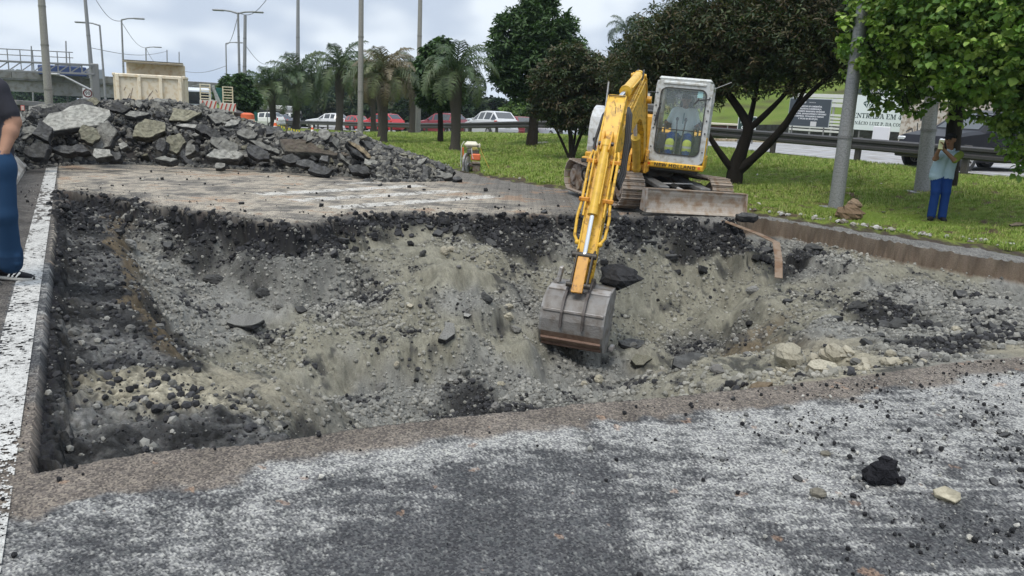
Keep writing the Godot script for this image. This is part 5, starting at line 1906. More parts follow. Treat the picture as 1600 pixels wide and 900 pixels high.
	big.lump(Vector3(-0.05, 0.03, 0.03), Vector3(0.045, 0.04, 0.04), g, 0.3, 9, 6)
	var bo := single("asphalt_lump", big, M.stone, "biggest black tarry lump sitting on the near road", "asphalt lump")
	bo.position = Vector3(1.78, 0.0, -3.42)
	var flake := plate(0.12, 0.07, 0.028, "P", g)
	var fo := single("asphalt_flake", flake, M.slab, "pale topped flake of road to the right of the biggest black lump", "asphalt flake")
	fo.transform = Transform3D(lay(-20, 60, -12), Vector3(2.02, 0.02, -3.27))
	for q in [[1.93, -2.93, 0.022, "white pebble alone on the near road below the black lump"], [1.62, -3.68, 0.03, "olive flat stone on the near road above the black lump"], [1.42, -3.24, 0.04, "grey flat stone on the near road left of the black lump"]]:
		var mb := MB.new()
		mb.col = Color(0.5, 0.48, 0.42) if q[3].begins_with("white") else Color(0.2, 0.185, 0.15)
		mb.lump(Vector3.ZERO, Vector3(q[2], q[2] * 0.6, q[2] * 0.7), g, 0.12, 10, 7)
		var o := single("stone", mb, M.stone, q[3], "stone")
		o.position = Vector3(q[0], q[2] * 0.4, q[1])
	# gravel: nobody could count it
	var shapes := []
	for k in 5:
		var mb := MB.new()
		mb.lump(Vector3.ZERO, Vector3(1, 0.8, 0.9), g, 0.2, 5, 3)
		shapes.append(mb.mesh())
	var pl := [[], [], [], [], []]
	var ti := [[], [], [], [], []]
	var pale := [Color(0.29, 0.285, 0.26), Color(0.38, 0.37, 0.33), Color(0.23, 0.225, 0.205), Color(0.48, 0.465, 0.42), Color(0.14, 0.14, 0.135)]
	var made := 0
	while made < 66000:
		var x := g.randf_range(-6.6, 6.2)
		var z := -g.randf_range(3.6, 12.3)
		var d := inside_rim(x, z)
		if d < 0.03:
			continue
		var c := bilc(pit_c, x, z)
		if x < -0.8 and off_shelf(x, z) < 0.2:
			c = MATTER.S
			if g.randf() < 0.72:
				continue
		var sandy: float = clampf(c.r - c.b, 0.0, 0.07) / 0.07
		var coarse: float = n_big.get_noise_2d(x * 1.2 + 7.0, z * 1.2)
		if g.randf() < sandy * 0.75 - coarse * 1.1:
			continue
		var s: float = 0.0035 + 0.009 * g.randf() * g.randf() + (0.028 + 0.016 * coarse) * pow(g.randf(), 5.0)
		if c.r < 0.1 and x > -0.8:
			s *= 1.25
		var k := g.randi() % 5
		pl[k].append(Transform3D(Basis.from_euler(Vector3(g.randf() * 6, g.randf() * 6, g.randf() * 6)).scaled(Vector3.ONE * s), Vector3(x, ground(x, z) + s * 0.25, z)))
		var tc: Color = pale[g.randi() % 5]
		var dk: float = n_mid.get_noise_2d(x * 0.75 + 11.0, z * 0.45) + 0.5 * n_fin.get_noise_2d(x * 0.6, z * 0.5)
		if (c.r < 0.11 or dk > 0.3) and g.randf() < 0.75:
			tc = Color(0.035, 0.035, 0.037) * g.randf_range(0.7, 2.2)
		else:
			tc = tc.lerp(c, 0.35)
		ti[k].append(tc)
		made += 1
	for k in 5:
		many("gravel", shapes[k], M.stone, pl[k], ti[k])
	# crumbled asphalt along the broken far edge
	var et := []
	var ec := []
	while et.size() < 1500:
		var x := g.randf_range(-6.8, 3.6)
		var z := -g.randf_range(9.4, 12.6)
		var d := inside_rim(x, z)
		if d < -0.05 or d > 0.5 or g.randf() < absf(d - 0.08) * 1.8:
			continue
		var s: float = 0.012 + 0.05 * pow(g.randf(), 2.0)
		et.append(Transform3D(Basis.from_euler(Vector3(g.randf() * 6, g.randf() * 6, g.randf() * 6)) * Basis.from_scale(Vector3(s * 1.2, s * 0.8, s)), Vector3(x, ground(x, z) + s * 0.2, z)))
		ec.append(Color(0.03, 0.03, 0.032) * g.randf_range(0.7, 2.0))
	many("edge_crumbs", shapes[1], M.stone, et, ec)
	# crumbs and grit on the road
	pl = [[], [], [], [], []]
	ti = [[], [], [], [], []]
	made = 0
	while made < 6500:
		var x := g.randf_range(-2.6, 4.6)
		var z := -g.randf_range(2.2, 6.2)
		var far := g.randf() < 0.18
		if far:
			x = g.randf_range(-8.5, 2.5)
			z = -g.randf_range(9.8, 16.0)
		var d := inside_rim(x, z)
		if d > -0.02 or across(x, z) > road_edge(along(x, z)):
			continue
		var near_edge: float = smoothstep(-1.3, 0.0, d)
		var right: float = smoothstep(0.2, 2.6, x) if not far else 0.2 + near_edge
		if g.randf() > (0.02 + 0.75 * right + 0.15 * near_edge) * smoothstep(-0.15, 0.35, n_mid.get_noise_2d(x * 0.9, z * 0.9) + 0.25 * right):
			continue
		var s: float = (0.0016 + 0.0035 * g.randf() + 0.014 * pow(g.randf(), 9.0)) * (1.7 if far else 1.0)
		var k := g.randi() % 5
		pl[k].append(Transform3D(Basis.from_euler(Vector3(g.randf() * 6, g.randf() * 6, g.randf() * 6)).scaled(Vector3.ONE * s), Vector3(x, land(x, z) + s * 0.5 + 0.002, z)))
		ti[k].append(Color(0.028, 0.028, 0.03) if g.randf() < 0.72 else pale[g.randi() % 5] * 1.3)
		made += 1
	for k in 5:
		many("grit", shapes[k], M.stone, pl[k], ti[k])

# ---------------------------------------------------------------- people
# one skin over a skeleton: every bone is a tapered capsule [a, b, radius a, radius b, colour], joined by a smooth minimum
func body(bones: Array, cell: float, k := 0.03) -> MB:
	var lo := Vector3.ONE * 1e9
	var hi := -lo
	for b in bones:
		var r: float = maxf(b[2], b[3]) + 0.04
		for q in [b[0], b[1]]:
			lo = lo.min(q - Vector3.ONE * r)
			hi = hi.max(q + Vector3.ONE * r)
	var nx := int((hi.x - lo.x) / cell) + 2
	var ny := int((hi.y - lo.y) / cell) + 2
	var nz := int((hi.z - lo.z) / cell) + 2
	var f := PackedFloat32Array()
	f.resize(nx * ny * nz)
	f.fill(1.0)
	var near := PackedFloat32Array()
	near.resize(nx * ny * nz)
	near.fill(1.0)
	var who := PackedByteArray()
	who.resize(nx * ny * nz)
	for bi in bones.size():
		var a: Vector3 = bones[bi][0]
		var b: Vector3 = bones[bi][1]
		var ra: float = bones[bi][2]
		var rb: float = bones[bi][3]
		var kk: float = bones[bi][5] if bones[bi].size() > 5 else k
		var pad := maxf(ra, rb) + kk + cell * 2.0
		var l := ((a.min(b) - Vector3.ONE * pad - lo) / cell)
		var h := ((a.max(b) + Vector3.ONE * pad - lo) / cell)
		var ab := b - a
		var inv := 1.0 / maxf(ab.length_squared(), 1e-8)
		for z in range(maxi(0, int(l.z)), mini(nz, int(h.z) + 1)):
			for y in range(maxi(0, int(l.y)), mini(ny, int(h.y) + 1)):
				for x in range(maxi(0, int(l.x)), mini(nx, int(h.x) + 1)):
					var p := lo + Vector3(x, y, z) * cell - a
					var t := clampf(p.dot(ab) * inv, 0.0, 1.0)
					var d := (p - ab * t).length() - (ra + (rb - ra) * t)
					var i := (z * ny + y) * nx + x
					if d < near[i]:
						near[i] = d
						who[i] = bi
					var e := f[i]
					var q := maxf(kk - absf(d - e), 0.0) / kk
					f[i] = minf(d, e) - q * q * kk * 0.25
	var mb := MB.new()
	var id := PackedInt32Array()
	id.resize(nx * ny * nz)
	id.fill(-1)
	var sx := 1
	var sy := nx
	var sz := nx * ny
	var off := [0, sx, sy, sx + sy, sz, sz + sx, sz + sy, sz + sx + sy]
	for z in nz - 1:
		for y in ny - 1:
			for x in nx - 1:
				var i := (z * ny + y) * nx + x
				var m := 0
				for c in 8:
					if f[i + off[c]] < 0.0:
						m += 1
				if m == 0 or m == 8:
					continue
				var sum := Vector3.ZERO
				var cnt := 0
				for e in [[0, 1], [2, 3], [4, 5], [6, 7], [0, 2], [1, 3], [4, 6], [5, 7], [0, 4], [1, 5], [2, 6], [3, 7]]:
					var fa: float = f[i + off[e[0]]]
					var fb: float = f[i + off[e[1]]]
					if (fa < 0.0) != (fb < 0.0):
						var t := fa / (fa - fb)
						var pa := Vector3(e[0] & 1, (e[0] >> 1) & 1, e[0] >> 2)
						var pb := Vector3(e[1] & 1, (e[1] >> 1) & 1, e[1] >> 2)
						sum += pa.lerp(pb, t)
						cnt += 1
				var v := sum / cnt
				var gr := Vector3(f[i + 1] + f[i + 7 * 0 + off[3]] + f[i + off[5]] + f[i + off[7]] - f[i] - f[i + off[2]] - f[i + off[4]] - f[i + off[6]],
					f[i + off[2]] + f[i + off[3]] + f[i + off[6]] + f[i + off[7]] - f[i] - f[i + off[1]] - f[i + off[4]] - f[i + off[5]],
					f[i + off[4]] + f[i + off[5]] + f[i + off[6]] + f[i + off[7]] - f[i] - f[i + off[1]] - f[i + off[2]] - f[i + off[3]])
				id[i] = mb.v.size()
				mb.v.append(lo + (Vector3(x, y, z) + v) * cell)
				mb.n.append(gr.normalized())
				mb.c.append(bones[who[i]][4])
	for z in range(1, nz - 1):
		for y in range(1, ny - 1):
			for x in range(1, nx - 1):
				var i := (z * ny + y) * nx + x
				var s := f[i] < 0.0
				if s != (f[i + sx] < 0.0):
					quad_if(mb, id[i], id[i - sy], id[i - sy - sz], id[i - sz])
				if s != (f[i + sy] < 0.0):
					quad_if(mb, id[i], id[i - sx], id[i - sx - sz], id[i - sz])
				if s != (f[i + sz] < 0.0):
					quad_if(mb, id[i], id[i - sx], id[i - sx - sy], id[i - sy])
	return mb

func quad_if(mb: MB, a: int, b: int, c: int, d: int) -> void:
	if a >= 0 and b >= 0 and c >= 0 and d >= 0:
		mb.quad_ix(a, b, c, d)

# skull, face, ears; fwd is where the face looks
func head_bones(c: Vector3, up: Vector3, fwd: Vector3, s: float, skin: Color) -> Array:
	var r := up.cross(fwd).normalized()
	var o := []
	o.append([c + up * 0.035 * s - fwd * 0.02 * s, c + up * 0.02 * s + fwd * 0.012 * s, 0.082 * s, 0.078 * s, skin])
	o.append([c - up * 0.03 * s + fwd * 0.02 * s, c - up * 0.085 * s + fwd * 0.04 * s, 0.062 * s, 0.036 * s, skin])
	o.append([c + up * 0.012 * s + fwd * 0.088 * s, c - up * 0.03 * s + fwd * 0.106 * s, 0.009 * s, 0.015 * s, skin, 0.012])
	o.append([c + up * 0.03 * s + fwd * 0.078 * s - r * 0.035 * s, c + up * 0.03 * s + fwd * 0.078 * s + r * 0.035 * s, 0.012 * s, 0.012 * s, skin, 0.012])
	o.append([c - up * 0.062 * s + fwd * 0.082 * s - r * 0.018 * s, c - up * 0.062 * s + fwd * 0.082 * s + r * 0.018 * s, 0.009 * s, 0.009 * s, skin * Color(0.85, 0.6, 0.55), 0.008])
	for q in [-1.0, 1.0]:
		o.append([c + r * q * 0.082 * s + up * 0.015 * s, c + r * q * 0.084 * s - up * 0.022 * s, 0.015 * s, 0.010 * s, skin, 0.01])
		o.append([c + r * q * 0.03 * s + up * 0.014 * s + fwd * 0.082 * s, c + r * q * 0.034 * s + up * 0.014 * s + fwd * 0.081 * s, 0.009 * s, 0.009 * s, Color(0.03, 0.02, 0.015), 0.004])
	return o

# palm, four fingers and a thumb; along = to the knuckles, palm_dir = the way the palm faces, side = towards the thumb
func hand_bones(w: Vector3, along_: Vector3, palm_dir: Vector3, side: Vector3, s: float, skin: Color, curl: float) -> Array:
	var o := []
	for k in 4:
		var x: float = (1.5 - k) * 0.019 * s
		var kn := w + along_ * (0.088 - absf(k - 1.2) * 0.004) * s + side * x
		o.append([w + along_ * 0.012 * s + side * x * 0.7, kn, 0.013 * s, 0.0105 * s, skin, 0.012])
		var l: float = [0.040, 0.045, 0.042, 0.033][k] * s
		var d1 := (along_ * cos(curl * 0.6) + palm_dir * sin(curl * 0.6)).normalized()
		var d2 := (along_ * cos(curl * 1.4) + palm_dir * sin(curl * 1.4)).normalized()
		var d3 := (along_ * cos(curl * 2.0) + palm_dir * sin(curl * 2.0)).normalized()
		o.append([kn, kn + d1 * l, 0.0095 * s, 0.0088 * s, skin, 0.004])
		o.append([kn + d1 * l, kn + d1 * l + d2 * l * 0.65, 0.0088 * s, 0.008 * s, skin, 0.004])
		o.append([kn + d1 * l + d2 * l * 0.65, kn + d1 * l + d2 * l * 0.65 + d3 * l * 0.5, 0.008 * s, 0.007 * s, skin, 0.004])
	var tb := w + along_ * 0.025 * s + side * 0.028 * s
	var tm := tb + (along_ * 0.6 + side * 0.6 + palm_dir * 0.4).normalized() * 0.042 * s
	o.append([tb, tm, 0.0125 * s, 0.0105 * s, skin, 0.008])
	o.append([tm, tm + (along_ * 0.85 + palm_dir * 0.5).normalized() * 0.034 * s, 0.0105 * s, 0.0085 * s, skin, 0.004])
	return o

func shoe(at: Vector3, dirn: Vector3, s: float, upper_c: Color, sole_c: Color) -> MB:
	var mb := MB.new()
	var r := Vector3.UP.cross(dirn).normalized()
	mb.xf = Transform3D(Basis(r, Vector3.UP, dirn), at)
	var prof := [[-0.085, 0.030, 0.075], [-0.06, 0.038, 0.085], [0.0, 0.040, 0.080], [0.06, 0.044, 0.066], [0.12, 0.048, 0.050], [0.17, 0.043, 0.040], [0.20, 0.030, 0.030], [0.212, 0.012, 0.022]]
	for part_ in 2:
		mb.col = sole_c if part_ == 0 else upper_c
		var prev := -1
		for q in prof:
			var first := mb.v.size()
			var z: float = q[0] * s
			var w: float = q[1] * s * (1.06 if part_ == 0 else 1.0)
			var y0: float = 0.0 if part_ == 0 else 0.022 * s
			var y1: float = 0.026 * s if part_ == 0 else q[2] * s
			for k in 10:
				var a := TAU * k / 10
				var cc := cos(a)
				var ss := sin(a)
				mb.put(Vector3(signf(cc) * pow(absf(cc), 0.7) * w, lerpf(y0, y1, 0.5 + 0.5 * signf(ss) * pow(absf(ss), 0.6 if part_ == 0 else 0.9)), z), Vector3(cc, ss, 0))
			if prev >= 0:
				mb.link(prev, first, 10)
			prev = first
	return mb

func build_bystander() -> void:
	var skin := Color(0.46, 0.27, 0.19)
	var tee := Color(0.055, 0.058, 0.068)
	var jean := Color(0.035, 0.078, 0.155)
	var jean2 := Color(0.026, 0.058, 0.115)
	var at := Vector3(-4.19, 0.00, -6.33)
	var o := thing("person", "person in a dark grey tee, blue jeans and black striped trainers, hand in pocket", "person", at)
	var b := []
	var sh := Vector3(-4.02, 1.54, -6.16) - at
	var el := Vector3(-3.91, 1.30, -6.17) - at
	var wr := Vector3(-3.92, 1.09, -6.04) - at
	var hipr := Vector3(-3.99, 0.98, -6.05) - at
	var kn := Vector3(-3.97, 0.60, -6.03) - at
	var an := Vector3(-4.01, 0.19, -6.12) - at
	var hipl := Vector3(-4.26, 0.95, -6.17) - at
	var knl := Vector3(-4.31, 0.57, -6.14) - at
	var anl := Vector3(-4.38, 0.16, -6.15) - at
	var chest := Vector3(-4.19, 1.46, -6.16) - at
	var waist := Vector3(-4.14, 1.11, -6.13) - at
	var pel := Vector3(-4.13, 0.98, -6.11) - at
	var shl := Vector3(-4.40, 1.52, -6.20) - at
	var neck := Vector3(-4.19, 1.63, -6.16) - at
	var head := Vector3(-4.16, 1.85, -6.14) - at
	b.append([chest + Vector3(0.07, 0, 0), waist + Vector3(0.06, 0, 0), 0.155, 0.135, tee])
	b.append([chest + Vector3(-0.07, 0, 0), waist + Vector3(-0.06, 0, 0), 0.155, 0.135, tee])
	b.append([sh, shl, 0.085, 0.085, tee])
	b.append([waist + Vector3(0.06, 0.0, 0), pel + Vector3(0.06, 0.02, 0), 0.145, 0.15, tee])
	b.append([waist + Vector3(-0.06, 0.0, 0), pel + Vector3(-0.06, 0.02, 0), 0.145, 0.15, tee])
	b.append([sh, sh.lerp(el, 0.70), 0.085, 0.074, tee])
	b.append([sh.lerp(el, 0.60), el, 0.052, 0.048, skin])
	b.append([el, el.lerp(wr, 0.35), 0.047, 0.050, skin])
	b.append([el.lerp(wr, 0.35), wr, 0.050, 0.034, skin])
	b.append_array(hand_bones(wr, (Vector3(-0.25, -0.95, 0.1)).normalized(), Vector3(-0.9, 0.2, 0.1).normalized(), Vector3(0.1, 0.1, 0.98).normalized(), 1.1, skin, 0.3))
	b.append([shl, shl + Vector3(-0.1, -0.3, 0.05), 0.085, 0.072, tee])
	b.append([shl + Vector3(-0.08, -0.24, 0.05), shl + Vector3(-0.13, -0.36, 0.06), 0.052, 0.048, skin])
	b.append([shl + Vector3(-0.13, -0.36, 0.06), shl + Vector3(0.0, -0.62, 0.14), 0.05, 0.034, skin])
	b.append([neck - Vector3(0, 0.06, 0), head - Vector3(0, 0.05, 0), 0.066, 0.062, skin])
	b.append_array(head_bones(head, Vector3.UP, Vector3(0.55, -0.15, -0.8).normalized(), 1.1, skin))
	b.append([pel + Vector3(0.05, -0.04, 0), hipr + Vector3(0, -0.03, 0), 0.145, 0.125, jean])
	b.append([pel + Vector3(-0.05, -0.04, 0), hipl + Vector3(0, -0.03, 0), 0.145, 0.125, jean])
	b.append([hipr, kn, 0.12, 0.092, jean])
	b.append([kn, an + Vector3(0, 0.05, 0), 0.090, 0.082, jean])
	b.append([an + Vector3(0.0, 0.08, 0), an + Vector3(0.0, 0.0, 0), 0.088, 0.085, jean2])
	# cloth gathered over the shoe
	for k in 3:
		b.append([an + Vector3(-0.07, 0.015 + k * 0.035, 0.05), an + Vector3(0.08, 0.01 + k * 0.03, 0.035), 0.024, 0.022, jean2 if k % 2 else jean, 0.02])
	b.append([hipl, knl, 0.12, 0.092, jean])
	b.append([knl, anl, 0.090, 0.085, jean])
	part("body", body(b, 0.0125), M.cloth, o)
	var foot := Vector3(0.97, 0, 0.05).normalized()
	var base := Vector3(-4.18, 0.00, -6.35) - at
	part("shoe", shoe(base - foot * 0.05, foot, 1.22, Color(0.022, 0.022, 0.024), Color(0.68, 0.67, 0.63)), M.cloth, o)
	part("shoe", shoe(Vector3(anl.x, 0, anl.z), foot, 1.2, Color(0.022, 0.022, 0.024), Color(0.68, 0.67, 0.63)), M.cloth, o)
	for k in 3:
		var st := MB.new()
		st.col = Color(0.8, 0.8, 0.78)
		var p := base + foot * (0.025 + 0.034 * k)
		var s := Vector3.UP.cross(foot).normalized()
		if s.z < 0.0: s = -s
		st.bar(p + s * 0.0555 + Vector3(0, 0.032, 0), p + foot * 0.03 + s * 0.040 + Vector3(0, 0.083 - 0.005 * k, 0), 0.014, 0.012, 0.003, s)
		part("stripe", st, M.plain, o)
	var hair := MB.new()
	hair.col = Color(0.02, 0.014, 0.01)
	hair.ball(head + Vector3(-0.015, 0.05, 0.02), Vector3(0.10, 0.095, 0.105), 16, 10)
	part("hair", hair, M.cloth, o)
	var belt := MB.new()
	belt.col = Color(0.03, 0.025, 0.02)
	part("belt", body([[pel + Vector3(-0.06, 0.0, 0), pel + Vector3(0.06, 0.0, 0), 0.135, 0.135, Color(0.03, 0.025, 0.02)]], 0.02), M.cloth, o)

func build_worker() -> void:
	var skin := Color(0.30, 0.17, 0.11)
	var shirt := Color(0.42, 0.55, 0.62)
	var trou := Color(0.022, 0.06, 0.22)
	var lime := Color(0.22, 0.28, 0.05)
	var at := Vector3(7.26, 0.21, -13.58)
	at.y = land(at.x, at.z) + 0.04
	var o := thing("person", "worker in cap, pale blue shirt and bright blue trousers filming with a phone", "person", at)
	var b := []
	var hips := Vector3(7.22, 0.82, -13.61) - at
	var chest := Vector3(7.25, 1.11, -13.59) - at
	var neck := Vector3(7.27, 1.25, -13.57) - at
	var head := Vector3(7.23, 1.40, -13.54) - at
	var shr := Vector3(7.14, 1.16, -13.55) - at
	var shl := Vector3(7.45, 1.16, -13.59) - at
	var elr := Vector3(6.98, 1.08, -13.45) - at
	var ell := Vector3(7.24, 1.07, -13.31) - at
	var wrr := Vector3(6.95, 1.24, -13.32) - at
	var wrl := Vector3(7.00, 1.25, -13.29) - at
	var ftr := Vector3(7.15, 0.24, -13.58) - at
	var ftl := Vector3(7.32, 0.24, -13.55) - at
	var hr := hips + Vector3(-0.075, -0.02, 0)
	var hl := hips + Vector3(0.085, -0.02, 0)
	for s in [-0.065, 0.065]:
		b.append([chest + Vector3(s * 1.2, 0, 0), hips + Vector3(s * 1.3, 0.05, 0), 0.105, 0.112, shirt])
		b.append([hips + Vector3(s * 1.2, 0.04, 0.0), hips + Vector3(s * 1.4, -0.03, 0.0), 0.108, 0.112, shirt, 0.02])
	b.append([shr, shl, 0.06, 0.06, shirt])
	b.append([shr, shr.lerp(elr, 0.6), 0.064, 0.058, shirt])
	b.append([shl, shl.lerp(ell, 0.6), 0.066, 0.058, lime])
	b.append([shr.lerp(elr, 0.5), elr, 0.042, 0.038, skin])
	b.append([elr, wrr, 0.038, 0.026, skin])
	b.append([shl.lerp(ell, 0.5), ell, 0.044, 0.040, lime])
	b.append([ell, wrl, 0.038, 0.026, skin])
	b.append_array(hand_bones(wrr, Vector3(-0.1, 0.8, 0.3).normalized(), Vector3(0.9, 0.1, 0.2).normalized(), Vector3(0, -0.3, 0.95).normalized(), 0.95, skin, 0.8))
	b.append_array(hand_bones(wrl, Vector3(-0.3, 0.8, 0.3).normalized(), Vector3(-0.9, 0.1, 0.2).normalized(), Vector3(0, -0.3, 0.95).normalized(), 0.95, skin, 0.8))
	b.append([neck - Vector3(0, 0.05, 0), head - Vector3(0, 0.03, 0), 0.05, 0.05, skin])
	b.append_array(head_bones(head, Vector3.UP, Vector3(-0.75, -0.12, 0.65).normalized(), 0.95, skin))
	var kr := hr.lerp(ftr, 0.48) + Vector3(0, 0, 0.03)
	var kl := hl.lerp(ftl, 0.48) + Vector3(0, 0, 0.03)
	b.append([hr, kr, 0.10, 0.078, trou])
	b.append([kr, Vector3(ftr.x, 0.07, ftr.z), 0.072, 0.068, trou])
	b.append([hl, kl, 0.10, 0.078, trou])
	b.append([kl, Vector3(ftl.x, 0.07, ftl.z), 0.072, 0.068, trou])
	part("body", body(b, 0.011, 0.025), M.cloth, o)
	part("shoe", shoe(Vector3(ftr.x, 0, ftr.z), Vector3(-0.5, 0, 0.85).normalized(), 1.0, Color(0.03, 0.03, 0.035), Color(0.02, 0.02, 0.02)), M.cloth, o)
	part("shoe", shoe(Vector3(ftl.x, 0, ftl.z), Vector3(-0.2, 0, 0.95).normalized(), 1.0, Color(0.03, 0.03, 0.035), Color(0.02, 0.02, 0.02)), M.cloth, o)
	var fw := Vector3(-0.75, -0.12, 0.65).normalized()
	var cap := MB.new()
	cap.col = Color(0.02, 0.02, 0.022)
	cap.ball(head + Vector3(0, 0.055, 0) - fw * 0.01, Vector3(0.092, 0.062, 0.092), 16, 8)
	cap.xf = Transform3D(Basis(Vector3.UP.cross(fw).normalized(), Vector3.UP, fw), head)
	cap.bx(0, 0.045, 0.11, 0.13, 0.012, 0.10, 0.005, Vector3(0.2, 0, 0))
	part("cap", cap, M.cloth, o)
	var collar := MB.new()
	collar.col = Color(0.5, 0.62, 0.72)
	collar.tube([neck + Vector3(-0.06, -0.01, 0.02), neck + Vector3(-0.02, -0.035, 0.07), neck + Vector3(0.04, -0.02, 0.06), neck + Vector3(0.07, 0.0, 0)], [0.016], 7)
	part("collar", collar, M.cloth, o)
	var ph := MB.new()
	ph.col = Color(0.55, 0.55, 0.30)
	ph.box(Vector3(0.075, 0.15, 0.012), Transform3D(Basis(Vector3.UP, -0.6), Vector3.ZERO), 0.004)
	var phone := single("phone", ph, M.plain, "yellow cased phone held up by the man in the cap", "phone")
	phone.position = Vector3(6.94, 1.32, -13.26)

func build_operator() -> void:
	var skin := Color(0.22, 0.13, 0.09)
	var shirt := Color(0.62, 0.74, 0.74)
	var trou := Color(0.02, 0.06, 0.22)
	var o := thing("person", "operator in a pale shirt and blue trousers sitting in the excavator cab", "person", Vector3(2.27, 0.03, -14.1))
	o.transform = Transform3D(Basis(Vector3(0, 0, 1), deg_to_rad(-2.3)) * Basis(Vector3.UP, deg_to_rad(-15.0)), Vector3(2.27, 0.03, -14.1))
	var b := []
	var c := 0.51
	for s in [-1.0, 1.0]:
		b.append([Vector3(c + s * 0.075, 1.56, 0.05), Vector3(c + s * 0.07, 1.24, 0.20), 0.115, 0.12, shirt])
		b.append([Vector3(c + s * 0.17, 1.62, 0.06), Vector3(c + s * 0.23, 1.44, 0.14), 0.062, 0.058, shirt])
		b.append([Vector3(c + s * 0.22, 1.46, 0.13), Vector3(c + s * 0.25, 1.36, 0.17), 0.042, 0.040, skin])
		b.append([Vector3(c + s * 0.25, 1.36, 0.17), Vector3(c + s * 0.265, 1.40, 0.34), 0.040, 0.028, skin])
		b.append_array(hand_bones(Vector3(c + s * 0.265, 1.41, 0.33), Vector3(0, 0.3, 0.9).normalized(), Vector3(0, -0.9, 0.3).normalized(), Vector3(-s, 0, 0), 0.85, skin, 0.8))
		b.append([Vector3(c + s * 0.085, 1.17, 0.22), Vector3(c + s * 0.135, 1.20, 0.60), 0.095, 0.075, trou])
		b.append([Vector3(c + s * 0.135, 1.20, 0.60), Vector3(c + s * 0.14, 1.02, 0.68), 0.074, 0.066, trou])
		b.append([Vector3(c + s * 0.14, 1.10, 0.67), Vector3(c + s * 0.14, 1.07, 0.68), 0.074, 0.074, Color(0.55, 0.66, 0.12), 0.008])
		b.append([Vector3(c + s * 0.14, 1.055, 0.68), Vector3(c + s * 0.14, 1.03, 0.68), 0.073, 0.073, Color(0.6, 0.62, 0.6), 0.008])
		b.append([Vector3(c + s * 0.14, 1.02, 0.68), Vector3(c + s * 0.14, 1.00, 0.68), 0.073, 0.073, Color(0.55, 0.66, 0.12), 0.008])
		b.append([Vector3(c + s * 0.14, 1.0, 0.68), Vector3(c + s * 0.14, 0.86, 0.72), 0.066, 0.06, trou])
	b.append([Vector3(c - 0.14, 1.63, 0.05), Vector3(c + 0.14, 1.63, 0.05), 0.062, 0.062, shirt])
	b.append([Vector3(c, 1.66, 0.05), Vector3(c, 1.76, 0.09), 0.05, 0.048, skin])
	b.append_array(head_bones(Vector3(c, 1.815, 0.10), Vector3.UP, Vector3(0.0, -0.2, 0.98).normalized(), 0.88, skin))
	part("body", body(b, 0.0115, 0.025), M.cloth, o)
	for s in [-1.0, 1.0]:
		part("boot", shoe(Vector3(c + s * 0.14, 0.822, 0.72), Vector3(0, 0, 1), 0.9, Color(0.02, 0.02, 0.02), Color(0.02, 0.02, 0.02)), M.cloth, o)
	var cap := MB.new()
	cap.col = Color(0.02, 0.02, 0.025)
	cap.ball(Vector3(c, 1.865, 0.08), Vector3(0.085, 0.055, 0.09), 16, 8)
	cap.bx(c, 1.85, 0.19, 0.12, 0.01, 0.09, 0.004, Vector3(0.25, 0, 0))
	part("cap", cap, M.cloth, o)
	var pl := MB.new()
	pl.col = Color(0.25, 0.36, 0.37)
	pl.bar(Vector3(c, 1.60, 0.168), Vector3(c, 1.42, 0.235), 0.02, 0.012, 0.003)
	pl.bar(Vector3(c + 0.09, 1.50, 0.185), Vector3(c + 0.09, 1.43, 0.21), 0.07, 0.012, 0.003)
	part("placket", pl, M.cloth, o)

# ---------------------------------------------------------------- plants
func leaf_sprig(kind: String, g: RandomNumberGenerator) -> ArrayMesh:
	var mb := MB.new()
	var count: int = {"broad": 5, "long": 7, "mass": 9}[kind]
	for k in count:
		var a := TAU * k / count + g.randf_range(-0.5, 0.5)
		var dirn := Vector3(cos(a), g.randf_range(-0.7, 0.5), sin(a)).normalized()
		var side := dirn.cross(Vector3.UP).normalized().rotated(dirn, g.randf_range(-0.7, 0.7))
		var up := side.cross(dirn)
		var l: float = g.randf_range(0.7, 1.1)
		var w: float = l * {"broad": 0.46, "long": 0.15, "mass": 0.34}[kind]
		var o := dirn * g.randf_range(0.0, 0.25) + Vector3(0, g.randf_range(-0.3, 0.3), 0)
		var tone := g.randf_range(0.75, 1.25)
		mb.col = Color(tone, tone, tone)
		var tip := o + dirn * l - up * l * g.randf_range(0.1, 0.45)
		var m1 := o + dirn * l * 0.35
		var m2 := o + dirn * l * 0.72 - up * l * 0.1
		var lift := up * w * 0.25
		for s in [-1.0, 1.0]:
			if kind == "mass":
				mb.tri(o, m1 + side * s * w + lift, tip, up)
			else:
				mb.tri(o, m1, m1 + side * s * w + lift, up)
				mb.tri(m1, m2, m1 + side * s * w + lift, up)
				mb.tri(m2, m2 + side * s * w * 0.75 + lift, m1 + side * s * w + lift, up)
				mb.tri(m2, tip, m2 + side * s * w * 0.75 + lift, up)
	return mb.mesh()

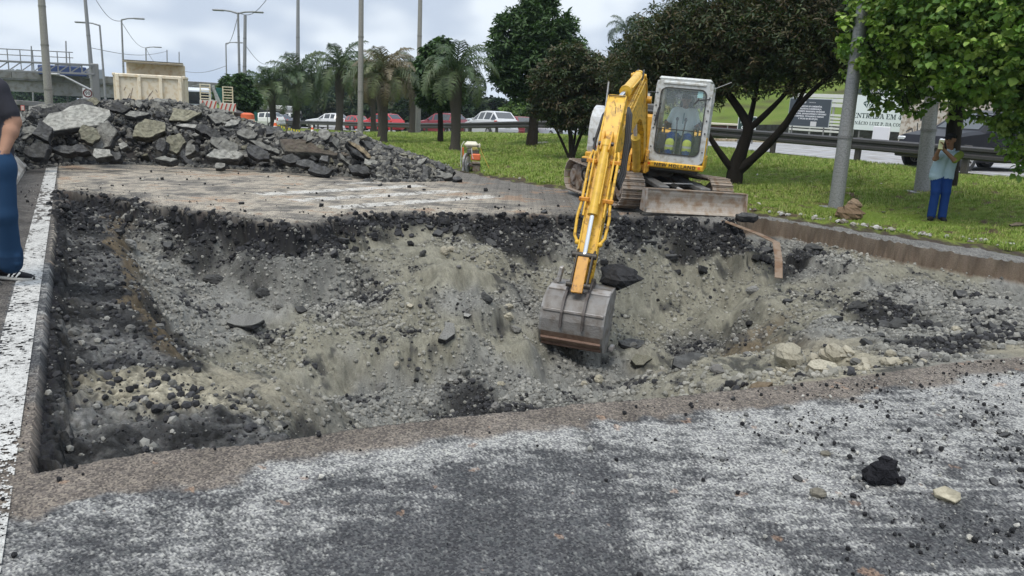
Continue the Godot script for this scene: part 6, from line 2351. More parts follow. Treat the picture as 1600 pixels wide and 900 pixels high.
# blobs: [centre, radius]; stems: lists of points with a first radius; colours: linear leaf colours
func tree(called: String, label: String, at: Vector3, stems: Array, blobs: Array, leaf: String, size: float, count: int, colours: Array, seed_: int, group := "", bark := Color(0.05, 0.042, 0.035), flat := 0.8) -> Node3D:
	var g := RandomNumberGenerator.new()
	g.seed = seed_
	var o := thing(called, label, "tree", at, 0.0, group)
	var first := true
	for st in stems:
		var mb := MB.new()
		mb.col = bark
		var pts := []
		var rad := []
		var src: Array = st[0]
		for k in src.size() - 1:
			for i in 4:
				var t := i / 4.0
				var p0: Vector3 = src[maxi(k - 1, 0)]
				var p3: Vector3 = src[mini(k + 2, src.size() - 1)]
				var p: Vector3 = (src[k] as Vector3).cubic_interpolate(src[k + 1], p0, p3, t)
				pts.append(p - at)
		pts.append(src[src.size() - 1] - at)
		for k in pts.size():
			rad.append(st[1] * lerpf(1.0, st[2], float(k) / (pts.size() - 1)) * g.randf_range(0.92, 1.08))
		mb.tube(pts, rad, 9)
		part("trunk" if first else "limb", mb, M.bark, o)
		first = false
	# twigs out to the clumps
	var tw := MB.new()
	tw.col = bark
	var tips := []
	for st in stems:
		for q in (st[0] as Array).slice(1):
			tips.append(q)
	for b in blobs:
		var best: Vector3 = tips[0]
		for q in tips:
			if (q as Vector3).distance_to(b[0]) < best.distance_to(b[0]):
				best = q
		for k in 3:
			var e: Vector3 = b[0] + Vector3(g.randfn(), g.randfn() * 0.7, g.randfn()) * b[1] * 0.45
			var m: Vector3 = best.lerp(e, 0.5) + Vector3(g.randfn(), g.randfn(), g.randfn()) * b[1] * 0.12
			tw.tube([best - at, m - at, e - at], [0.035 * b[1], 0.02 * b[1], 0.006], 5, false)
	part("twigs", tw, M.bark, o).set_meta("kind", "stuff")
	var n := noise(seed_, 0.9 / maxf(0.3, size * 5.0), 3)
	var total := 0.0
	for b in blobs:
		total += pow(b[1], 2.4)
	var tr := []
	var ti := []
	for b in blobs:
		var want := int(count * pow(b[1], 2.4) / total)
		var made := 0
		var tries := 0
		while made < want and tries < want * 6:
			tries += 1
			var d := Vector3(g.randfn(), g.randfn(), g.randfn()).normalized()
			var rr: float = pow(g.randf(), 0.38)
			var p: Vector3 = b[0] + d * rr * b[1] * Vector3(1.08, flat, 1.08)
			if n.get_noise_3d(p.x * 2.2, p.y * 2.2, p.z * 2.2) < (0.10 if leaf != "mass" else -0.04):
				continue
			var s: float = size * g.randf_range(0.65, 1.3)
			tr.append(Transform3D(Basis.from_euler(Vector3(g.randf_range(-0.7, 0.7), g.randf() * 6.3, g.randf_range(-0.7, 0.7))).scaled(Vector3.ONE * s), p - at))
			var c: Color = colours[g.randi() % colours.size()]
			ti.append(c * g.randf_range(0.75, 1.3))
			made += 1
	many("crown", leaf_sprig(leaf, g), M.leaf, tr, ti, o)
	return o

func frond_mesh(g: RandomNumberGenerator, droop: float) -> ArrayMesh:
	var mb := MB.new()
	var p := Vector3.ZERO
	var dirn := Vector3(1, 1.1, 0).normalized()
	var prev := p
	var n := 30
	for k in n:
		var t := float(k) / n
		dirn = (dirn + Vector3(0, -droop * (0.35 + t * 1.2) / n * 2.4, 0)).normalized()
		prev = p
		p += dirn * (1.0 / n)
		mb.col = Color(0.8, 0.9, 0.5)
		mb.tube([prev, p], [0.010 * (1.0 - t) + 0.002], 4, false)
		if k < 4:
			continue
		var l: float = 0.30 * sin(PI * clampf(t * 0.85 + 0.12, 0.0, 1.0)) * g.randf_range(0.8, 1.1)
		for s in [-1.0, 1.0]:
			for q in 2:
				var out := (Vector3(0, g.randf_range(-0.1, 0.5), s) + dirn * g.randf_range(0.4, 0.8)).normalized()
				var a := prev.lerp(p, q * 0.5)
				var m := a + out * l * 0.5
				var e := a + out * l * 0.85 + Vector3(0, -l * g.randf_range(0.3, 0.75), 0)
				var w := dirn * 0.0075
				var tone := g.randf_range(0.7, 1.2)
				mb.col = Color(tone, tone, tone)
				mb.tri(a - w, a + w, m + w, Vector3.UP)
				mb.tri(a - w, m + w, m - w, Vector3.UP)
				mb.tri(m - w, m + w, e, Vector3.UP)
	return mb.mesh()

func palm(label: String, at: Vector3, head: Vector3, reach: float, r: float, fronds: int, colours: Array, seed_: int) -> Node3D:
	var g := RandomNumberGenerator.new()
	g.seed = seed_
	var o := thing("palm_tree", label, "palm tree", at, 0.0, "palms on the grass verge")
	var h := head - at
	var tk := MB.new()
	var pts := []
	var rad := []
	for k in 15:
		var t := k / 14.0
		pts.append(Vector3(h.x * t + 0.03 * sin(t * 5.0), h.y * t - (0.1 if k == 0 else 0.0), h.z * t))
		var ring: float = 1.0 + 0.05 * (k % 2)
		rad.append(r * ring * (1.15 if t < 0.12 else (0.95 if t < 0.55 else (1.0 + 0.25 * sin(clampf((t - 0.55) / 0.45, 0, 1) * PI) if t < 0.97 else 0.55))))
	tk.col = Color(0.13, 0.115, 0.095)
	tk.tube(pts, rad, 12)
	part("trunk", tk, M.bark, o)
	var bs := MB.new()
	for k in 12:
		var a := TAU * k / 12 + g.randf()
		bs.col = Color(0.12, 0.11, 0.06) * g.randf_range(0.7, 1.3)
		var y := h.y * g.randf_range(0.80, 0.98)
		bs.tube([Vector3(h.x * y / h.y + cos(a) * r * 0.7, y, h.z * y / h.y + sin(a) * r * 0.7), Vector3(h.x + cos(a) * r * 1.5, y + r * 2.2, h.z + sin(a) * r * 1.5)], [r * 0.28, r * 0.1], 5)
	part("leaf_bases", bs, M.bark, o).set_meta("kind", "stuff")
	var shapes := [frond_mesh(g, 0.75), frond_mesh(g, 1.05), frond_mesh(g, 1.5)]
	var mats := []
	for c in colours:
		var m := StandardMaterial3D.new()
		m.albedo_color = (c as Color).linear_to_srgb()
		m.vertex_color_use_as_albedo = true
		m.roughness = 0.5
		m.backlight_enabled = true
		m.backlight = Color(0.4, 0.5, 0.2)
		mats.append(m)
	for k in fronds:
		var lift: float = lerpf(0.55, -0.75, pow(float(k) / fronds, 0.8))
		var f := part("frond", shapes[0 if lift > 0.25 else (1 if lift > -0.25 else 2)], mats[g.randi() % mats.size()] if k < fronds * 0.8 else mats[mats.size() - 1], o)
		var s := reach * g.randf_range(0.85, 1.15)
		f.transform = Transform3D(Basis(Vector3.UP, k * 2.4 + g.randf_range(-0.2, 0.2)) * Basis(Vector3(0, 0, 1), lift) * Basis.from_scale(Vector3(s, s, s)), h)
	return o

func build_trees() -> void:
	var dk := [Color(0.055, 0.10, 0.042), Color(0.07, 0.12, 0.046), Color(0.042, 0.075, 0.035), Color(0.085, 0.14, 0.055)]
	var wine := [Color(0.052, 0.078, 0.036), Color(0.072, 0.092, 0.040), Color(0.085, 0.080, 0.040), Color(0.098, 0.078, 0.044), Color(0.040, 0.060, 0.030)]
	var lime := [Color(0.17, 0.28, 0.05), Color(0.13, 0.24, 0.045), Color(0.23, 0.34, 0.07), Color(0.09, 0.17, 0.04), Color(0.27, 0.36, 0.09)]
	var pale := [Color(0.07, 0.13, 0.03), Color(0.10, 0.16, 0.035), Color(0.055, 0.10, 0.028)]
	# big-leaved tree over the worker
	var b := Vector3(9.52, 1.00, -17.59)
	b.y = land(b.x, b.z) - 0.05
	tree("broadleaf_tree", "light green tree with large heart-shaped leaves over the man in the cap", b,
		[[[b, Vector3(9.25, 1.72, -17.28), Vector3(8.96, 2.36, -16.75), Vector3(8.67, 3.08, -16.34), Vector3(8.29, 3.74, -15.98)], 0.19, 0.45],
		[[Vector3(8.96, 2.36, -16.75), Vector3(7.70, 2.81, -15.71), Vector3(6.75, 3.01, -15.05), Vector3(6.01, 3.07, -14.83)], 0.07, 0.3],
		[[Vector3(8.84, 2.73, -16.59), Vector3(8.36, 2.97, -14.80), Vector3(7.89, 3.15, -13.34)], 0.07, 0.3],
		[[Vector3(8.98, 2.23, -16.74), Vector3(7.65, 2.46, -15.74), Vector3(6.04, 2.53, -15.14)], 0.05, 0.2],
		[[Vector3(8.98, 2.23, -16.74), Vector3(8.46, 2.30, -14.75), Vector3(8.17, 1.75, -13.52)], 0.05, 0.3]],
		[[Vector3(6.39, 3.13, -14.67), 0.85], [Vector3(6.85, 3.46, -14.46), 1.1], [Vector3(7.15, 3.35, -13.75), 1.2], [Vector3(7.40, 2.99, -12.82), 1.2], [Vector3(7.55, 3.45, -12.73), 1.2], [Vector3(7.65, 2.50, -13.60), 0.75], [Vector3(7.75, 2.33, -12.84), 0.8], [Vector3(6.77, 2.56, -14.94), 0.75], [Vector3(6.18, 2.70, -14.97), 0.42], [Vector3(5.94, 3.42, -15.07), 0.3], [Vector3(6.17, 2.96, -14.76), 0.35], [Vector3(7.23, 2.62, -14.61), 0.8], [Vector3(7.44, 2.92, -13.94), 0.8], [Vector3(8.08, 1.50, -13.11), 0.42], [Vector3(7.87, 1.80, -13.12), 0.35], [Vector3(7.12, 2.12, -14.55), 0.35], [Vector3(7.57, 1.98, -13.87), 0.4], [Vector3(7.12, 4.03, -14.33), 1.4], [Vector3(7.60, 4.13, -13.51), 1.5], [Vector3(6.68, 3.89, -15.09), 0.8], [Vector3(6.72, 1.93, -14.85), 0.25], [Vector3(7.01, 1.89, -14.60), 0.22], [Vector3(8.55, 3.05, -12.93), 1.4], [Vector3(8.54, 2.18, -12.93), 1.0], [Vector3(8.28, 1.11, -12.98), 0.3]],
		"broad", 0.125, 6600, lime, 101, "", Color(0.035, 0.03, 0.026))
	# dark forked tree beside the cab
	b = Vector3(5.01, 0.16, -18.33)
	b.y = land(b.x, b.z) - 0.05
	tree("forked_tree", "dark spreading tree with forked trunk right behind the excavator cab", b,
		[[[b, Vector3(5.00, 0.44, -18.33), Vector3(5.11, 0.98, -18.30), Vector3(5.14, 1.41, -18.29), Vector3(4.74, 2.03, -18.60), Vector3(4.25, 2.58, -18.93)], 0.20, 0.25],
		[[Vector3(4.96, 0.34, -18.34), Vector3(4.53, 0.81, -18.25), Vector3(4.12, 1.32, -18.24), Vector3(3.59, 1.97, -18.66)], 0.09, 0.3],
		[[Vector3(5.02, 0.32, -18.33), Vector3(5.38, 0.80, -18.01), Vector3(5.74, 1.39, -17.69), Vector3(5.94, 1.84, -17.52), Vector3(6.33, 2.39, -17.28), Vector3(6.76, 2.79, -17.00)], 0.115, 0.25],
		[[Vector3(5.13, 1.27, -18.29), Vector3(5.50, 1.72, -18.08), Vector3(5.86, 2.29, -17.86), Vector3(5.97, 2.90, -17.83)], 0.085, 0.25],
		[[Vector3(5.15, 1.34, -18.29), Vector3(5.27, 1.91, -18.46), Vector3(5.32, 2.62, -18.55), Vector3(5.17, 3.31, -18.59)], 0.075, 0.25],
		[[Vector3(5.92, 1.78, -17.63), Vector3(6.19, 2.37, -17.75), Vector3(6.44, 3.04, -17.66)], 0.06, 0.25]],
		[[Vector3(2.67, 2.43, -20.33), 0.75], [Vector3(2.98, 2.78, -19.98), 0.95], [Vector3(3.61, 3.30, -19.47), 1.15], [Vector3(4.50, 3.51, -18.87), 1.3], [Vector3(5.40, 3.38, -18.43), 1.3], [Vector3(6.17, 3.30, -17.76), 1.2], [Vector3(6.75, 3.36, -17.33), 0.9], [Vector3(4.93, 2.81, -18.56), 0.95], [Vector3(5.84, 2.69, -17.98), 0.8], [Vector3(6.50, 2.78, -17.53), 0.7], [Vector3(3.05, 1.95, -19.97), 0.6], [Vector3(4.00, 2.58, -19.19), 0.95], [Vector3(3.58, 2.13, -19.47), 0.7], [Vector3(4.23, 2.01, -18.93), 0.5], [Vector3(4.58, 2.31, -18.65), 0.5], [Vector3(5.21, 2.26, -18.27), 0.4], [Vector3(5.46, 3.99, -18.41), 1.0], [Vector3(6.34, 3.89, -17.70), 1.1], [Vector3(4.45, 3.99, -18.88), 0.8], [Vector3(3.79, 3.74, -19.43), 0.7]],
		"long", 0.125, 11500, wine, 102, "", Color(0.028, 0.024, 0.021))
	# shrubby dark tree left of the machine
	b = Vector3(1.58, 0.09, -23.95)
	b.y = land(b.x, b.z) - 0.05
	tree("shrubby_tree", "low dark tree with several thin stems left of the excavator boom", b,
		[[[b, Vector3(1.52, 0.70, -23.95), Vector3(1.35, 1.34, -23.96), Vector3(1.20, 2.07, -23.97)], 0.09, 0.3], [[b, Vector3(1.20, 0.68, -23.97), Vector3(0.84, 1.22, -23.99)], 0.05, 0.4], [[b, Vector3(1.77, 0.65, -23.93), Vector3(2.01, 1.28, -23.92), Vector3(2.15, 1.94, -23.90)], 0.06, 0.3], [[b, Vector3(1.67, 0.98, -24.14), Vector3(1.66, 1.91, -24.14)], 0.05, 0.3]],
		[[Vector3(0.96, 2.34, -23.98), 0.75], [Vector3(1.64, 2.60, -23.94), 0.85], [Vector3(2.30, 2.40, -23.89), 0.8], [Vector3(1.23, 1.71, -23.97), 0.75], [Vector3(2.07, 1.75, -23.91), 0.75], [Vector3(0.67, 1.58, -23.99), 0.5], [Vector3(1.62, 1.27, -23.74), 0.5], [Vector3(2.62, 1.96, -23.86), 0.7], [Vector3(1.07, 1.14, -23.98), 0.35], [Vector3(1.33, 2.99, -23.96), 0.6], [Vector3(2.75, 2.60, -23.84), 0.6]],
		"long", 0.13, 8000, wine, 103)
	b = Vector3(0.43, 0.12, -29.00)
	b.y = land(b.x, b.z) - 0.05
	tree("tall_tree", "tall dark green tree with drooping leaves in the middle of the verge", b,
		[[[b, Vector3(0.47, 0.99, -29.00), Vector3(0.45, 2.11, -29.00), Vector3(0.35, 3.42, -29.00), Vector3(0.29, 4.50, -29.00)], 0.22, 0.35], [[Vector3(0.46, 1.55, -29.00), Vector3(-0.03, 2.09, -29.00), Vector3(-0.52, 2.72, -29.00)], 0.08, 0.3], [[Vector3(0.46, 1.89, -29.00), Vector3(0.97, 2.58, -28.98), Vector3(1.39, 3.15, -28.97)], 0.08, 0.3]],
		[[Vector3(0.36, 5.24, -29.00), 0.6], [Vector3(0.35, 4.67, -29.00), 0.75], [Vector3(-0.30, 4.25, -29.00), 0.75], [Vector3(1.05, 4.21, -28.98), 0.75], [Vector3(0.32, 3.96, -29.00), 1.05], [Vector3(-0.56, 3.49, -28.99), 0.8], [Vector3(1.37, 3.47, -28.97), 0.75], [Vector3(0.48, 3.10, -29.00), 1.15], [Vector3(-0.40, 2.73, -29.00), 0.85], [Vector3(-0.76, 3.04, -28.99), 0.5], [Vector3(1.19, 2.70, -28.98), 0.8], [Vector3(0.09, 2.09, -29.00), 0.6], [Vector3(0.77, 2.13, -28.99), 0.5], [Vector3(0.64, 4.98, -28.99), 0.45], [Vector3(-0.60, 2.17, -28.99), 0.4], [Vector3(-0.81, 4.01, -28.99), 0.35], [Vector3(1.73, 3.71, -28.95), 0.4]],
		"long", 0.19, 6500, dk, 104)
	b = Vector3(-3.06, 0.09, -30.85)
	b.y = land(b.x, b.z) - 0.05
	tree("young_tree", "slim dark tree with a straight thin trunk beside the largest palm", b,
		[[[b, Vector3(-3.09, 1.01, -30.85), Vector3(-3.22, 2.19, -30.83), Vector3(-3.30, 3.23, -30.82)], 0.13, 0.35]],
		[[Vector3(-3.25, 3.31, -30.83), 0.55], [Vector3(-3.12, 3.59, -30.84), 0.35], [Vector3(-3.45, 2.76, -30.81), 0.65], [Vector3(-2.90, 2.56, -30.86), 0.6], [Vector3(-3.60, 2.17, -30.79), 0.5], [Vector3(-3.11, 1.84, -30.84), 0.75], [Vector3(-3.49, 1.58, -30.80), 0.5], [Vector3(-2.70, 1.74, -30.88), 0.5]],
		"mass", 0.2, 3200, dk, 105)
	b = Vector3(-13.66, -0.45, -39.72)
	b.y = land(b.x, b.z) - 0.05
	tree("young_tree", "small dark tree with two leaders beside the lattice ramps", b,
		[[[b, Vector3(-13.66, 0.63, -39.72), Vector3(-13.91, 1.69, -39.63)], 0.1, 0.4], [[b, Vector3(-13.49, 0.80, -39.78), Vector3(-13.57, 1.86, -39.75)], 0.08, 0.4]],
		[[Vector3(-14.09, 1.53, -39.57), 0.6], [Vector3(-13.82, 1.09, -39.66), 0.85], [Vector3(-14.32, 1.21, -39.48), 0.6], [Vector3(-14.30, 1.88, -39.49), 0.3], [Vector3(-13.74, 1.92, -39.69), 0.35], [Vector3(-13.88, 0.68, -39.64), 0.55]],
		"mass", 0.24, 2600, dk, 106)
	# palms on the verge
	var pg := [Color(0.06, 0.10, 0.035), Color(0.05, 0.085, 0.03), Color(0.085, 0.12, 0.045)]
	var py := [Color(0.07, 0.10, 0.04), Color(0.11, 0.13, 0.05), Color(0.16, 0.13, 0.075)]
	var spots := [[Vector3(-2.02, 0.02, -24.92), Vector3(-2.04, 2.34, -24.92), 1.55, 0.155, 22, pg, "largest palm with a thick ringed trunk behind the orange saw"],
		[Vector3(-4.79, -0.01, -28.09), Vector3(-4.78, 2.22, -28.10), 1.6, 0.12, 24, py, "palm with yellowing fronds and a bulge low on its trunk"],
		[Vector3(-5.68, 0.13, -32.51), Vector3(-5.76, 2.39, -32.49), 1.5, 0.10, 16, py, "thin palm close behind the yellowing palm"],
		[Vector3(-9.73, -0.30, -42.91), Vector3(-9.63, 2.79, -42.93), 2.3, 0.20, 22, pg, "tall palm in front of the white car"],
		[Vector3(-14.58, -0.61, -51.99), Vector3(-14.47, 2.18, -52.03), 2.9, 0.24, 26, pg, "dense dark palm beside the steel lamp column"],
		[Vector3(-15.62, -0.70, -50.65), Vector3(-15.69, 1.62, -50.62), 2.5, 0.20, 22, pg, "palm with arching fronds beside the green road sign"],
		[Vector3(-5.64, 0.06, -41.62), Vector3(-5.64, 2.69, -41.62), 1.9, 0.16, 18, py, "palm trunk half hidden behind the right pair of lamp columns"],
		[Vector3(-8.67, -0.28, -47.21), Vector3(-8.73, 2.46, -47.20), 2.3, 0.16, 18, py, "far palm behind the yellowing palm, near the red hatchback"]]
	for i in spots.size():
		var q: Array = spots[i]
		var at: Vector3 = q[0]
		at.y = land(at.x, at.z) - 0.03
		palm(q[6], at, q[1], q[2], q[3], q[4], q[5], 200 + i)
	# wood beyond the carriageway
	var far := [[-33.9, 2.7, -113.0, 3.6], [-31.6, 4.3, -117.8, 4.2], [-28.2, 4.7, -114.6, 4.2], [-24.3, 4.6, -113.4, 4.0], [-21.0, 4.0, -108.0, 3.4], [-18.2, 4.3, -106.5, 3.6], [-15.4, 4.7, -104.9, 3.6], [-13.2, 5.1, -103.2, 3.6], [-10.1, 4.2, -101.5, 3.2], [-7.6, 3.7, -99.7, 3.0], [-5.5, 2.1, -97.8, 2.2], [-3.4, 1.9, -104.9, 2.2], [-30.7, 1.7, -107.7, 3.0], [-25.5, 2.4, -109.1, 3.0], [-18.7, 2.2, -102.3, 2.8], [-16.0, 2.2, -100.7, 2.8], [-11.4, 2.5, -97.3, 2.8], [-8.7, 1.9, -95.6, 2.6], [-0.8, 2.2, -100.0, 2.0], [-13.5, 1.7, -97.1, 2.2], [-27.4, 1.5, -106.5, 2.6], [-22.2, 1.7, -105.7, 2.6]]
	var gg := RandomNumberGenerator.new()
	gg.seed = 9
	for i in far.size():
		var q: Array = far[i]
		var base := Vector3(q[0], 0, q[2])
		base.y = land(base.x, base.z)
		var top: float = q[1]
		var r: float = q[3]
		top = maxf(top, base.y + 3.5)
		var bl := []
		for k in 7:
			bl.append([Vector3(base.x + gg.randfn() * r * 0.5, lerpf(base.y + 1.6, top - r * 0.35, k / 6.0), base.z + gg.randfn() * r * 0.4), r * lerpf(0.75, 0.45, k / 6.0)])
		tree("woodland_tree", "dark green tree in the wood beyond the carriageway, %s" % ("far left, beyond the green sign" if q[0] < -30.0 else ("behind the white saloon" if q[0] < -22.0 else ("behind the bright red hatchback" if q[0] < -14.5 else ("behind the dark red hatchback" if q[0] < -7.0 else "behind the white hatchback")))), base, [[[base, base.lerp(Vector3(base.x, top, base.z), 0.7)], 0.25, 0.4]], bl, "mass", 0.62, 1500, [Color(0.020, 0.040, 0.015), Color(0.028, 0.052, 0.018), Color(0.045, 0.065, 0.022)] if i % 3 else [Color(0.035, 0.055, 0.022), Color(0.06, 0.065, 0.03), Color(0.025, 0.045, 0.017)], 300 + i, "trees of the wood beyond the carriageway")
	# bright bushes and hill trees behind the verge trees
	var bright := [[2.5, 1.2, -61.9, 1.7], [5.3, 1.4, -57.8, 1.7], [6.8, 1.8, -59.6, 1.9], [1.6, 0.8, -75.0, 1.8], [7.9, 2.0, -54.4, 1.6]]
	for i in bright.size():
		var q: Array = bright[i]
		var base := Vector3(q[0], 0, q[2])
		base.y = land(base.x, base.z)
		var bl := []
		for k in 5:
			bl.append([base + Vector3(gg.randfn() * q[3] * 0.6, q[3] * (0.3 + 0.25 * k), gg.randfn() * q[3] * 0.4), q[3] * 0.6])
		tree("roadside_bush", ["bright green bush behind the tall dark tree", "bright green bush showing under the shrubby tree", "bright bush beside the excavator boom", "bush right of the wood, behind the white saloon", "bush hidden behind the excavator cab"][i], base, [[[base, base + Vector3(0, q[3], 0)], 0.08, 0.4]], bl, "mass", 0.34, 900, pale, 400 + i)
	# trees along the crest of the grass hill
	var hill := [[13.8, 9.4, -94.0, 4.2], [16.6, 11.9, -96.6, 5.0], [20.1, 13.6, -98.0, 5.5], [23.2, 14.1, -97.3, 5.0], [25.8, 14.4, -94.6, 5.0], [27.9, 13.9, -90.8, 5.0], [29.6, 14.2, -87.1, 5.0], [31.8, 14.5, -84.2, 5.0], [11.5, 6.7, -91.3, 3.2], [33.7, 14.8, -81.3, 5.0], [20.7, 9.8, -89.6, 3.6], [16.5, 7.8, -88.5, 3.6]]
	for i in hill.size():
		var q: Array = hill[i]
		var base := Vector3(q[0], 0, q[2])
		base.y = land(base.x, base.z)
		var top: float = maxf(q[1], base.y + 3.0)
		var bl := []
		for k in 7:
			bl.append([Vector3(base.x + gg.randfn() * q[3] * 0.5, lerpf(base.y + 1.0, top - q[3] * 0.3, k / 6.0), base.z + gg.randfn() * q[3] * 0.4), q[3] * lerpf(0.7, 0.45, k / 6.0)])
		tree("hill_tree", "green tree on the crest of the grass hill", base, [[[base, Vector3(base.x, lerpf(base.y, top, 0.7), base.z)], 0.3, 0.4]], bl, "mass", 0.6, 1500, [Color(0.035, 0.065, 0.03), Color(0.045, 0.08, 0.035), Color(0.03, 0.055, 0.028)], 450 + i, "trees on the crest of the hill")
	palm("small palm rising above the crowns left of the hill", Vector3(13.0, land(13.0, -84.0), -84.0), Vector3(10.24, 9.28, -84.38), 2.6, 0.15, 14, [Color(0.06, 0.09, 0.05)], 480)
	# low wood far on the left, under the viaduct
	for i in 9:
		var w: Vector2 = [Vector2(-86.9, -138.6), Vector2(-86.2, -140.8), Vector2(-77.7, -130.2), Vector2(-86.6, -147.4), Vector2(-77.4, -135.3), Vector2(-78.2, -141.6), Vector2(-76.9, -142.5), Vector2(-71.8, -136.0), Vector2(-78.6, -152.7)][i]
		var base := Vector3(w.x, 0, w.y)
		base.y = land(base.x, base.z)
		var bl := []
		for k in 5:
			bl.append([base + Vector3(gg.randfn() * 2.2, 1.2 + k * 0.9, gg.randfn() * 2.0), 2.1])
		tree("woodland_tree", "rounded green tree far off under the viaduct", base, [[[base, base + Vector3(0, 4, 0)], 0.25, 0.4]], bl, "mass", 0.7, 700, [Color(0.03, 0.06, 0.024), Color(0.045, 0.08, 0.03)], 520 + i, "trees under the viaduct")

func tuft(g: RandomNumberGenerator) -> ArrayMesh:
	var mb := MB.new()
	for k in 9:
		var a := g.randf() * TAU
		var o := Vector3(g.randf_range(-0.5, 0.5), 0, g.randf_range(-0.5, 0.5))
		var lean := Vector3(cos(a), 0, sin(a)) * g.randf_range(0.1, 0.75)
		var h := g.randf_range(0.5, 1.1)
		var w := Vector3(-sin(a), 0, cos(a)) * 0.045
		var tone := g.randf_range(0.7, 1.3)
		mb.col = Color(tone, tone, tone * 0.9)
		var m := o + Vector3(lean.x * 0.4, h * 0.6, lean.z * 0.4)
		mb.tri(o - w, o + w, m + w * 0.8, Vector3.UP + lean)
		mb.tri(o - w, m + w * 0.8, m - w * 0.8, Vector3.UP + lean)
		mb.tri(m - w * 0.8, m + w * 0.8, o + Vector3(lean.x, h, lean.z), Vector3.UP + lean)
	return mb.mesh()

func build_grass() -> void:
	var g := RandomNumberGenerator.new()
	g.seed = 61
	var tr := [[], []]
	var ti := [[], []]
	var cols := [Color(0.22, 0.31, 0.06), Color(0.18, 0.27, 0.05), Color(0.27, 0.34, 0.085), Color(0.33, 0.33, 0.13)]
	var made := 0
	while made < 110000:
		var s := lerpf(4.0, 46.0, pow(g.randf(), 1.5))
		var t := g.randf_range(5.0, 20.6)
		var e := road_edge(s)
		var q := from_road(s, t)
		var m: float = n_mid.get_noise_2d(q.x * 0.7, q.y * 0.7)
		var b: float = n_big.get_noise_2d(q.x * 0.4, q.y * 0.4)
		if t < e + 0.35 + 0.35 * m or m + 0.3 * b > 0.2 + 0.2 * g.randf() or g.randf() > 0.75 + b:
			continue
		var k := made % 2
		var sc: float = g.randf_range(0.028, 0.065) * (1.0 + s / 30.0) * (1.0 + 0.5 * b)
		tr[k].append(Transform3D(Basis(Vector3.UP, g.randf() * 6.3).scaled(Vector3(sc * 1.4, sc, sc * 1.4)), Vector3(q.x, land(q.x, q.y) + 0.03 + n_mid.get_noise_2d(q.x, q.y) * 0.03 + n_big.get_noise_2d(q.x, q.y) * 0.05 * smoothstep(e, e + 2.0, t), q.y)))
		ti[k].append(cols[g.randi() % 4] * g.randf_range(0.8, 1.2))
		made += 1
	for k in 2:
		many("grass", tuft(g), M.blade, tr[k], ti[k])

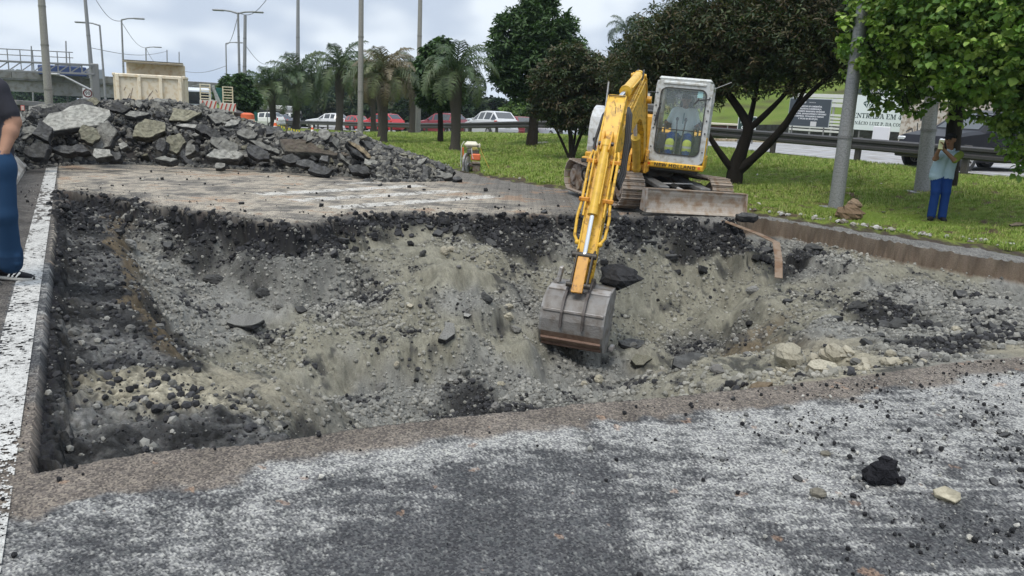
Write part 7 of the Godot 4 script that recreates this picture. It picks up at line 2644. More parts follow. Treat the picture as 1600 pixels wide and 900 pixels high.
# ---------------------------------------------------------------- verge: saw, cones, tape, kerb stones, steel strip
func build_verge_things() -> void:
	var g := RandomNumberGenerator.new()
	g.seed = 31
	# floor saw
	var p := Vector3(-1.12, 0.00, -18.67)
	var saw := thing("floor_saw", "orange walk-behind road saw with a white water tank on the road edge", "floor saw", p, deg_to_rad(12))
	saw.scale = Vector3.ONE * 0.76
	var fr := MB.new()
	fr.col = Color(0.16, 0.15, 0.14)
	fr.bx(0.1, 0.20, 0.0, 0.34, 0.10, 0.5, 0.02)
	fr.col = Color(0.3, 0.27, 0.24)
	fr.bx(0.14, 0.12, 0.22, 0.22, 0.2, 0.08, 0.02)
	fr.bx(0.12, 0.29, 0.24, 0.26, 0.08, 0.12, 0.02)
	for s in [-0.08, 0.26]:
		fr.xf = Transform3D(Basis(Vector3(0, 0, 1), PI / 2), Vector3(s, 0.09, -0.15))
		fr.lathe([Vector2(0, -0.03), Vector2(0.09, -0.03), Vector2(0.09, 0.03), Vector2(0, 0.03)], 14)
		fr.xf = Transform3D.IDENTITY
	part("chassis", fr, M.machine_rust, saw)
	var bd := MB.new()
	bd.col = Color(0.68, 0.16, 0.06)
	bd.bx(0.12, 0.46, 0.16, 0.28, 0.20, 0.16, 0.03)
	bd.bx(-0.24, 0.56, -0.05, 0.04, 0.34, 0.08, 0.01, Vector3(0, 0, 0.1))
	part("engine_housing", bd, M.plain, saw)
	var eng := MB.new()
	eng.col = Color(0.10, 0.095, 0.085)
	eng.bx(0.05, 0.62, 0.02, 0.34, 0.18, 0.3, 0.04)
	eng.col = Color(0.35, 0.30, 0.08)
	eng.bx(0.08, 0.70, 0.14, 0.18, 0.10, 0.08, 0.02)
	part("engine", eng, M.plain, saw)
	var tank := MB.new()
	tank.col = Color(0.66, 0.62, 0.50)
	tank.bx(0.0, 0.82, 0.0, 0.42, 0.19, 0.32, 0.08)
	tank.bx(0.24, 0.80, 0.05, 0.06, 0.14, 0.1, 0.025)
	part("water_tank", tank, M.plain, saw)
	var guard := MB.new()
	guard.xf = Transform3D(Basis(Vector3.UP, deg_to_rad(62)), Vector3(-0.16, 0.27, 0.12))
	var gp := []
	for k in 15:
		var a := lerpf(-0.15, PI + 0.35, k / 14.0)
		gp.append(Vector2(cos(a) * 0.30, sin(a) * 0.30))
	gp.append(Vector2(-0.30, -0.22)); gp.append(Vector2(0.22, -0.24))
	guard.col = Color(0.25, 0.25, 0.25)
	guard.prism(PackedVector2Array(gp), -0.03, 0.03)
	part("blade_guard", guard, M.steel_worn, saw)
	var disc := MB.new()
	disc.xf = Transform3D(Basis(Vector3.UP, deg_to_rad(62)) * Basis(Vector3.RIGHT, PI / 2), Vector3(-0.16, 0.27, 0.12))
	disc.xf = disc.xf * Transform3D(Basis(), Vector3(0.02, 0.045, 0.05))
	disc.col = Color(0.55, 0.56, 0.58)
	disc.lathe([Vector2(0, -0.006), Vector2(0.25, -0.006), Vector2(0.25, 0.006), Vector2(0.05, 0.006), Vector2(0.05, 0.02), Vector2(0, 0.02)], 30)
	part("saw_blade", disc, M.steel_worn, saw)
	var hd := MB.new()
	hd.col = Color(0.6, 0.45, 0.1)
	hd.tube([Vector3(0.22, 0.84, 0.06), Vector3(0.34, 0.56, 0.06), Vector3(0.60, 0.06, 0.08)], [0.012], 7)
	hd.col = Color(0.5, 0.5, 0.48)
	hd.tube([Vector3(-0.30, 0.12, -0.1), Vector3(-0.29, 0.78, -0.12), Vector3(-0.2, 0.9, -0.2)], [0.012], 7)
	hd.tube([Vector3(-0.02, 0.72, 0.17), Vector3(0.0, 0.52, 0.22), Vector3(0.03, 0.40, 0.24)], [0.014], 7)
	hd.col = Color(0.05, 0.05, 0.05)
	hd.tube([Vector3(0.14, 0.92, 0.0), Vector3(0.2, 0.8, 0.1), Vector3(0.1, 0.66, 0.2)], [0.012], 6)
	part("handles_and_hose", hd, M.plain, saw)
	# cones
	for q in [[Vector3(-7.60, -0.03, -24.86), "left cone of the two on the grass edge behind the rubble", 0.74], [Vector3(-6.91, -0.00, -26.62), "right cone of the two, behind the low rubble heap", 0.58]]:
		var c := cone(q[1], q[2])
		c.position = q[0]
		c.position.y = land(q[0].x, q[0].z) + 0.02
	# orange barrel
	var br := MB.new()
	br.col = Color(0.6, 0.12, 0.04)
	br.lathe([Vector2(0, 0), Vector2(0.42, 0), Vector2(0.40, 0.25)], 18)
	br.col = Color(0.75, 0.6, 0.5)
	br.lathe([Vector2(0.402, 0.25), Vector2(0.39, 0.36)], 18)
	br.col = Color(0.6, 0.12, 0.04)
	br.lathe([Vector2(0.39, 0.36), Vector2(0.36, 0.62), Vector2(0.2, 0.70), Vector2(0, 0.70)], 18)
	var ba := single("traffic_barrel", br, M.plain, "squat orange traffic barrel at the end of the high rubble", "traffic barrel")
	var bp := Vector3(-11.60, 0.09, -34.08)
	ba.position = Vector3(bp.x, bp.y, bp.z)
	ba.scale = Vector3.ONE * 0.75
	var bs := MB.new()
	# barrier tape from palm to lamp column
	var t0 := Vector3(-9.95, 0.25, -32.51)
	var t1 := Vector3(-5.44, 0.39, -27.06)
	var n := 60
	for k in n:
		var a := t0.lerp(t1, float(k) / n)
		var b := t0.lerp(t1, float(k + 1) / n)
		a.y -= sin(PI * float(k) / n) * 0.20
		b.y -= sin(PI * float(k + 1) / n) * 0.20
		var dirn := (b - a).normalized()
		bs.col = Color(0.75, 0.62, 0.03) if k % 2 else Color(0.10, 0.10, 0.09)
		bs.face([a + Vector3(0, 0.035, 0), b + Vector3(0, 0.035, 0), b - Vector3(0, 0.035, 0), a - Vector3(0, 0.035, 0)], Vector3(0, 0, 1))
	single("barrier_tape", bs, M.plain, "yellow and black warning tape sagging over the grass", "tape")
	for q in [[Vector3(-8.68, 0.36, -29.76), "thin wooden stake holding the tape beside the palms"]]:
		var st := MB.new()
		st.col = Color(0.2, 0.15, 0.1)
		var y: float = q[0].y - land(q[0].x, q[0].z)
		st.bx(0, y * 0.5, 0, 0.05, y + 0.1, 0.05, 0.01)
		var so := single("stake", st, M.bark, q[1], "stake")
		so.position = Vector3(q[0].x, land(q[0].x, q[0].z), q[0].z)
	# rusty steel strip bent down into the crater
	var sp := MB.new()
	sp.col = Color(0.30, 0.235, 0.18)
	var path := [Vector3(3.25, 0.01, -12.28), Vector3(3.36, -0.01, -11.94), Vector3(3.54, -0.04, -11.36), Vector3(3.64, -0.07, -10.86), Vector3(3.55, -0.22, -10.41), Vector3(3.45, -0.40, -10.02)]
	for k in path.size() - 1:
		sp.bar(path[k], path[k + 1], 0.10, 0.014, 0.003)
	single("steel_strip", sp, M.machine_rust, "bent rusty steel strip hanging from the blade corner into the crater", "steel strip")
	# brown boulder and broken sods at the foot of the lamp column
	var bl := MB.new()
	bl.col = Color(0.22, 0.155, 0.10)
	bl.lump(Vector3(0, 0.12, 0), Vector3(0.24, 0.16, 0.18), g, 0.18, 13, 9)
	bl.col = Color(0.30, 0.22, 0.15)
	bl.lump(Vector3(0.10, 0.28, -0.1), Vector3(0.13, 0.09, 0.11), g, 0.18, 10, 7)
	var bo := single("boulder", bl, M.stone, "brown weathered boulder at the foot of the leaning lamp column", "boulder")
	bo.position = Vector3(5.55, 0.08, -13.07)
	bo.position.y = land(bo.position.x, bo.position.z)
	# pale rubble along the kerb line
	var tr := []
	var ti := []
	var shape := MB.new()
	shape.lump(Vector3.ZERO, Vector3(1, 0.6, 0.8), g, 0.25, 6, 4)
	for i in 700:
		var s := g.randf_range(3.0, 9.5)
		if g.randf() < 0.3:
			s = g.randf_range(9.5, 20.0)
		var t := road_edge(s) + 0.30 + absf(g.randfn()) * 0.17
		var q := from_road(s, t)
		var m: float = n_mid.get_noise_2d(q.x * 1.3, q.y * 1.3)
		if m < (0.0 if s < 9.5 else 0.2):
			continue
		var sz: float = 0.015 + 0.055 * pow(g.randf(), 2.5)
		tr.append(Transform3D(Basis.from_euler(Vector3(g.randf_range(-0.4, 0.4), g.randf() * 6, g.randf_range(-0.4, 0.4))).scaled(Vector3.ONE * sz), Vector3(q.x, land(q.x, q.y) + 0.05, q.y)))
		ti.append([Color(0.5, 0.49, 0.46), Color(0.4, 0.38, 0.33), Color(0.58, 0.57, 0.55), Color(0.25, 0.22, 0.18)][g.randi() % 4])
	many("kerb_rubble", shape.mesh(), M.stone, tr, ti)
	# bits of litter on the grass
	var lit := []
	var lt := []
	for i in 90:
		var s := g.randf_range(4.0, 26.0)
		var q := from_road(s, g.randf_range(road_edge(s) + 0.8, 19.0))
		var sz := g.randf_range(0.025, 0.07)
		lit.append(Transform3D(Basis.from_euler(Vector3(g.randf_range(-0.3, 0.3), g.randf() * 6, g.randf_range(-0.3, 0.3))) * Basis.from_scale(Vector3(sz, sz * 0.2, sz * 0.6)), Vector3(q.x, land(q.x, q.y) + 0.07, q.y)))
		lt.append([Color(0.65, 0.64, 0.6), Color(0.4, 0.33, 0.24), Color(0.5, 0.47, 0.42)][g.randi() % 3])
	many("litter", shape.mesh(), M.stone, lit, lt)
	for q in [[Vector3(8.21, 0.10, -12.91), 0.14, "crumpled brown card lying on the grass behind the kerb"], [Vector3(0.87, 0.10, -29.88), 0.28, "pale broken branch lying on the grass left of the shrubby tree"]]:
		var mb := plate(q[1] * 2.0, q[1] * 0.7, 0.03, "T" if q[1] < 0.2 else "P", g)
		var o := single("litter_card" if q[1] < 0.2 else "branch", mb, M.stone, q[2], "litter" if q[1] < 0.2 else "branch")
		o.transform = Transform3D(lay(10, 60, 8), Vector3(q[0].x, land(q[0].x, q[0].z) + 0.10, q[0].z))
	# clod of asphalt under the blade corner
	var cl := plate(0.36, 0.2, 0.10, "D", g)
	var co := single("asphalt_chunk", cl, M.slab, "black flat chunk lying under the right corner of the blade", "asphalt chunk")
	co.transform = Transform3D(lay(0, 75, 0), Vector3(3.55, 0.09, -12.14))
	var c2 := plate(0.5, 0.22, 0.16, "D", g)
	var c2o := single("asphalt_slab", c2, M.slab, "black slab tipped into the crater below the left track", "asphalt slab")
	c2o.transform = Transform3D(lay(25, 25, -62), Vector3(1.55, -0.11, -12.10))
	# white and grey concrete barrier running along the left edge
	var bar := MB.new()
	var a0 := Vector3(-9.95, 0, -16.2)
	var a1 := Vector3(-4.9, 0, -6.9)
	var dr := (a1 - a0).normalized()
	var rt := Vector3(-dr.z, 0, dr.x)
	if rt.x > 0.0: rt = -rt
	var segs := 3
	for k in segs:
		var sgm := MB.new()
		var f0 := a0.lerp(a1, float(k) / segs) + dr * 0.02
		var f1 := a0.lerp(a1, float(k + 1) / segs) - dr * 0.02
		sgm.xf = Transform3D(Basis(rt, Vector3.UP, dr) if rt.cross(Vector3.UP).dot(dr) > 0.0 else Basis(-rt, Vector3.UP, dr), f0)
		var fl := 1.0 if rt.cross(Vector3.UP).dot(dr) > 0.0 else -1.0
		var l := f0.distance_to(f1)
		sgm.col = Color(0.50, 0.49, 0.46)
		sgm.prism(PackedVector2Array([Vector2(0, 0), Vector2(0.62 * fl, 0), Vector2(0.62 * fl, 0.08), Vector2(0.42 * fl, 0.35), Vector2(0.38 * fl, 0.95), Vector2(0.24 * fl, 0.95), Vector2(0.20 * fl, 0.35), Vector2(0, 0.08)]), 0, l)
		var bo2 := single("concrete_barrier", sgm, M.concrete, ["white concrete barrier whose end is buried by the rubble", "white concrete barrier behind the man in jeans", "white concrete barrier hidden behind the man in jeans"][k], "barrier", "concrete barriers along the left edge")
		bo2.position.y = -0.01

func cone(label: String, h: float) -> Node3D:
	var o := thing("traffic_cone", label, "traffic cone", Vector3.ZERO, 0.0, "traffic cones behind the rubble")
	var b := MB.new()
	b.col = Color(0.72, 0.12, 0.03)
	b.bx(0, 0.02, 0, h * 0.56, 0.04, h * 0.56, 0.012)
	part("base", b, M.plain, o)
	var prof := [[0.04, 0.20], [0.30, 0.155], [0.45, 0.13], [0.60, 0.10], [0.75, 0.075], [0.88, 0.05], [1.0, 0.035]]
	for k in prof.size() - 1:
		var m := MB.new()
		m.col = Color(0.72, 0.12, 0.03) if k % 2 == 0 else Color(0.8, 0.78, 0.74)
		m.lathe([Vector2(prof[k][1] * h, prof[k][0] * h), Vector2(prof[k + 1][1] * h, prof[k + 1][0] * h)], 16)
		part("cone_body" if k % 2 == 0 else "white_band", m, M.plain, o)
	return o

# ---------------------------------------------------------------- lamp columns
func column(label: String, foot: Vector3, head: Vector3, r0: float, r1: float, arm: int, c: Color, group := "lamp columns along the roads") -> void:
	foot.y = land(foot.x, foot.z)
	var o := thing("lamp_column", label, "lamp column", foot, 0.0, group)
	var mb := MB.new()
	mb.col = c
	var h := head - foot
	mb.tube([Vector3(0, -0.2, 0), h * 0.12, h * 0.5, h], [r0, r0 * 0.96, lerpf(r0, r1, 0.55), r1], 14)
	mb.col = c * 0.75
	for f in [0.28, 0.56, 0.8]:
		mb.tube([h * f, h * f + Vector3(0, 0.05, 0)], [lerpf(r0, r1, f) * 1.08], 14)
	mb.bx(0, 0.02, 0, r0 * 3.4, 0.04, r0 * 3.4, 0.01)
	part("shaft", mb, M.galvanised, o)
	var hm := MB.new()
	hm.col = Color(0.3, 0.31, 0.32)
	for s in ([-1.0, 1.0] if arm == 2 else [float(arm)]):
		if s == 0.0:
			continue
		hm.tube([h, h + Vector3(s * 0.5, 0.12, 0), h + Vector3(s * 1.0, 0.16, 0)], [r1, r1 * 0.8], 7)
		hm.bx(h.x + s * 1.35, h.y + 0.15, h.z, 0.8, 0.12, 0.3, 0.05)
	if arm != 0:
		part("lamp_arm", hm, M.galvanised, o)

func build_poles() -> void:
	var st := Color(0.34, 0.345, 0.35)
	var cn := Color(0.36, 0.345, 0.31)
	column("concrete lamp column standing behind the left end of the rubble", Vector3(-15.21, 0.42, -25.86), Vector3(-15.17, 4.75, -25.88), 0.13, 0.10, 0, cn)
	column("tall steel column beside the sign with a red ring", Vector3(-22.49, 0.10, -42.40), Vector3(-22.62, 7.43, -42.34), 0.13, 0.07, 0, st)
	column("lamp column with one arm to the left, above the truck's left corner", Vector3(-30.27, -1.28, -58.65), Vector3(-30.35, 5.43, -58.61), 0.09, 0.06, -1, st)
	column("lamp column with a short arm to the right, rising behind the truck body", Vector3(-30.98, -1.42, -62.77), Vector3(-30.84, 6.20, -62.84), 0.10, 0.06, 1, st)
	column("small far lamp column above the middle of the truck body", Vector3(-42.25, -2.30, -90.64), Vector3(-42.01, 5.37, -90.75), 0.10, 0.06, 1, st)
	column("thin far column right of the truck's middle", Vector3(-44.27, -2.60, -100.70), Vector3(-44.06, 5.69, -100.79), 0.09, 0.06, 0, st)
	column("thin far column over the right end of the truck body", Vector3(-45.00, -2.73, -105.83), Vector3(-44.74, 5.73, -105.94), 0.10, 0.06, 0, st)
	column("lamp column with a flat head before the dark two-leader tree", Vector3(-30.92, -1.59, -84.52), Vector3(-30.82, 5.98, -84.56), 0.10, 0.06, 1, st)
	column("double-headed lamp column above the lattice ramps", Vector3(-19.79, -1.14, -56.64), Vector3(-19.75, 6.57, -56.66), 0.11, 0.07, 2, st)
	column("steel column close right of the double-headed one", Vector3(-15.34, -0.46, -44.43), Vector3(-15.13, 5.44, -44.50), 0.12, 0.08, 0, st)
	column("steel lamp column rising from the dense dark palm", Vector3(-15.53, -0.77, -55.88), Vector3(-15.38, 10.00, -55.92), 0.17, 0.09, 0, st)
	column("galvanised column on the grass at the end of the warning tape", Vector3(-5.38, -0.00, -26.97), Vector3(-5.38, 6.16, -26.97), 0.10, 0.075, 0, cn)
	column("galvanised column on the grass left of the dark red hatchback", Vector3(-5.57, -0.14, -43.65), Vector3(-5.61, 8.79, -43.64), 0.15, 0.10, 0, cn)
	column("far thin column beside the red and white lattice ramps", Vector3(-30.28, -0.95, -74.05), Vector3(-30.24, 1.52, -74.06), 0.07, 0.05, 1, st)
	column("thick leaning lamp column in front of the white billboard", Vector3(5.96, 0.00, -14.74), Vector3(5.92, 4.66, -14.76), 0.135, 0.10, 0, st, "columns on the right verge")
	column("thick grey column between the billboard and the man in the cap", Vector3(8.63, 0.41, -16.93), Vector3(8.39, 4.84, -17.05), 0.16, 0.12, 0, st, "columns on the right verge")
	column("thin far column left of the viaduct gantry's end", Vector3(-59.04, -0.58, -104.47), Vector3(-58.69, 6.29, -104.67), 0.12, 0.08, 0, st)
	column("thin far column behind the gantry's guard rail", Vector3(-67.57, -0.97, -111.06), Vector3(-67.20, 5.68, -111.29), 0.12, 0.08, 0, st)
	# wires slung between the far columns
	var w := MB.new()
	w.col = Color(0.12, 0.12, 0.13)
	for q in [[Vector3(-32.31, 7.48, -62.09), Vector3(-30.84, 6.11, -62.84)], [Vector3(-30.81, 5.97, -62.85), Vector3(-42.01, 5.37, -90.75)], [Vector3(-41.96, 5.24, -90.77), Vector3(-44.86, 3.96, -100.44)], [Vector3(-19.75, 6.45, -56.65), Vector3(-30.77, 5.86, -84.58)], [Vector3(-19.37, 4.54, -56.79), Vector3(-29.83, 4.49, -95.45)], [Vector3(-42.81, 3.33, -101.33), Vector3(-34.32, 3.98, -93.93)], [Vector3(-32.77, 3.98, -61.85), Vector3(-44.00, 5.54, -100.82)], [Vector3(-19.75, 6.62, -56.66), Vector3(-14.85, 6.80, -47.75)]]:
		var pts := []
		for k in 9:
			var t := k / 8.0
			pts.append((q[0] as Vector3).lerp(q[1], t) - Vector3(0, sin(PI * t) * 0.5, 0))
		w.tube(pts, [0.022], 4, false)
	single("overhead_wires", w, M.plain, "thin wires slung between the far lamp columns", "wires").set_meta("kind", "stuff")
	# guardrail
	var gr := thing("guardrail", "long weathered steel guardrail between the grass verge and the traffic", "guardrail", Vector3.ZERO)
	var n := 34
	var sp := 3.3
	for k in n:
		var s0 := -4.0 + k * sp
		var s1 := s0 + sp
		var a2 := from_road(s0, 20.3)
		var b2 := from_road(s1, 20.3)
		var a := Vector3(a2.x, land(a2.x, a2.y) + 0.60, a2.y)
		var b := Vector3(b2.x, land(b2.x, b2.y) + 0.60, b2.y)
		var mb := MB.new()
		mb.col = Color(0.085, 0.082, 0.08)
		var dirn := (b - a).normalized()
		var sd := dirn.cross(Vector3.UP).normalized()
		var pr := [[-0.17, 0.0], [-0.13, 0.05], [-0.06, 0.05], [-0.025, 0.0], [0.025, 0.0], [0.06, 0.05], [0.13, 0.05], [0.17, 0.0]]
		for i in pr.size() - 1:
			var o0: Vector3 = Vector3.UP * float(pr[i][0]) - sd * float(pr[i][1])
			var o1: Vector3 = Vector3.UP * float(pr[i + 1][0]) - sd * float(pr[i + 1][1])
			mb.face([a + o0, b + o0, b + o1, a + o1], -sd)
			mb.face([a + o0 + sd * 0.006, b + o0 + sd * 0.006, b + o1 + sd * 0.006, a + o1 + sd * 0.006], sd)
		part("rail_beam", mb, M.galvanised, gr)
		var ps := MB.new()
		ps.col = Color(0.10, 0.09, 0.082)
		ps.xf = Transform3D(Basis(sd, Vector3.UP, sd.cross(Vector3.UP)), Vector3(a.x, a.y, a.z) + sd * 0.08)
		ps.bx(0, -0.28, 0, 0.12, 0.94, 0.16, 0.01)
		part("post", ps, M.galvanised, gr)

# ---------------------------------------------------------------- vehicles
# stations: [z, y_sill, y_belt, y_top, half_sill, half_belt, half_top]; z runs from the nose (+) to the tail (-)
func car(label: String, paint: Color, kind: String, at: Vector3, heading: float, s := 1.0) -> Node3D:
	var o := thing("car", label, "car", at, heading, "cars on the carriageway beyond the guardrail")
	o.scale = Vector3.ONE * s
	var st := []
	match kind:
		"hatch":
			st = [[1.90, 0.35, 0.55, 0.56, 0.60, 0.62, 0.55], [1.78, 0.24, 0.68, 0.72, 0.72, 0.74, 0.62], [1.2, 0.20, 0.80, 0.86, 0.78, 0.80, 0.66], [0.85, 0.20, 0.86, 0.92, 0.80, 0.81, 0.68], [0.15, 0.20, 0.90, 1.38, 0.80, 0.82, 0.58], [-0.5, 0.20, 0.92, 1.45, 0.80, 0.82, 0.58], [-1.25, 0.20, 0.94, 1.42, 0.79, 0.81, 0.56], [-1.72, 0.24, 0.96, 1.06, 0.76, 0.78, 0.62], [-1.86, 0.34, 0.80, 0.82, 0.68, 0.70, 0.6]]
		"sedan":
			st = [[2.15, 0.35, 0.55, 0.56, 0.62, 0.64, 0.55], [2.0, 0.22, 0.68, 0.72, 0.76, 0.78, 0.64], [1.3, 0.18, 0.78, 0.84, 0.82, 0.84, 0.68], [0.85, 0.18, 0.84, 0.90, 0.83, 0.85, 0.70], [0.15, 0.18, 0.88, 1.34, 0.83, 0.85, 0.60], [-0.5, 0.18, 0.90, 1.42, 0.83, 0.85, 0.60], [-0.95, 0.18, 0.92, 1.36, 0.83, 0.85, 0.58], [-1.5, 0.18, 0.94, 1.00, 0.82, 0.84, 0.66], [-2.05, 0.22, 0.94, 0.98, 0.79, 0.80, 0.66], [-2.2, 0.34, 0.78, 0.80, 0.70, 0.72, 0.62]]
		_:
			st = [[2.35, 0.42, 0.70, 0.72, 0.68, 0.70, 0.62], [2.2, 0.30, 0.88, 0.94, 0.84, 0.86, 0.72], [1.5, 0.26, 1.00, 1.08, 0.92, 0.93, 0.76], [1.0, 0.26, 1.06, 1.14, 0.93, 0.95, 0.78], [0.25, 0.26, 1.10, 1.66, 0.93, 0.95, 0.66], [-0.6, 0.26, 1.14, 1.74, 0.93, 0.95, 0.66], [-1.6, 0.26, 1.16, 1.70, 0.92, 0.94, 0.64], [-2.15, 0.30, 1.18, 1.30, 0.88, 0.90, 0.72], [-2.35, 0.42, 0.98, 1.0, 0.78, 0.80, 0.68]]
	var skin := MB.new()
	var win := MB.new()
	var roofs := []
	skin.col = paint
	for k in st.size() - 1:
		var a: Array = st[k]
		var b: Array = st[k + 1]
		var cabin: bool = a[3] - a[2] > 0.2 or b[3] - b[2] > 0.2
		for q in [-1.0, 1.0]:
			var hint := Vector3(q, 0.1, 0)
			var wa := Vector3(q * (a[4] * 0.96), a[1], a[0]); var wb := Vector3(q * (b[4] * 0.96), b[1], b[0])
			var ma := Vector3(q * (a[5] + 0.03), lerpf(a[1], a[2], 0.55), a[0]); var mb_ := Vector3(q * (b[5] + 0.03), lerpf(b[1], b[2], 0.55), b[0])
			var ba := Vector3(q * a[5], a[2], a[0]); var bb := Vector3(q * b[5], b[2], b[0])
			var ta := Vector3(q * a[6], a[3], a[0]); var tb := Vector3(q * b[6], b[3], b[0])
			skin.face([wa, wb, mb_, ma], hint)
			skin.face([ma, mb_, bb, ba], hint)
			if cabin:
				skin.face([ba, bb, tb, ta], hint)
				# side glass, a few millimetres proud
				var i0 := 0.10
				var g0 := ba.lerp(ta, 0.12).lerp(bb.lerp(tb, 0.12), i0)
				var g1 := ba.lerp(ta, 0.12).lerp(bb.lerp(tb, 0.12), 1.0 - i0)
				var g2 := ba.lerp(ta, 0.86).lerp(bb.lerp(tb, 0.86), 1.0 - i0)
				var g3 := ba.lerp(ta, 0.86).lerp(bb.lerp(tb, 0.86), i0)
				var pr := Vector3(q * 0.008, 0.004, 0)
				win.face([g0 + pr, g1 + pr, g2 + pr, g3 + pr], hint)
			else:
				skin.face([ba, bb, tb, ta], hint)
		var top := [Vector3(-a[6], a[3], a[0]), Vector3(a[6], a[3], a[0]), Vector3(b[6], b[3], b[0]), Vector3(-b[6], b[3], b[0])]
		var steep: bool = absf(a[3] - b[3]) > 0.25
		skin.face(top, Vector3.UP)
		if steep:
			var nn := Vector3(0, absf(a[0] - b[0]), signf(a[0] + b[0] - 0.2) * absf(a[3] - b[3])).normalized() * 0.01
			var c: Vector3 = (top[0] + top[1] + top[2] + top[3]) * 0.25
			var gq := []
			for t in top:
				gq.append(c + (t - c) * 0.88 + nn)
			win.face(gq, nn)
		skin.face([Vector3(-a[4] * 0.96, a[1], a[0]), Vector3(a[4] * 0.96, a[1], a[0]), Vector3(b[4] * 0.96, b[1], b[0]), Vector3(-b[4] * 0.96, b[1], b[0])], Vector3.DOWN)
	for e in [0, st.size() - 1]:
		var a: Array = st[e]
		skin.face([Vector3(-a[4], a[1], a[0]), Vector3(a[4], a[1], a[0]), Vector3(a[5], a[2], a[0]), Vector3(a[6], a[3], a[0]), Vector3(-a[6], a[3], a[0]), Vector3(-a[5], a[2], a[0])], Vector3(0, 0, 1 if e == 0 else -1))
	part("body", skin, M.car_dark if paint.r < 0.05 else M.car_paint, o)
	part("windows", win, M.dark_glass, o)
	var tail: float = st[st.size() - 2][0]
	var nose: float = st[1][0]
	var by: float = st[st.size() - 2][2]
	var wd: float = st[st.size() - 2][5]
	for q in [-1.0, 1.0]:
		var tl := MB.new()
		tl.col = Color(0.5, 0.02, 0.015)
		tl.bx(q * (wd - 0.06), by - 0.12, tail - 0.03, 0.14, 0.26, 0.12, 0.02)
		part("tail_light", tl, M.car_paint, o)
		var hl := MB.new()
		hl.col = Color(0.6, 0.62, 0.64)
		hl.bx(q * (st[1][5] - 0.14), st[1][2] - 0.06, nose + 0.04, 0.26, 0.12, 0.14, 0.03)
		part("headlight", hl, M.car_paint, o)
		var mi := MB.new()
		mi.col = paint * 0.8
		mi.bx(q * (st[3][5] + 0.08), st[3][2] + 0.10, st[3][0] - 0.35, 0.16, 0.11, 0.08, 0.02)
		part("wing_mirror", mi, M.car_paint, o)
	var bump := MB.new()
	bump.col = paint * 0.7
	bump.bx(0, 0.45, st[st.size() - 1][0] - 0.01, wd * 1.85, 0.2, 0.1, 0.03)
	part("bumper", bump, M.car_paint, o)
	var bf := MB.new()
	bf.col = paint * 0.7
	bf.bx(0, 0.40, st[0][0] + 0.01, wd * 1.75, 0.2, 0.1, 0.03)
	part("bumper", bf, M.car_paint, o)
	var plate_ := MB.new()
	plate_.col = Color(0.6, 0.6, 0.6)
	plate_.bx(0, 0.66, st[st.size() - 1][0] - 0.03, 0.4, 0.13, 0.02, 0.004)
	part("number_plate", plate_, M.plain, o)
	var wr := 0.36 if kind == "suv" else 0.29
	for z in [st[2][0] + 0.05, st[st.size() - 3][0] + 0.08]:
		for q in [-1.0, 1.0]:
			var ty := MB.new()
			ty.xf = Transform3D(Basis(Vector3(0, 0, 1), PI / 2), Vector3(q * (wd - 0.02), wr, z))
			ty.lathe([Vector2(wr * 0.6, -0.11), Vector2(wr * 0.94, -0.11), Vector2(wr, -0.07), Vector2(wr, 0.07), Vector2(wr * 0.94, 0.11), Vector2(wr * 0.6, 0.11)], 22)
			ty.lathe([Vector2(0, -0.06), Vector2(wr * 1.16, -0.06), Vector2(wr * 1.16, 0.02), Vector2(0, 0.02)], 22)
			var w := part("wheel", ty, M.rubber, o)
			var rim_ := MB.new()
			rim_.xf = ty.xf
			rim_.col = Color(0.5, 0.5, 0.52)
			rim_.lathe([Vector2(wr * 0.56, -0.115), Vector2(wr * 0.64, -0.115), Vector2(wr * 0.64, 0.115), Vector2(wr * 0.56, 0.115)], 22)
			for k in 10:
				var an := TAU * k / 10
				for y in [-0.105, 0.105]:
					rim_.bx(cos(an) * wr * 0.32, y, sin(an) * wr * 0.32, wr * 0.58, 0.02, wr * 0.10, 0.004, Vector3(0, -an + (0.12 if k % 2 else -0.12), 0))
			part("rim", rim_, M.steel_worn, w)
	return o

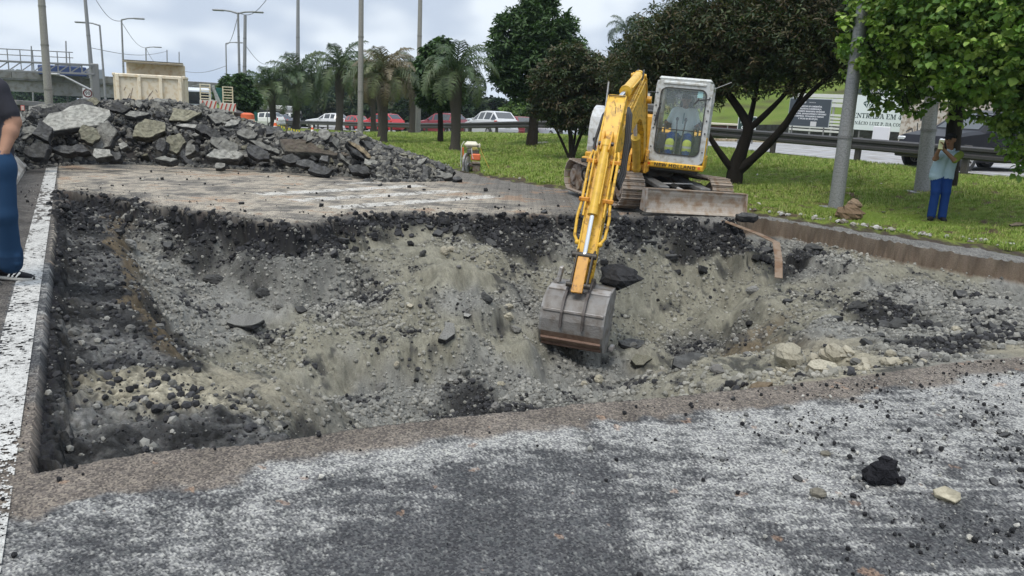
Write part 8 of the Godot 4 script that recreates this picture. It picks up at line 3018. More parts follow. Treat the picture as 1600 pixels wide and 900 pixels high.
func build_traffic() -> void:
	# heading: the nose points along the road, away from the photographer
	var away := atan2(-0.49, -0.872)
	var white := Color(0.62, 0.63, 0.64)
	var red := Color(0.50, 0.025, 0.03)
	var rows := [
		[Vector3(-1.90, -0.29, -50.96), "hatch", white, "white hatchback with orange tail lights, largest light car beyond the rail", 0.06, 1.1],
		[Vector3(-0.44, -0.26, -56.00), "hatch", Color(0.22, 0.03, 0.035), "dark car with red lights just right of the white hatchback", 0.0, 1.0],
		[Vector3(-4.33, -0.15, -71.87), "sedan", Color(0.5, 0.52, 0.53), "small pale car far off left of the white hatchback", 0.0, 1.0],
		[Vector3(2.38, -0.34, -53.95), "sedan", Color(0.58, 0.62, 0.66), "pale silver saloon between the tall tree and the shrubby tree", -0.2, 1.0],
		[Vector3(-6.30, -0.62, -63.69), "hatch", Color(0.20, 0.02, 0.03), "dark red hatchback behind the slim tree", 0.55, 1.15],
		[Vector3(-12.29, -0.93, -70.94), "hatch", red, "bright red hatchback behind the yellowing palm", 0.45, 1.1],
		[Vector3(-16.67, -1.28, -80.29), "hatch", Color(0.42, 0.03, 0.03), "red car mostly hidden by the rail right of the white saloon", 0.2, 1.0],
		[Vector3(-19.38, -1.40, -81.73), "sedan", white, "white saloon behind the tall palm", 0.7, 1.15],
		[Vector3(-24.41, -1.51, -76.19), "hatch", Color(0.66, 0.66, 0.64), "white car far left beside the orange barrel", 0.9, 1.0],
		[Vector3(-26.66, -1.93, -88.05), "sedan", Color(0.1, 0.1, 0.12), "dark car behind the palm near the green sign", 0.6, 1.0]]
	for q in rows:
		var p: Vector3 = q[0]
		p.y = land(p.x, p.z) + 0.02
		car(q[3], q[2], q[1], p, away + q[4], q[5])
	var sp := Vector3(13.60, 0.32, -23.90)
	sp.y = land(sp.x, sp.z) + 0.02
	car("black estate SUV with pale alloy wheels driving behind the man in the cap", Color(0.012, 0.013, 0.016), "suv", sp, away + 0.02 - PI * 0.0 + 0.55 - 0.62, 1.0).rotation.y = deg_to_rad(-68)
	# van with a white box far left
	var vp := Vector3(-28.69, -1.78, -95.80)
	var van := thing("van", "white box van far off beyond the palms near the green sign", "van", Vector3(vp.x, land(vp.x, vp.z), vp.z), deg_to_rad(60))
	var vb := MB.new()
	vb.col = Color(0.62, 0.62, 0.6)
	vb.bx(0, 1.5, -0.5, 1.9, 2.0, 3.6, 0.06)
	vb.bx(0, 1.1, 1.9, 1.8, 1.3, 1.4, 0.2)
	part("body", vb, M.car_paint, van)
	var vw := MB.new()
	vw.col = Color.WHITE
	vw.bx(0, 1.45, 2.55, 1.5, 0.5, 0.2, 0.02)
	vw.bx(0, 1.45, 1.9, 1.82, 0.45, 0.8, 0.02)
	part("windows", vw, M.dark_glass, van)
	for q in [[-0.85, 1.9], [0.85, 1.9], [-0.85, -1.4], [0.85, -1.4]]:
		var w := MB.new()
		w.xf = Transform3D(Basis(Vector3(0, 0, 1), PI / 2), Vector3(q[0], 0.35, q[1]))
		w.lathe([Vector2(0, -0.1), Vector2(0.35, -0.1), Vector2(0.35, 0.1), Vector2(0, 0.1)], 16)
		part("wheel", w, M.rubber, van)
	build_tipper()
	build_ramp_trailer()

# cream tipper body seen from behind over the heap
func build_tipper() -> void:
	var o := thing("tipper_truck", "cream painted tipper truck with scratched tailboard parked behind the rubble", "truck", Vector3(-11.25, land(-11.25, -24.4) - 0.16, -24.4), deg_to_rad(21.0))
	o.scale = Vector3(0.76, 0.85, 0.85)
	# local: +z to the viewer (tail), x across
	var cream := Color(0.70, 0.63, 0.50)
	var b := MB.new()
	b.col = cream
	var w := 2.42
	var y0 := 1.22
	var y1 := 2.42
	b.bx(0, (y0 + y1) * 0.5, -0.02, w, y1 - y0, 0.05, 0.01)
	part("tailboard", b, M.machine_cream, o)
	for x in [-w * 0.5 + 0.08, -0.36, 0.42, w * 0.5 - 0.08]:
		var r := MB.new()
		r.col = cream * 1.08
		r.bx(x, (y0 + y1) * 0.5, 0.045, 0.13, y1 - y0 + 0.06, 0.09, 0.02)
		part("tailboard_rib", r, M.machine_cream, o)
	var rl := MB.new()
	rl.col = cream * 1.1
	rl.bx(0, y1 - 0.02, 0.03, w, 0.12, 0.08, 0.02)
	rl.bx(0, y0 + 0.02, 0.05, w, 0.12, 0.11, 0.02)
	part("tailboard_rail", rl, M.machine_cream, o)
	for s in [-1.0, 1.0]:
		var sd := MB.new()
		sd.col = cream * 0.95
		sd.bx(s * (w * 0.5 + 0.02), 1.80, -2.2, 0.05, 1.3, 4.2, 0.01)
		for k in 6:
			sd.bx(s * (w * 0.5 + 0.07), 1.8, -0.35 - k * 0.72, 0.08, 1.3, 0.1, 0.02)
		sd.bx(s * (w * 0.5 + 0.06), 2.42, -2.2, 0.12, 0.1, 4.2, 0.02)
		part("side_wall", sd, M.machine_cream, o)
	var fw := MB.new()
	fw.col = cream
	fw.bx(0, 2.05, -4.3, w, 1.75, 0.06, 0.01)
	fw.bx(-0.05, 2.96, -3.9, w, 0.06, 0.9, 0.02)
	fw.col = Color(0.16, 0.15, 0.14)
	fw.bx(-0.05, 3.0, -3.46, w, 0.03, 0.05, 0.006)
	part("headboard", fw, M.machine_cream, o)
	var scr := MB.new()
	scr.col = Color(0.22, 0.16, 0.12)
	for q in [[-0.92, 1.88, -0.86, 2.0], [-0.72, 1.6, -0.60, 1.98], [-0.80, 1.62, -0.70, 1.8], [-0.7, 1.5, -0.68, 1.72], [-0.02, 1.72, 0.12, 1.92], [-0.08, 1.66, 0.02, 1.82], [0.10, 1.58, 0.26, 1.52], [0.28, 1.86, 0.22, 1.96], [0.22, 1.46, 0.36, 1.30], [0.02, 1.55, 0.10, 1.7]]:
		scr.bar(Vector3(q[0], q[1], 0.008), Vector3(q[2], q[3], 0.008), 0.022, 0.006, 0.0, Vector3(0, 0, 1))
	part("scratches", scr, M.plain, o)
	for x in [-0.78, 0.86]:
		var rf := MB.new()
		rf.col = Color(0.03, 0.03, 0.03)
		rf.bx(x, 1.36, 0.02, 0.36, 0.07, 0.02, 0.004)
		rf.col = Color(0.7, 0.7, 0.68)
		rf.bx(x + 0.03, 1.36, 0.03, 0.16, 0.045, 0.02, 0.003)
		part("reflector_plate", rf, M.plain, o)
	var ch := MB.new()
	ch.col = Color(0.10, 0.07, 0.05)
	ch.bx(0, 1.02, -2.5, 0.9, 0.26, 6.5, 0.02)
	ch.col = Color(0.35, 0.14, 0.06)
	ch.bx(0, 1.10, 0.0, 2.3, 0.1, 0.14, 0.02)
	part("chassis", ch, M.machine_rust, o)
	var cb := MB.new()
	cb.col = Color(0.6, 0.58, 0.52)
	cb.bx(0, 1.8, -5.6, 2.3, 1.9, 1.7, 0.12)
	part("cab", cb, M.car_paint, o)
	for q in [[-0.95, -0.7], [0.95, -0.7], [-0.95, -1.9], [0.95, -1.9], [-0.95, -5.6], [0.95, -5.6]]:
		var wl := MB.new()
		wl.xf = Transform3D(Basis(Vector3(0, 0, 1), PI / 2), Vector3(q[0], 0.5, q[1]))
		wl.lathe([Vector2(0, -0.18), Vector2(0.44, -0.18), Vector2(0.5, -0.12), Vector2(0.5, 0.12), Vector2(0.44, 0.18), Vector2(0, 0.18)], 20)
		part("wheel", wl, M.rubber, o)

# low loader with its two lattice ramps folded up
func build_ramp_trailer() -> void:
	var at := Vector3(-12.66, 0.31, -33.70)
	at.y = land(at.x, at.z)
	var o := thing("low_loader", "low loader trailer with two raised cream lattice ramps and red striped boards", "trailer", at, deg_to_rad(24))
	var base := MB.new()
	base.col = Color(0.08, 0.07, 0.07)
	base.bx(0, 0.75, -3.2, 2.2, 0.25, 6.4, 0.03)
	part("deck", base, M.machine_rust, o)
	for q in [[-0.52, 1.02, 1.98], [0.36, 0.55, 1.92]]:
		var fr := MB.new()
		fr.col = Color(0.66, 0.60, 0.46)
		for s in [-0.19, 0.19]:
			fr.bx(q[0] + s, (q[1] + q[2]) * 0.5, 0.1, 0.045, q[2] - q[1], 0.08, 0.006)
		var rmp := part("ramp", fr, M.machine_cream, o)
		var n := 9 if q[1] > 0.9 else 13
		for k in n:
			var ru := MB.new()
			ru.col = Color(0.66, 0.60, 0.46)
			ru.bx(q[0], lerpf(q[1] + 0.02, q[2] - 0.02, float(k) / (n - 1)), 0.1, 0.36, 0.035, 0.07, 0.005)
			part("rung", ru, M.machine_cream, rmp)
	for q in [[-0.42, 1.16], [0.34, 1.08]]:
		var bd := MB.new()
		bd.col = Color(0.62, 0.60, 0.55)
		bd.bx(q[0], q[1], 0.17, 0.66, 0.34, 0.03, 0.004)
		for k in 4:
			bd.col = Color(0.5, 0.07, 0.04)
			bd.bar(Vector3(q[0] - 0.30 + k * 0.17, q[1] - 0.15, 0.19), Vector3(q[0] - 0.20 + k * 0.17, q[1] + 0.15, 0.19), 0.05, 0.012, 0.0, Vector3(0, 0, 1))
		part("striped_board", bd, M.plain, o)
	var hy := MB.new()
	hy.col = Color(0.45, 0.46, 0.46)
	hy.cyl(Vector3(-0.24, 1.9, 0.0), Vector3(0.1, 1.1, 0.0), 0.07, 10)
	hy.cyl(Vector3(-0.2, 1.95, 0.02), Vector3(-0.06, 1.25, 0.02), 0.05, 10)
	hy.col = Color(0.03, 0.14, 0.12)
	hy.bx(0.06, 1.55, -0.05, 0.3, 0.6, 0.05, 0.01)
	part("ramp_cylinder", hy, M.steel_worn, o)
	for q in [-0.9, 0.9]:
		for k in 3:
			var wl := MB.new()
			wl.xf = Transform3D(Basis(Vector3(0, 0, 1), PI / 2), Vector3(q, 0.4, -0.6 - k * 0.95))
			wl.lathe([Vector2(0, -0.15), Vector2(0.40, -0.15), Vector2(0.40, 0.15), Vector2(0, 0.15)], 16)
			part("wheel", wl, M.rubber, o)
	var cp := Vector3(-16.37, 0.17, -40.84)
	cp.y = land(cp.x, cp.z)
	var tr := thing("lorry", "white lorry cab half hidden by the heap left of the lattice ramps", "lorry", cp, deg_to_rad(24))
	var cb := MB.new()
	cb.col = Color(0.60, 0.64, 0.68)
	cb.bx(0, 1.15, -1.0, 1.3, 1.9, 1.6, 0.14)
	part("cab", cb, M.car_paint, tr)
	var cw := MB.new()
	cw.bx(0, 1.6, -0.19, 1.0, 0.6, 0.02, 0.005)
	part("rear_window", cw, M.dark_glass, tr)
	for q in [-0.55, 0.55]:
		var wl := MB.new()
		wl.xf = Transform3D(Basis(Vector3(0, 0, 1), PI / 2), Vector3(q, 0.4, -0.9))
		wl.lathe([Vector2(0, -0.12), Vector2(0.40, -0.12), Vector2(0.40, 0.12), Vector2(0, 0.12)], 16)
		part("wheel", wl, M.rubber, tr)

# ---------------------------------------------------------------- carriageway, boards, viaduct, town
func ribbon(t0: float, t1: float, s0: float, s1: float, lift: float, c: Color) -> MB:
	var mb := MB.new()
	var n := int((s1 - s0) / 1.5)
	for k in n:
		var q := []
		for o in [[0, t0], [1, t0], [1, t1], [0, t1]]:
			var p := from_road(lerpf(s0, s1, float(k + o[0]) / n), o[1])
			q.append(Vector3(p.x, land(p.x, p.y) + lift, p.y))
		mb.col = c * (1.0 + 0.12 * n_big.get_noise_2d(k * 3.1, t0))
		mb.face(q, Vector3.UP)
	return mb

func build_far_setting() -> void:
	struct("carriageway", ribbon(21.3, 33.2, -25.0, 130.0, 0.035, Color(0.33, 0.33, 0.34)), M.far_concrete)
	for t in [22.0, 25.4, 29.0, 32.6]:
		struct("lane_marking", ribbon(t, t + 0.14, -25.0, 100.0, 0.045, Color(0.6, 0.6, 0.58)), M.plain)
	struct("far_road", ribbon(-1.4, 5.0, 21.0, 120.0, 0.03, Color(0.19, 0.187, 0.182)), M.asphalt)
	var kb := MB.new()
	for k in 60:
		var a := from_road(-20.0 + k * 1.5, 33.4)
		var b := from_road(-18.52 + k * 1.5, 33.4)
		kb.col = Color(0.46, 0.40, 0.29) * (1.0 + 0.2 * n_mid.get_noise_2d(k, 1.0))
		kb.bar(Vector3(a.x, land(a.x, a.y) + 0.08, a.y), Vector3(b.x, land(b.x, b.y) + 0.08, b.y), 0.25, 0.22, 0.03)
	struct("kerb", kb, M.concrete)
	var rw := MB.new()
	for k in 16:
		var a := from_road(16.0 + k * 2.6, 38.5)
		var b := from_road(18.58 + k * 2.6, 38.5)
		rw.col = Color(0.05, 0.052, 0.05)
		rw.bar(Vector3(a.x, land(a.x, a.y) + 0.35, a.y), Vector3(b.x, land(b.x, b.y) + 0.35, b.y), 0.2, 0.9, 0.02)
	single("retaining_wall", rw, M.concrete, "low dark retaining wall along the foot of the grass hill", "wall")

# a flat board on two posts between two lower corners
func board(called: String, label: String, a: Vector3, b: Vector3, h: float, c: Color, edge: Color, category := "sign", legs := true) -> Node3D:
	var o := thing(called, label, category, (a + b) * 0.5)
	var x := b - a
	o.rotation.y = atan2(-x.z, x.x)
	var w := Vector2(x.x, x.z).length()
	var y0 := 0.0
	var fr := MB.new()
	fr.col = edge
	fr.bx(0, h * 0.5, -0.03, w, h, 0.05, 0.008)
	part("frame", fr, M.plain, o)
	var pn := MB.new()
	pn.col = c
	pn.bx(0, h * 0.5, 0.0, w - 0.06, h - 0.06, 0.03, 0.004)
	part("panel", pn, M.plain, o)
	if legs:
		for s in [-0.38, 0.38]:
			var g := land(o.position.x, o.position.z) - o.position.y
			var pm := MB.new()
			pm.col = Color(0.16, 0.16, 0.16)
			pm.bx(s * w, g * 0.5 - 0.05, -0.08, 0.07, -g + 0.1, 0.05, 0.01)
			part("post", pm, M.plain, o)
	return o

func build_roadside_signs() -> void:
	var d := board("information_board", "dark grey board with a white emblem and six lines of white text", Vector3(14.08, 1.17, -42.74), Vector3(15.67, 1.17, -41.12), 1.42, Color(0.045, 0.055, 0.068), Color(0.35, 0.38, 0.4))
	var rows := ["MOTORISTAS DE CAMINHÕES,", "EM RESPEITO À VIZINHANÇA,", "NÃO PERMITE MANOBRAS INTERNAS", "OU NA RUA, ENTRAR APENAS O INTERNO", "DA EMPRESA, TOTALMENTE PARADO", "E TOCAR NA RECEPÇÃO."]
	for k in rows.size():
		write_on(rows[k], 0.075, Color(0.75, 0.76, 0.78), Transform3D(Basis(), Vector3(0, 1.02 - k * 0.125, 0.018)), d, 0.92)
	write_on("EMPRESA", 0.045, Color(0.6, 0.6, 0.62), Transform3D(Basis(), Vector3(0.12, 1.22, 0.018)), d, 1.4, false)
	gem(d, Vector3(-0.30, 1.22, 0.018), 0.09, Color(0.8, 0.82, 0.84))
	var ps := MB.new()
	ps.col = Color(0.5, 0.5, 0.5)
	ps.bx(0.32, 0.15, 0.02, 0.32, 0.24, 0.02)
	part("notice", ps, M.plain, d)
	var w := board("billboard", "white billboard with a dark green gem emblem behind the leaning lamp column", Vector3(16.71, 1.11, -40.70), Vector3(18.75, 1.16, -38.70), 1.75, Color(0.62, 0.68, 0.66), Color(0.04, 0.04, 0.04))
	gem(w, Vector3(-0.78, 1.28, 0.018), 0.28, Color(0.012, 0.045, 0.04))
	write_on("LUXO OESTE", 0.16, Color(0.45, 0.5, 0.48), Transform3D(Basis(), Vector3(0.35, 1.30, 0.018)), w, 1.1, false, true)
	write_on("ENTRADA EM 400 M", 0.23, Color(0.01, 0.03, 0.028), Transform3D(Basis(), Vector3(0.05, 0.72, 0.018)), w, 0.95, true, true)
	write_on("INÁCIO LUIZ P. DA COSTA, 29", 0.15, Color(0.01, 0.03, 0.028), Transform3D(Basis(), Vector3(0.05, 0.36, 0.018)), w, 0.95, true, true)
	var tp := MB.new()
	tp.col = Color(0.03, 0.04, 0.04)
	tp.bx(0, 1.90, -0.02, 3.1, 0.26, 0.06, 0.01)
	part("top_strip", tp, M.plain, w)
	write_on("JOIAS LAPIDADAS", 0.13, Color(0.7, 0.72, 0.72), Transform3D(Basis(), Vector3(0.1, 1.90, 0.018)), w, 1.2)
	board("white_sheet", "plain white sheet on a stake under the white billboard", Vector3(16.00, 0.69, -36.66), Vector3(16.47, 0.69, -36.01), 0.72, Color(0.62, 0.62, 0.64), Color(0.7, 0.7, 0.7))
	var sg := board("small_sign", "small dark green sign with white lettering between the forked tree's stems", Vector3(9.86, 0.60, -36.70), Vector3(10.64, 0.60, -36.48), 0.95, Color(0.02, 0.05, 0.04), Color(0.6, 0.62, 0.6))
	write_on("Pedágio", 0.15, Color(0.6, 0.65, 0.62), Transform3D(Basis(), Vector3(0.06, 0.70, 0.018)), sg, 0.9)
	write_on("cartão", 0.15, Color(0.7, 0.74, 0.72), Transform3D(Basis(), Vector3(0.08, 0.45, 0.018)), sg, 1.0)
	# white slatted fence behind the boards
	var a := Vector3(15.79, 2.44, -47.44)
	var b := Vector3(18.25, 2.57, -44.40)
	var fe := thing("slatted_fence", "white slatted fence standing behind the two boards", "fence", a)
	var x := b - a
	fe.rotation.y = atan2(-x.z, x.x)
	var l := Vector2(x.x, x.z).length()
	for y in [0.42, 0.18, -0.08, -0.62, -0.80, -0.98, -1.16, -1.34, -1.52]:
		var m := MB.new()
		m.col = Color(0.62, 0.62, 0.6)
		m.bx(l * 0.5, y, 0, l, 0.11 if y < -0.1 else 0.2, 0.04, 0.006)
		part("slat", m, M.plain, fe)
	for k in 4:
		var m := MB.new()
		m.col = Color(0.3, 0.3, 0.3)
		m.bx(l * k / 3.0, -0.7, -0.06, 0.1, 2.4, 0.08, 0.01)
		part("post", m, M.plain, fe)
	# cream wall with graffiti
	a = Vector3(17.45, 0.45, -37.10)
	b = Vector3(20.66, 0.59, -29.48)
	a.y = land(a.x, a.z) - 0.2
	var wl := thing("boundary_wall", "cream wall scrawled with black graffiti behind the black SUV", "wall", a)
	x = b - a
	wl.rotation.y = atan2(-x.z, x.x)
	l = Vector2(x.x, x.z).length()
	for k in 6:
		var m := MB.new()
		m.col = Color(0.52, 0.48, 0.41) * (1.0 - 0.05 * (k % 2))
		m.bx(l * (k + 0.5) / 6.0, 1.15, 0, l / 6.0 - 0.03, 2.5, 0.18, 0.02)
		part("wall_panel", m, M.concrete, wl)
	var cp := MB.new()
	cp.col = Color(0.58, 0.55, 0.48)
	cp.bx(l * 0.5, 2.45, 0, l, 0.09, 0.26, 0.015)
	part("coping", cp, M.concrete, wl)
	var gf := MB.new()
	gf.col = Color(0.03, 0.03, 0.03)
	for q in [[[0.9, 2.2], [1.1, 1.6], [1.3, 2.15], [1.55, 1.6], [1.6, 2.2]], [[0.95, 1.5], [1.0, 1.15], [1.3, 1.2], [1.35, 1.5]], [[0.4, 1.1], [0.7, 1.25], [0.8, 0.9], [1.05, 1.1]], [[3.1, 2.2], [3.0, 1.6]], [[3.0, 1.9], [3.35, 1.9], [3.4, 1.4]], [[3.7, 2.2], [3.55, 1.8], [3.85, 1.6], [4.0, 2.0], [3.7, 2.2]], [[4.2, 2.2], [4.25, 1.5]], [[4.6, 2.2], [4.25, 1.85], [4.7, 1.5]], [[5.0, 2.3], [5.3, 1.9], [5.1, 1.7]], [[6.6, 2.2], [6.4, 1.8], [6.7, 1.7], [6.8, 2.1], [6.6, 2.2]], [[7.2, 2.2], [7.1, 1.7], [7.5, 1.6]]]:
		for k in q.size() - 1:
			gf.bar(Vector3(q[k][0], q[k][1], 0.094), Vector3(q[k + 1][0], q[k + 1][1], 0.094), 0.05, 0.008, 0.0, Vector3(0, 0, 1))
	part("graffiti", gf, M.plain, wl)
	# low shelter right of the cab
	var sh := thing("shelter", "low red-brown shed with a long pale roof right of the excavator cab", "shed", Vector3(13.20, 0.82, -53.39))
	sh.position.y = land(sh.position.x, sh.position.z)
	var m := MB.new()
	m.col = Color(0.14, 0.05, 0.04)
	m.bx(0, 0.7, 0, 2.6, 0.5, 1.4, 0.03)
	part("shed_body", m, M.plain, sh)
	var m2 := MB.new()
	m2.col = Color(0.55, 0.5, 0.42)
	m2.bx(0.4, 1.05, 0, 5.0, 0.12, 1.8, 0.02)
	part("roof", m2, M.plain, sh)
	for k in 3:
		var m3 := MB.new()
		m3.col = Color(0.45, 0.45, 0.43)
		m3.bx(-1.8 + k * 2.1, 0.4, 0.8, 0.06, 1.3, 0.06, 0.006)
		part("post", m3, M.plain, sh)
	# signs on the left
	var gs := board("road_sign", "green road sign with two lines of white lettering beside the arching palm", Vector3(-23.92, 0.41, -71.08), Vector3(-22.38, 0.43, -71.58), 0.62, Color(0.005, 0.11, 0.075), Color(0.5, 0.6, 0.58), "road sign")
	write_on("V. Guilherme", 0.17, Color(0.65, 0.72, 0.7), Transform3D(Basis(), Vector3(-0.15, 0.43, 0.018)), gs, 0.95)
	write_on("Brás de Leme", 0.17, Color(0.65, 0.72, 0.7), Transform3D(Basis(), Vector3(-0.15, 0.18, 0.018)), gs, 0.95)
	var ar := MB.new()
	ar.col = Color(0.65, 0.72, 0.7)
	ar.tube([Vector3(0.66, 0.14, 0.02), Vector3(0.68, 0.34, 0.02), Vector3(0.78, 0.42, 0.02)], [0.03], 6)
	ar.tri(Vector3(0.72, 0.5, 0.02), Vector3(0.86, 0.44, 0.02), Vector3(0.74, 0.33, 0.02), Vector3(0, 0, 1))
	part("arrow", ar, M.plain, gs)
	var sp := board("speed_sign", "white panel with a ringed speed limit number beside the steel column", Vector3(-22.01, 0.48, -40.39), Vector3(-21.64, 0.47, -40.59), 0.75, Color(0.6, 0.6, 0.58), Color(0.4, 0.4, 0.4), "road sign")
	var rg := MB.new()
	rg.xf = Transform3D(Basis(Vector3.RIGHT, PI / 2), Vector3(0.02, 0.50, 0.018))
	rg.col = Color(0.10, 0.015, 0.015)
	rg.lathe([Vector2(0.15, 0), Vector2(0.15, 0.01), Vector2(0.21, 0.01), Vector2(0.21, 0)], 24)
	part("ring", rg, M.plain, sp)
	write_on("90", 0.17, Color(0.02, 0.02, 0.02), Transform3D(Basis(), Vector3(0.02, 0.50, 0.018)), sp, 0.85)
	write_on("VEÍCULOS", 0.075, Color(0.05, 0.05, 0.05), Transform3D(Basis(), Vector3(0.0, 0.20, 0.018)), sp, 0.9)
	write_on("LEVES", 0.075, Color(0.05, 0.05, 0.05), Transform3D(Basis(), Vector3(0.0, 0.09, 0.018)), sp, 0.9)
	board("blue_sign", "small blue sign left of the speed limit panel", Vector3(-29.01, 0.07, -52.52), Vector3(-28.72, 0.05, -52.68), 0.36, Color(0.02, 0.07, 0.28), Color(0.6, 0.62, 0.65), "road sign")
	board("blue_sign", "small blue sign right of the speed limit panel", Vector3(-29.03, 0.03, -54.78), Vector3(-28.79, 0.04, -54.91), 0.3, Color(0.02, 0.07, 0.28), Color(0.6, 0.62, 0.65), "road sign")
	board("red_white_sign", "little red and white square sign under the low ramp beside the man", Vector3(-27.52, -0.21, -44.12), Vector3(-27.36, -0.21, -44.22), 0.28, Color(0.6, 0.45, 0.43), Color(0.5, 0.1, 0.08), "road sign")
	board("site_hoarding", "green site hoarding panel behind the orange barrel", Vector3(-22.46, -1.01, -66.30), Vector3(-21.79, -0.98, -66.52), 0.8, Color(0.01, 0.09, 0.075), Color(0.05, 0.12, 0.1), "hoarding")
	board("site_hoarding", "blue panel low beside the palms far left of the traffic", Vector3(-25.69, -1.38, -81.02), Vector3(-24.98, -1.35, -81.25), 0.35, Color(0.02, 0.05, 0.2), Color(0.1, 0.1, 0.2), "hoarding")

func gem(o: Node3D, at: Vector3, r: float, c: Color) -> void:
	var mb := MB.new()
	mb.xf = Transform3D(Basis(), at)
	mb.col = c
	var top := [Vector3(-r * 0.62, r * 0.55, 0), Vector3(-0.02 * r, r * 0.55, 0), Vector3(r * 0.02, r * 0.55, 0), Vector3(r * 0.62, r * 0.55, 0)]
	var z := Vector3(0, 0, 1)
	for s in [-1.0, 1.0]:
		mb.tri(Vector3(s * r, r * 0.2, 0), Vector3(s * r * 0.62, r * 0.58, 0), Vector3(s * r * 0.5, r * 0.2, 0), z)
		mb.tri(Vector3(s * r * 0.06, r * 0.58, 0), Vector3(s * r * 0.56, r * 0.58, 0), Vector3(s * r * 0.42, r * 0.24, 0), z)
		mb.tri(Vector3(s * r, r * 0.12, 0), Vector3(s * r * 0.55, r * 0.12, 0), Vector3(s * r * 0.1, -r * 0.75, 0), z)
		mb.tri(Vector3(s * r * 0.42, r * 0.12, 0), Vector3(s * r * 0.14, r * 0.12, 0), Vector3(s * r * 0.04, -r * 0.6, 0), z)
	part("emblem", mb, M.plain, o)

func build_viaduct() -> void:
	var a := Vector3(-63.81, 2.20, -87.14)
	var b := Vector3(-34.22, 2.06, -123.34)
	var o := thing("viaduct", "long concrete viaduct crossing far behind the truck and palms", "viaduct", a)
	var x := b - a
	o.rotation.y = atan2(-x.z, x.x)
	var l := Vector2(x.x, x.z).length()
	var drop := x.y
	var n := 12
	for k in n:
		var x0 := l * k / n
		var x1 := l * (k + 1) / n
		var y0 := drop * k / n
		var y1 := drop * (k + 1) / n
		var p := MB.new()
		p.col = Color(0.23, 0.225, 0.215) * (1.0 + 0.1 * (k % 3 - 1))
		p.bar(Vector3(x0 + 0.03, y0 - 0.42, 0), Vector3(x1 - 0.03, y1 - 0.42, 0), 0.3, 0.84, 0.03)
		part("parapet", p, M.far_concrete, o)
		var gd := MB.new()
		gd.col = Color(0.30, 0.295, 0.285)
		var mid := absf(fposmod(k + 0.5, 4.0) - 2.0)
		gd.bar(Vector3(x0, y0 - 1.5 - 0.12 * mid, -0.9), Vector3(x1, y1 - 1.5 - 0.12 * mid, -0.9), 1.2, 1.4 + 0.3 * mid, 0.02)
		part("girder", gd, M.far_concrete, o)
		var dk := MB.new()
		dk.col = Color(0.2, 0.2, 0.2)
		dk.bar(Vector3(x0, y0 - 0.9, -4.2), Vector3(x1, y1 - 0.9, -4.2), 8.6, 0.25, 0.02)
		part("deck", dk, M.far_concrete, o)
	for k in 4:
		var pr := MB.new()
		pr.col = Color(0.26, 0.255, 0.245)
		var px := l * (k + 0.5) / 4.0
		pr.bx(px, drop * (k + 0.5) / 4.0 - 5.0, -3.0, 1.6, 6.0, 3.0, 0.2)
		part("pier", pr, M.far_concrete, o)
	# low ramps in front
	for q in [[Vector3(-30.96, 0.21, -49.05), Vector3(-30.42, 0.08, -51.72), 0.75, "dark low ramp wall running behind the man's elbow"], [Vector3(-30.76, -0.22, -89.88), Vector3(-26.41, -0.77, -96.45), 0.5, "low concrete ramp under the green road sign"]]:
		var r := MB.new()
		var s: Vector3 = q[0]
		var e: Vector3 = q[1]
		r.col = Color(0.24, 0.235, 0.225)
		r.bar(s - Vector3(0, 0.15, 0), e - Vector3(0, 0.15, 0), 0.3, 0.3, 0.03)
		r.col = Color(0.07, 0.07, 0.068)
		r.bar(s - Vector3(0, 0.3 + q[2] * 0.5, 0.3), e - Vector3(0, 0.3 + q[2] * 0.5, 0.3), 0.5, q[2], 0.03)
		for t in [0.1, 0.9]:
			var p: Vector3 = s.lerp(e, t)
			r.bx(p.x, (p.y + land(p.x, p.z)) * 0.5 - 0.4, p.z - 0.3, 0.6, p.y - land(p.x, p.z), 0.5, 0.03)
		single("ramp_wall", r, M.far_concrete, q[3], "ramp")
	# blue lorry crossing
	var lt := Vector3(-52.78, 2.14, -94.80)
	var lo := thing("lorry", "blue lorry crossing the viaduct behind the gantry", "lorry", lt)
	lo.rotation.y = o.rotation.y
	for q in [["body", Vector3(0, 0.35, -2.5), Vector3(4.6, 1.1, 2.2), Color(0.035, 0.055, 0.16)], ["cab", Vector3(3.4, 0.2, -2.5), Vector3(1.6, 1.2, 2.1), Color(0.3, 0.32, 0.36)], ["cargo", Vector3(0.6, 1.0, -2.6), Vector3(2.2, 0.5, 1.6), Color(0.25, 0.26, 0.27)]]:
		var mb := MB.new()
		mb.col = q[3]
		mb.box(q[2], Transform3D(Basis(), q[1]), 0.08)
		part(q[0], mb, M.plain, lo)

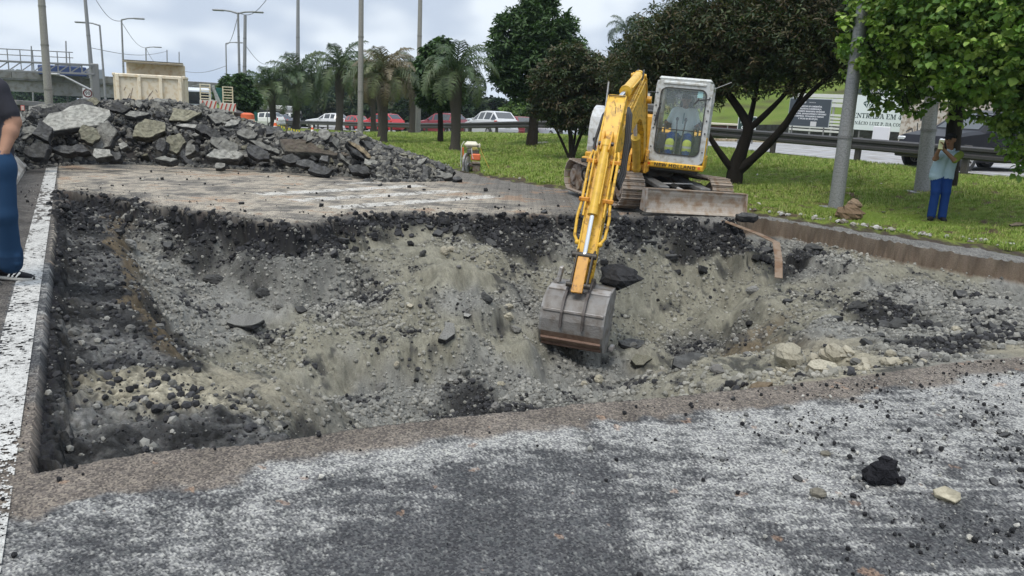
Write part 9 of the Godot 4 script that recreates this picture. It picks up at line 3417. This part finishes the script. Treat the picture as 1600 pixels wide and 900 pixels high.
func build_left_background() -> void:
	# sign gantry: a lattice truss with a walkway rail, on one column
	var a := Vector3(-26.78, 2.03, -37.40)
	var b := Vector3(-21.50, 2.14, -40.67)
	var o := thing("sign_gantry", "steel lattice gantry with a walkway rail at the far left", "gantry", a)
	var x := b - a
	o.rotation.y = atan2(-x.z, x.x)
	var l := Vector2(x.x, x.z).length()
	var y1: float = x.y
	var c := Color(0.30, 0.305, 0.31)
	for q in [[0.22, 0.0, 0.09], [-0.22, 0.0, 0.09], [0.22, -0.5, 0.09], [-0.22, -0.5, 0.09], [0.78, 0.0, 0.045], [0.52, 0.0, 0.04]]:
		var m := MB.new()
		m.col = c
		var e: float = 1.0 if q[0] < 0.4 else 0.86
		m.bar(Vector3(0, q[0], q[1]), Vector3(l * e, y1 * e + q[0], q[1]), q[2], q[2], 0.01)
		part("chord" if q[0] < 0.4 else "hand_rail", m, M.galvanised, o)
	for k in 12:
		var m := MB.new()
		m.col = c
		var t0 := k / 12.0
		var t1 := (k + 1) / 12.0
		for z in [0.0, -0.5]:
			m.bar(Vector3(l * t0, y1 * t0 - 0.2, z), Vector3(l * t1, y1 * t1 + 0.2, z), 0.045, 0.045)
			m.bar(Vector3(l * t1, y1 * t1 - 0.2, z), Vector3(l * t1, y1 * t1 + 0.2, z), 0.045, 0.045)
		part("brace", m, M.galvanised, o)
		if t0 < 0.87:
			var p := MB.new()
			p.col = c
			p.bar(Vector3(l * t0, y1 * t0 + 0.2, 0), Vector3(l * t0, y1 * t0 + 0.80, 0), 0.045, 0.045)
			part("rail_post", p, M.galvanised, o)
	var cl := MB.new()
	cl.col = Color(0.27, 0.27, 0.26)
	var gy := land(b.x, b.z) - a.y
	cl.bx(l + 0.05, (gy + y1 + 0.3) * 0.5, -0.2, 0.34, y1 + 0.3 - gy, 0.4, 0.03)
	part("column", cl, M.galvanised, o)
	# curved lamp arm in front of it
	var p0 := Vector3(-20.78, 1.18, -38.78)
	var mb := MB.new()
	mb.col = Color(0.5, 0.5, 0.5)
	mb.tube([p0, Vector3(-21.35, 1.53, -38.47), Vector3(-21.69, 1.74, -38.28), Vector3(-21.96, 1.78, -38.13)], [0.06, 0.05, 0.045, 0.04], 8)
	mb.bx(Vector3(-22.05, 1.81, -38.08).x, Vector3(-22.05, 1.81, -38.08).y, Vector3(-22.05, 1.81, -38.08).z, 0.5, 0.09, 0.2, 0.03)
	single("curved_lamp_arm", mb, M.galvanised, "pale curved lamp arm reaching left from the gantry column", "lamp arm")
	# far towers
	var g := RandomNumberGenerator.new()
	g.seed = 19
	var tw := [Vector3(-678.88, -14.41, -1108.66), Vector3(-699.38, -11.13, -1154.71), Vector3(-719.85, -14.04, -1200.76), Vector3(-662.29, -9.10, -1118.65), Vector3(-680.34, -11.74, -1166.03), Vector3(-649.88, -12.65, -1125.90), Vector3(-654.44, -13.43, -1146.35), Vector3(-678.56, -16.56, -1201.65), Vector3(-710.20, -13.58, -1148.10), Vector3(-689.21, -16.74, -1102.27), Vector3(-679.71, -20.09, -1223.93)]
	for p in tw:
		var gy2 := land(p.x, p.z)
		var t := thing("tower_block", "pale tower block of the far town under the viaduct", "tower block", Vector3(p.x, gy2, p.z), 0.0, "tower blocks of the far town")
		var h: float = p.y - gy2
		var w := g.randf_range(5.0, 7.5)
		var m := MB.new()
		m.col = Color(0.42, 0.42, 0.42) * g.randf_range(0.75, 1.25)
		m.bx(0, h * 0.5, 0, w, h, w, 0.2)
		m.bx(w * 0.1, h + 0.8, 0, w * 0.4, 1.6, w * 0.4, 0.1)
		part("wall", m, M.plain, t)
